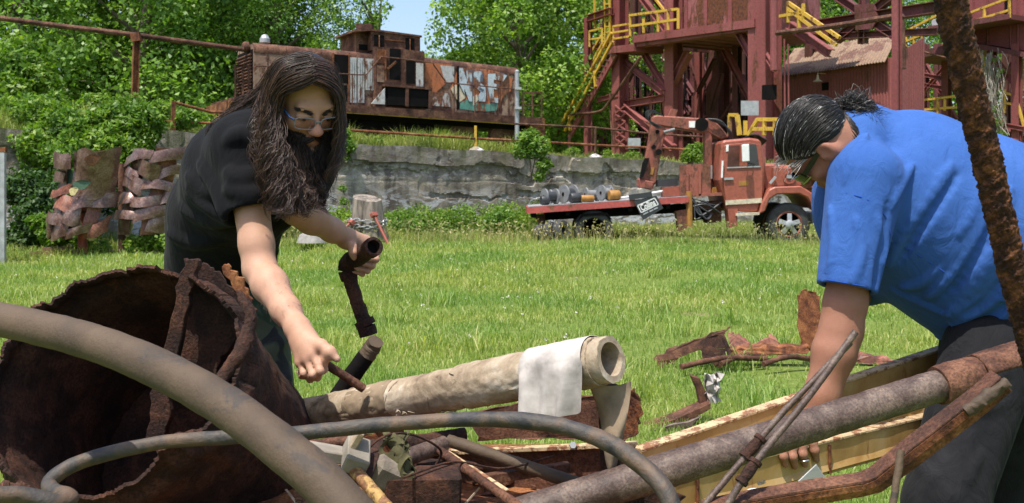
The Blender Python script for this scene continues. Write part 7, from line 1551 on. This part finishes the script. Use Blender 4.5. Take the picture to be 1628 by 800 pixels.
# beard and moustache
r_ = np.random.default_rng(6); bp = []
for k in range(2600):
    a = r_.uniform(-1.25, 1.25); h_ = r_.uniform(0, 1); b0 = Vector((math.sin(a) * (.064 - .018 * h_), -.030 - math.cos(a) * (.062 - .004 * h_) - .006 * h_, -.058 - .052 * h_ + .022 * abs(a) / 1.25))
    if abs(a) < .33 and h_ < .36: b0.z -= .024
    Lb = r_.uniform(.04, .105) * (.55 + .45 * h_); d = Vector((math.sin(a) * .35, -.28, -1)); p0 = TH(b0); wob = Vector(r_.normal(0, .010, 3)); dw = (hq @ d).normalized() * .45 + Vector((0, 0, -.75))
    bp.append([p0 + dw * Lb * i / 6 + wob * (i / 6) ** 1.5 + Vector((.003 * math.sin(i * 1.7 + k), .003 * math.cos(i * 1.9 + k), 0)) for i in range(7)])
for k in range(900):
    x = r_.uniform(-.034, .034); zz_ = r_.uniform(-.112, -.083); p0 = TH((x, -.091 - .004 * math.cos(x * 40), zz_)); Lb = r_.uniform(.03, .10); dw = (hq @ Vector((x * 4, -.35, -1))).normalized() * .5 + Vector((0, 0, -.7)); wob = Vector(r_.normal(0, .008, 3))
    bp.append([p0 + dw * Lb * i / 6 + wob * (i / 6) ** 1.5 for i in range(7)])
for k in range(700):
    x = r_.choice([-1, 1]); u_ = r_.uniform(0, 1); b0 = Vector((x * (.0005 + .0335 * u_), -.107 + .020 * u_ ** 1.5 + r_.uniform(0, .004), -.0545 - .010 * u_ + r_.normal(0, .0020))); p0 = TH(b0)
    bp.append([p0 + hq @ Vector((x * .0030 * i, .0004 * i - .0012, -.0024 * i)) for i in range(7)])
v, q = strands(np.array(bp), r_.uniform(.0007, .0012, len(bp))); np_mesh('beard', v, q, mat=M['black_hair'], parent=man)

# ================================================================ the man in the blue shirt
E = {k: P(*v) for k, v in dict(pel=(1590, 530, 2.54), lum=(1560, 400, 2.54), che=(1450, 320, 2.54), nek=(1392, 238, 2.50), shn=(1378, 280, 2.34), eln=(1337, 522, 2.30), wrn=(1295, 672, 2.285), shf=(1400, 330, 2.72), elf=(1345, 500, 2.58), wrf=(1312, 640, 2.46),
     hn=(1574, 562, 2.42), kn=(1502, 802, 2.27), fn=(1540, 1140, 2.34), hf=(1605, 560, 2.72), kf=(1585, 780, 2.88), ff=(1600, 1010, 2.92)).items()}
mr = empty('person', (E['pel'].x, E['pel'].y, 0), 'grey haired person with a ponytail in a bright blue shirt bending down to a beam', 'person')
fw, upv = Vector((-.43, 0, -.90)).normalized(), Vector((-.90, 0, .43)).normalized(); ph_ = R(20); fw2 = fw * math.cos(ph_) + Vector((0, 1, 0)) * math.sin(ph_)
rq = mats3((-fw2).cross(upv), -fw2, upv); rc = P(1298, 231, 2.42); HS2 = .86; TR = lambda c: rc + rq @ (Vector(c) * HS2)
be = SDF((.54, 1.98, -.02), (1.56, 3.06, 1.52), VX)
head_sdf(be, TR, rq, E['nek'], .062, 1.12, S=HS2)
be.chain([E['pel'], E['lum'], E['che'], E['nek']], [.13, .16, .15, .075], .05); be.cap(E['shn'] + Vector((.03, 0, -.03)), E['shf'] + Vector((.03, 0, -.03)), .05, .05, .04)
def arm2(s, sh, el, wr, k=.02, f=1.0):
    s.chain([sh, sh.lerp(el, .4), sh.lerp(el, .85), el], [.055 * f, .054 * f, .0465 * f, .0445 * f], k); s.chain([el, el.lerp(wr, .25), el.lerp(wr, .7), wr], [.0445 * f, .0475 * f, .0385 * f, .031 * f], k)
arm2(be, E['shn'], E['eln'], E['wrn']); arm2(be, E['shf'], E['elf'], E['wrf'], f=.92)
be.ell(E['eln'] + Vector((.02, -.012, -.008)), (.022, .022, .03), None, .02)
for h_, k_, f_ in (('hn', 'kn', 'fn'), ('hf', 'kf', 'ff')):
    be.chain([E[h_], E[k_], E[f_]], [.09, .06, .042], .04); ft = E[f_]; be.cap(ft + Vector((0, 0, -.02)), ft + Vector((-.16, -.04, -.05)), .036, .028, .02)
w_ = E['wrn']; YF = 2.148; YB = lambda px: 2.122 + (px - 1250) * .00117   # the near flange of the beam
be.cap(w_, P(1280, 698, 2.225), .030, .025, .015); be.cap(w_, P(1268, 700, 2.230), .026, .022, .015); be.cap(w_, P(1292, 697, 2.220), .026, .022, .015)
fm = [P(1249, 706, 2.208), P(1264, 703, 2.204), P(1279, 701, 2.202), P(1295, 699, 2.204)]
for a_ in fm: be.cap(w_.lerp(a_, .4), a_, .016, .0125, .012)
for a_, p1, p2, tip, rr_ in ((fm[0], (1245, 711), (1246, 726), (1249, 740), .0095), (fm[1], (1260, 711), (1260, 726), (1264, 742), .0106), (fm[2], (1275, 708), (1276, 722), (1280, 739), .0108), (fm[3], (1292, 704), (1295, 716), (1298, 731), .0106)):
    finger(be, [a_, P(*p1, YB(p1[0]) - .006), P(*p2, YB(p2[0]) - .012), P(*tip, YB(tip[0]) - .010)], rr_, .004)
finger(be, [P(1296, 690, 2.250), P(1310, 706, 2.230), P(1306, 722, 2.220), P(1300, 735, 2.210)], .011, .01)
w_ = E['wrf']; be.cap(w_, P(1300, 668, 2.42), .028, .024, .015)
for k in range(4): finger(be, [w_.lerp(P(1282 + 12 * k, 672, 2.41), .7), P(1280 + 12 * k, 676, 2.40), P(1280 + 12 * k, 690, 2.39), P(1283 + 12 * k, 698, 2.395)], .0092)
finger(be, [P(1318, 655, 2.44), P(1326, 672, 2.42), P(1322, 686, 2.41)], .010)
mk = [(TR((0, -.118, -.035)), .022, (.25, .10, .07), .7), (TR((.08, .012, -.01)), .03, (.33, .14, .10), .6), (TR((0, -.1, -.069)), .017, (.16, .06, .05), .7)] + [(E['eln'], .035, (.22, .10, .068), .45)] + [(a_, .014, (.25, .12, .08), .5) for a_ in fm]
be.build('body', M['skin_tan'], mr, skin_col((.30, .145, .095), mk))
# shirt
sh_ = SDF((.62, 2.10, .72), (1.52, 2.96, 1.52), .0046)
sh_.chain([P(1443, 322, 2.54), P(1545, 376, 2.55), P(1602, 470, 2.55)], [.236, .250, .190], .06); sh_.chain([P(1602, 470, 2.55), P(1594, 545, 2.55)], [.165, .140], .05)
sh_.cap(P(1400, 262, 2.50), P(1450, 330, 2.52), .105, .18, .04); sh_.chain([P(1362, 222, 2.45), P(1392, 240, 2.50)], [.078, .098], .03); sh_.cap(P(1354, 236, 2.43), P(1376, 206, 2.50), .064, .066, .03); sh_.cap(P(1352, 250, 2.42), P(1362, 214, 2.46), .066, .060, .03)
hem2 = P(1346, 459, 2.285); ax2 = (hem2 - P(1374, 290, 2.33)).normalized()
sh_.cap(P(1376, 285, 2.345), hem2 + ax2 * .09, .088, .061, .035, cut=[(hem2, ax2)])
sh_.cap(E['shf'], E['elf'], .085, .07, .03, cut=[(E['shf'].lerp(E['elf'], .8), E['elf'] - E['shf'])])
sh_.folds([([(1512, 262), (1486, 300), (1440, 366), (1414, 425)], .010), ([(1572, 262), (1556, 318), (1526, 372)], .009), ([(1608, 300), (1590, 384), (1552, 450), (1508, 502)], .014),
           ([(1612, 400), (1585, 462), (1545, 497), (1515, 516)], .013), ([(1622, 455), (1590, 500), (1550, 524)], .012), ([(1612, 500), (1575, 520), (1530, 536)], .010), ([(1452, 262), (1432, 296), (1416, 330)], .008), ([(1645, 340), (1622, 420), (1598, 476)], .012), ([(1380, 212), (1360, 248), (1345, 288)], .007),
           ([(1396, 348), (1406, 388), (1400, 425)], .009), ([(1318, 330), (1326, 380), (1320, 430)], .005), ([(1362, 350), (1370, 400), (1360, 445)], .006), ([(1420, 462), (1470, 482), (1510, 502)], .008), ([(1500, 420), (1468, 448), (1436, 458)], .008), ([(1560, 470), (1530, 492), (1512, 505)], .009), ([(1548, 396), (1500, 452), (1476, 474)], .009)], 1.8, 3, .5, .014)
sh_.folds([([(1530, 268), (1496, 318), (1455, 376), (1424, 430)], .008), ([(1412, 325), (1411, 380), (1400, 430), (1393, 460)], .013), ([(1592, 300), (1572, 372), (1534, 432), (1494, 482)], .010), ([(1606, 430), (1570, 478), (1528, 508)], .011), ([(1606, 480), (1572, 508), (1532, 526)], .009)], 1.8, 3, .6, .012, 'sub')
sh_.cap(hem2 - ax2 * .03, hem2 + ax2 * .04, .053, .056, .004, 'sub'); sh_.cutplane(P(1560, 548, 2.45), (P(1612, 534, 2.45) - P(1503, 549, 2.45)).cross(Vector((0, -1, 0))), k=.005)
sh_.ell(E['nek'] + Vector((-.155, -.01, .01)), (.065, .10, .075), None, .012, 'sub')
so_ = sh_.build('shirt', M['blue_cloth'], mr)
# turned hem of the sleeve and stitched seams
def seam(pts, r, name, mat, sd=sh_, y0=1.8, y1=3.0, par=None, lift=.0002):
    q_ = [sd.hit(p.x, p.y, y0, y1) for p in smooth_path([(a, b, 0) for a, b in pts], 6)]; q_ = [p - Vector((0, lift, 0)) for p in q_ if p is not None]
    if len(q_) > 2: m = MB(); m.tube(q_, r, 5); m.build(name, M[mat], par, smooth=60)
M['blue_seam'] = cloth_mat('blue_seam', ((.012, .06, .34), (.018, .085, .42)), 20, .002)
seam([(1340, 306), (1380, 318), (1408, 345), (1418, 385)], .0015, 'shoulder_seam', 'blue_seam', par=so_); seam([(1308, 444), (1345, 450), (1384, 457)], .0013, 'hem_seam', 'blue_seam', par=so_, lift=.0006); seam([(1422, 385), (1470, 412), (1520, 445)], .0014, 'side_seam', 'blue_seam', par=so_)
col = SDF((.66, 2.25, 1.28), (.96, 2.72, 1.46), .004)
col.chain([P(1338, 272, 2.40), P(1352, 228, 2.405), P(1368, 200, 2.46), P(1378, 192, 2.54)], [.014, .017, .016, .014], .012); col.chain([P(1346, 285, 2.385), P(1362, 240, 2.39), P(1376, 212, 2.45)], [.012, .016, .014], .012); col.build('collar', M['blue_cloth'], so_)
je = SDF((.85, 2.10, .0), (1.62, 3.10, .98), .008)
je.cap(P(1592, 530, 2.54), P(1585, 560, 2.54), .132, .138, .04)
for h_, k_, f_ in (('hn', 'kn', 'fn'), ('hf', 'kf', 'ff')): je.chain([E[h_], E[k_], E[f_] + Vector((0, 0, .02))], [.112, .088, .072], .03)
je.folds([([(1515, 600), (1560, 610), (1600, 590)], .012), ([(1490, 660), (1540, 660), (1590, 640)], .012), ([(1470, 700), (1500, 740), (1480, 780)], .012), ([(1545, 690), (1525, 740), (1500, 790)], .014), ([(1560, 720), (1530, 770), (1510, 800)], .012), ([(1455, 730), (1490, 760), (1540, 765)], .012)], 2.1, 3, .6, .02)
jo = je.build('jeans', M['denim'], mr)
m = MB(); m.tube(smooth_path([P(1506, 552, 2.43), P(1540, 552, 2.405), P(1580, 549, 2.40), P(1620, 545, 2.42)], 5), .016, 8); m.build('belt', M['black_plastic'], jo, smooth=60)
for s_ in ('fn', 'ff'):
    m = MB(); ft = E[s_]; m.prism([Vector((ft.x + dx, ft.y - .05 + dy, 0)) for dx, dy in ((.07, 0), (.07, .10), (-.12, .12), (-.22, .09), (-.22, .03), (-.12, 0))], (0, 0, .09)); m.build('boot', M['black_plastic'], mr, bevel=.015)
m = MB(); rp = P(1278, 731, YB(1278) - .011); m.tube([rp + Vector((.0112 * math.cos(a), .0112 * math.sin(a), .002 * math.cos(a))) for a in np.linspace(0, 2 * math.pi, 17)], .0018, 6, False); tag(m.build('ring', M['silver'], mr, smooth=60), 'silver wedding ring')
# dark wrap-round sunglasses with a lime lower rim
m = MB(); x = 1; rows = []
for i in range(13):
    u_ = -1 + i / 6; cx_ = .068 * u_; cy_ = -.112 + .040 * abs(u_) ** 2.2; rows.append([TR((cx_, cy_ - .003 + .002 * abs(t - .5), .014 - .036 * t * (1 - .22 * abs(u_)))) for t in (0, .33, .67, 1)])
m.grid(rows, rq @ Vector((0, .002, 0))); sg = m.build('sunglasses', M['dark_lens'], mr, smooth=60)
m = MB(); m.tube([TR((.068 * u_, -.115 + .040 * abs(u_) ** 2.2, -.022 + .008 * abs(u_))) for u_ in np.linspace(-1, 1, 17)], .0018, 6); m.build('lower_rim', M['lime'], sg)
for x in (-1, 1):
    m = MB(); m.bar(TR((x * .068, -.076, .004)), TR((x * .080, -.01, .006)), .004, .012, up=upv); m.bar(TR((x * .080, -.01, .006)), TR((x * .081, .014, -.002)), .004, .009, up=upv); m.build('temple', M['black_frame'], sg)
# hair pulled back to the tie, silver at the front, ponytail
hc2 = SDF((rc.x - .17, rc.y - .17, rc.z - .17), (rc.x + .19, rc.y + .18, rc.z + .19), .004)
hc2.ell(TR((0, .024, .034)), (.082 * HS2, .102 * HS2, .086 * HS2), rq, .01); hc2.cutplane(TR((0, -.068, .045)), rq @ Vector((0, -.92, -.38)), k=.02); hc2.ell(TR((0, -.085, -.045)), (.082, .073, .052), rq, .015, 'sub'); hc2.cutplane(TR((0, .06, -.062)), rq @ Vector((0, .1, -1)), k=.02)
for x in (-1, 1): hc2.ell(TR((x * .085, .008, -.012)), (.026, .021, .030), rq, .008, 'sub')
hro = hc2.build('hair', M['grey_hair'], mr)
tie = P(1345, 180, 2.44); r_ = np.random.default_rng(9); pk, pw = [], []
tl = (rq.transposed() @ (tie - rc)) / HS2
for k in range(2600):
    a = r_.uniform(-1.5, 1.5); lift = r_.uniform(0, .011); st_ = r_.uniform(0, 1)
    hl0 = Vector((math.sin(a) * .080, -.068 * math.cos(a) ** .9 if abs(a) < 1.4 else -.01, .060 - .050 * (abs(a) / 1.5) ** 2)); side = Vector((math.sin(a) * .088, .04 + .02 * math.cos(a), .10 * math.cos(a) + .012)); pth = []
    s0 = st_ * .6
    for i in range(10):
        t_ = s0 + (1 - s0) * i / 9; p = hl0 * (1 - t_) ** 2 + side * 2 * t_ * (1 - t_) * 1.12 + tl * t_ ** 2
        c0 = Vector((0, .024, .034)); d = p - c0; e_ = math.sqrt((d.x / .0845) ** 2 + (d.y / .1050) ** 2 + (d.z / .0890) ** 2)
        if t_ < .9: d = d / max(e_, 1e-3) * (1.0 + lift * 8 * math.sin(math.pi * min(1, t_ + .1)) * .8)
        p = c0 + d; pth.append(TR(p + Vector((.0022 * math.sin(i * .9 + k), .002 * math.cos(i * 1.1 + k * 1.3), .0018 * math.sin(i * .8 + k * 2)))))
    (pw if (r_.uniform() < .02 + .10 * max(0, .5 - st_ * 2)) or (st_ < .08 and r_.uniform() < .35) else pk).append(pth)
for k in range(1100):    # nape hair swept up to the tie
    a = r_.uniform(-1.25, 1.25); b0 = Vector((math.sin(a) * .070, .030 + math.cos(a) * .062, -.030 - r_.uniform(0, .075) * math.cos(a) ** .5)); c1 = Vector((math.sin(a) * .062, .075 + .040 * math.cos(a), .004)); pth = []
    for i in range(10):
        t_ = i / 9; pth.append(TR(b0 * (1 - t_) ** 2 + c1 * 2 * t_ * (1 - t_) * 1.08 + tl * t_ ** 2 + Vector((.001 * math.sin(i + k), .001 * math.cos(i * 1.3 + k), 0))))
    pk.append(pth)
def tail(n, r_):
    out = []
    for k in range(n):
        e_ = P(1374 + r_.normal(0, 10), 178 + r_.normal(0, 9), 2.44 + r_.normal(0, .02)); f_ = P(1392 + r_.normal(0, 10), 190 + r_.normal(0, 8), 2.44 + r_.normal(0, .025)); j = Vector(r_.normal(0, .006, 3))
        out.append(resample([tie + j * .5, P(1358, 170, 2.44) + j * 3, e_, f_], 10))
    return out
pk = [np.array([tuple(p) for p in q_]) for q_ in pk] + tail(1100, r_)
pw = [np.array([tuple(p) for p in q_]) for q_ in pw]
for k in range(60):     # silver wisps blown forward over the brow
    a = r_.uniform(-1.0, 1.1); b0 = TR((math.sin(a) * .076, -.070 * math.cos(a), .055 - .03 * a * a)); b1 = b0 + rq @ Vector((math.sin(a) * .02, -.020, .010)) + Vector(r_.normal(0, .004, 3)); b2 = b1 + rq @ Vector((.004, -.020, .004)) * r_.uniform(.3, 1.2) + Vector(r_.normal(0, .008, 3))
    pw.append(resample([b0, b1, b2], 10))
v, q = strands(np.array(pk), r_.uniform(.0007, .0012, len(pk))); np_mesh('hair_strands', v, q, mat=M['grey_hair'], parent=hro)
v, q = strands(np.array(pw), r_.uniform(.0006, .0011, len(pw))); np_mesh('silver_strands', v, q, mat=M['white_hair'], parent=hro)
m = MB(); m.tube([tie + Vector((.004 * math.sin(a), .020 * math.cos(a), .020 * math.sin(a))) for a in np.linspace(0, 6.283, 15)], .005, 6, False); m.build('hair_tie', M['black_frame'], hro, smooth=60)
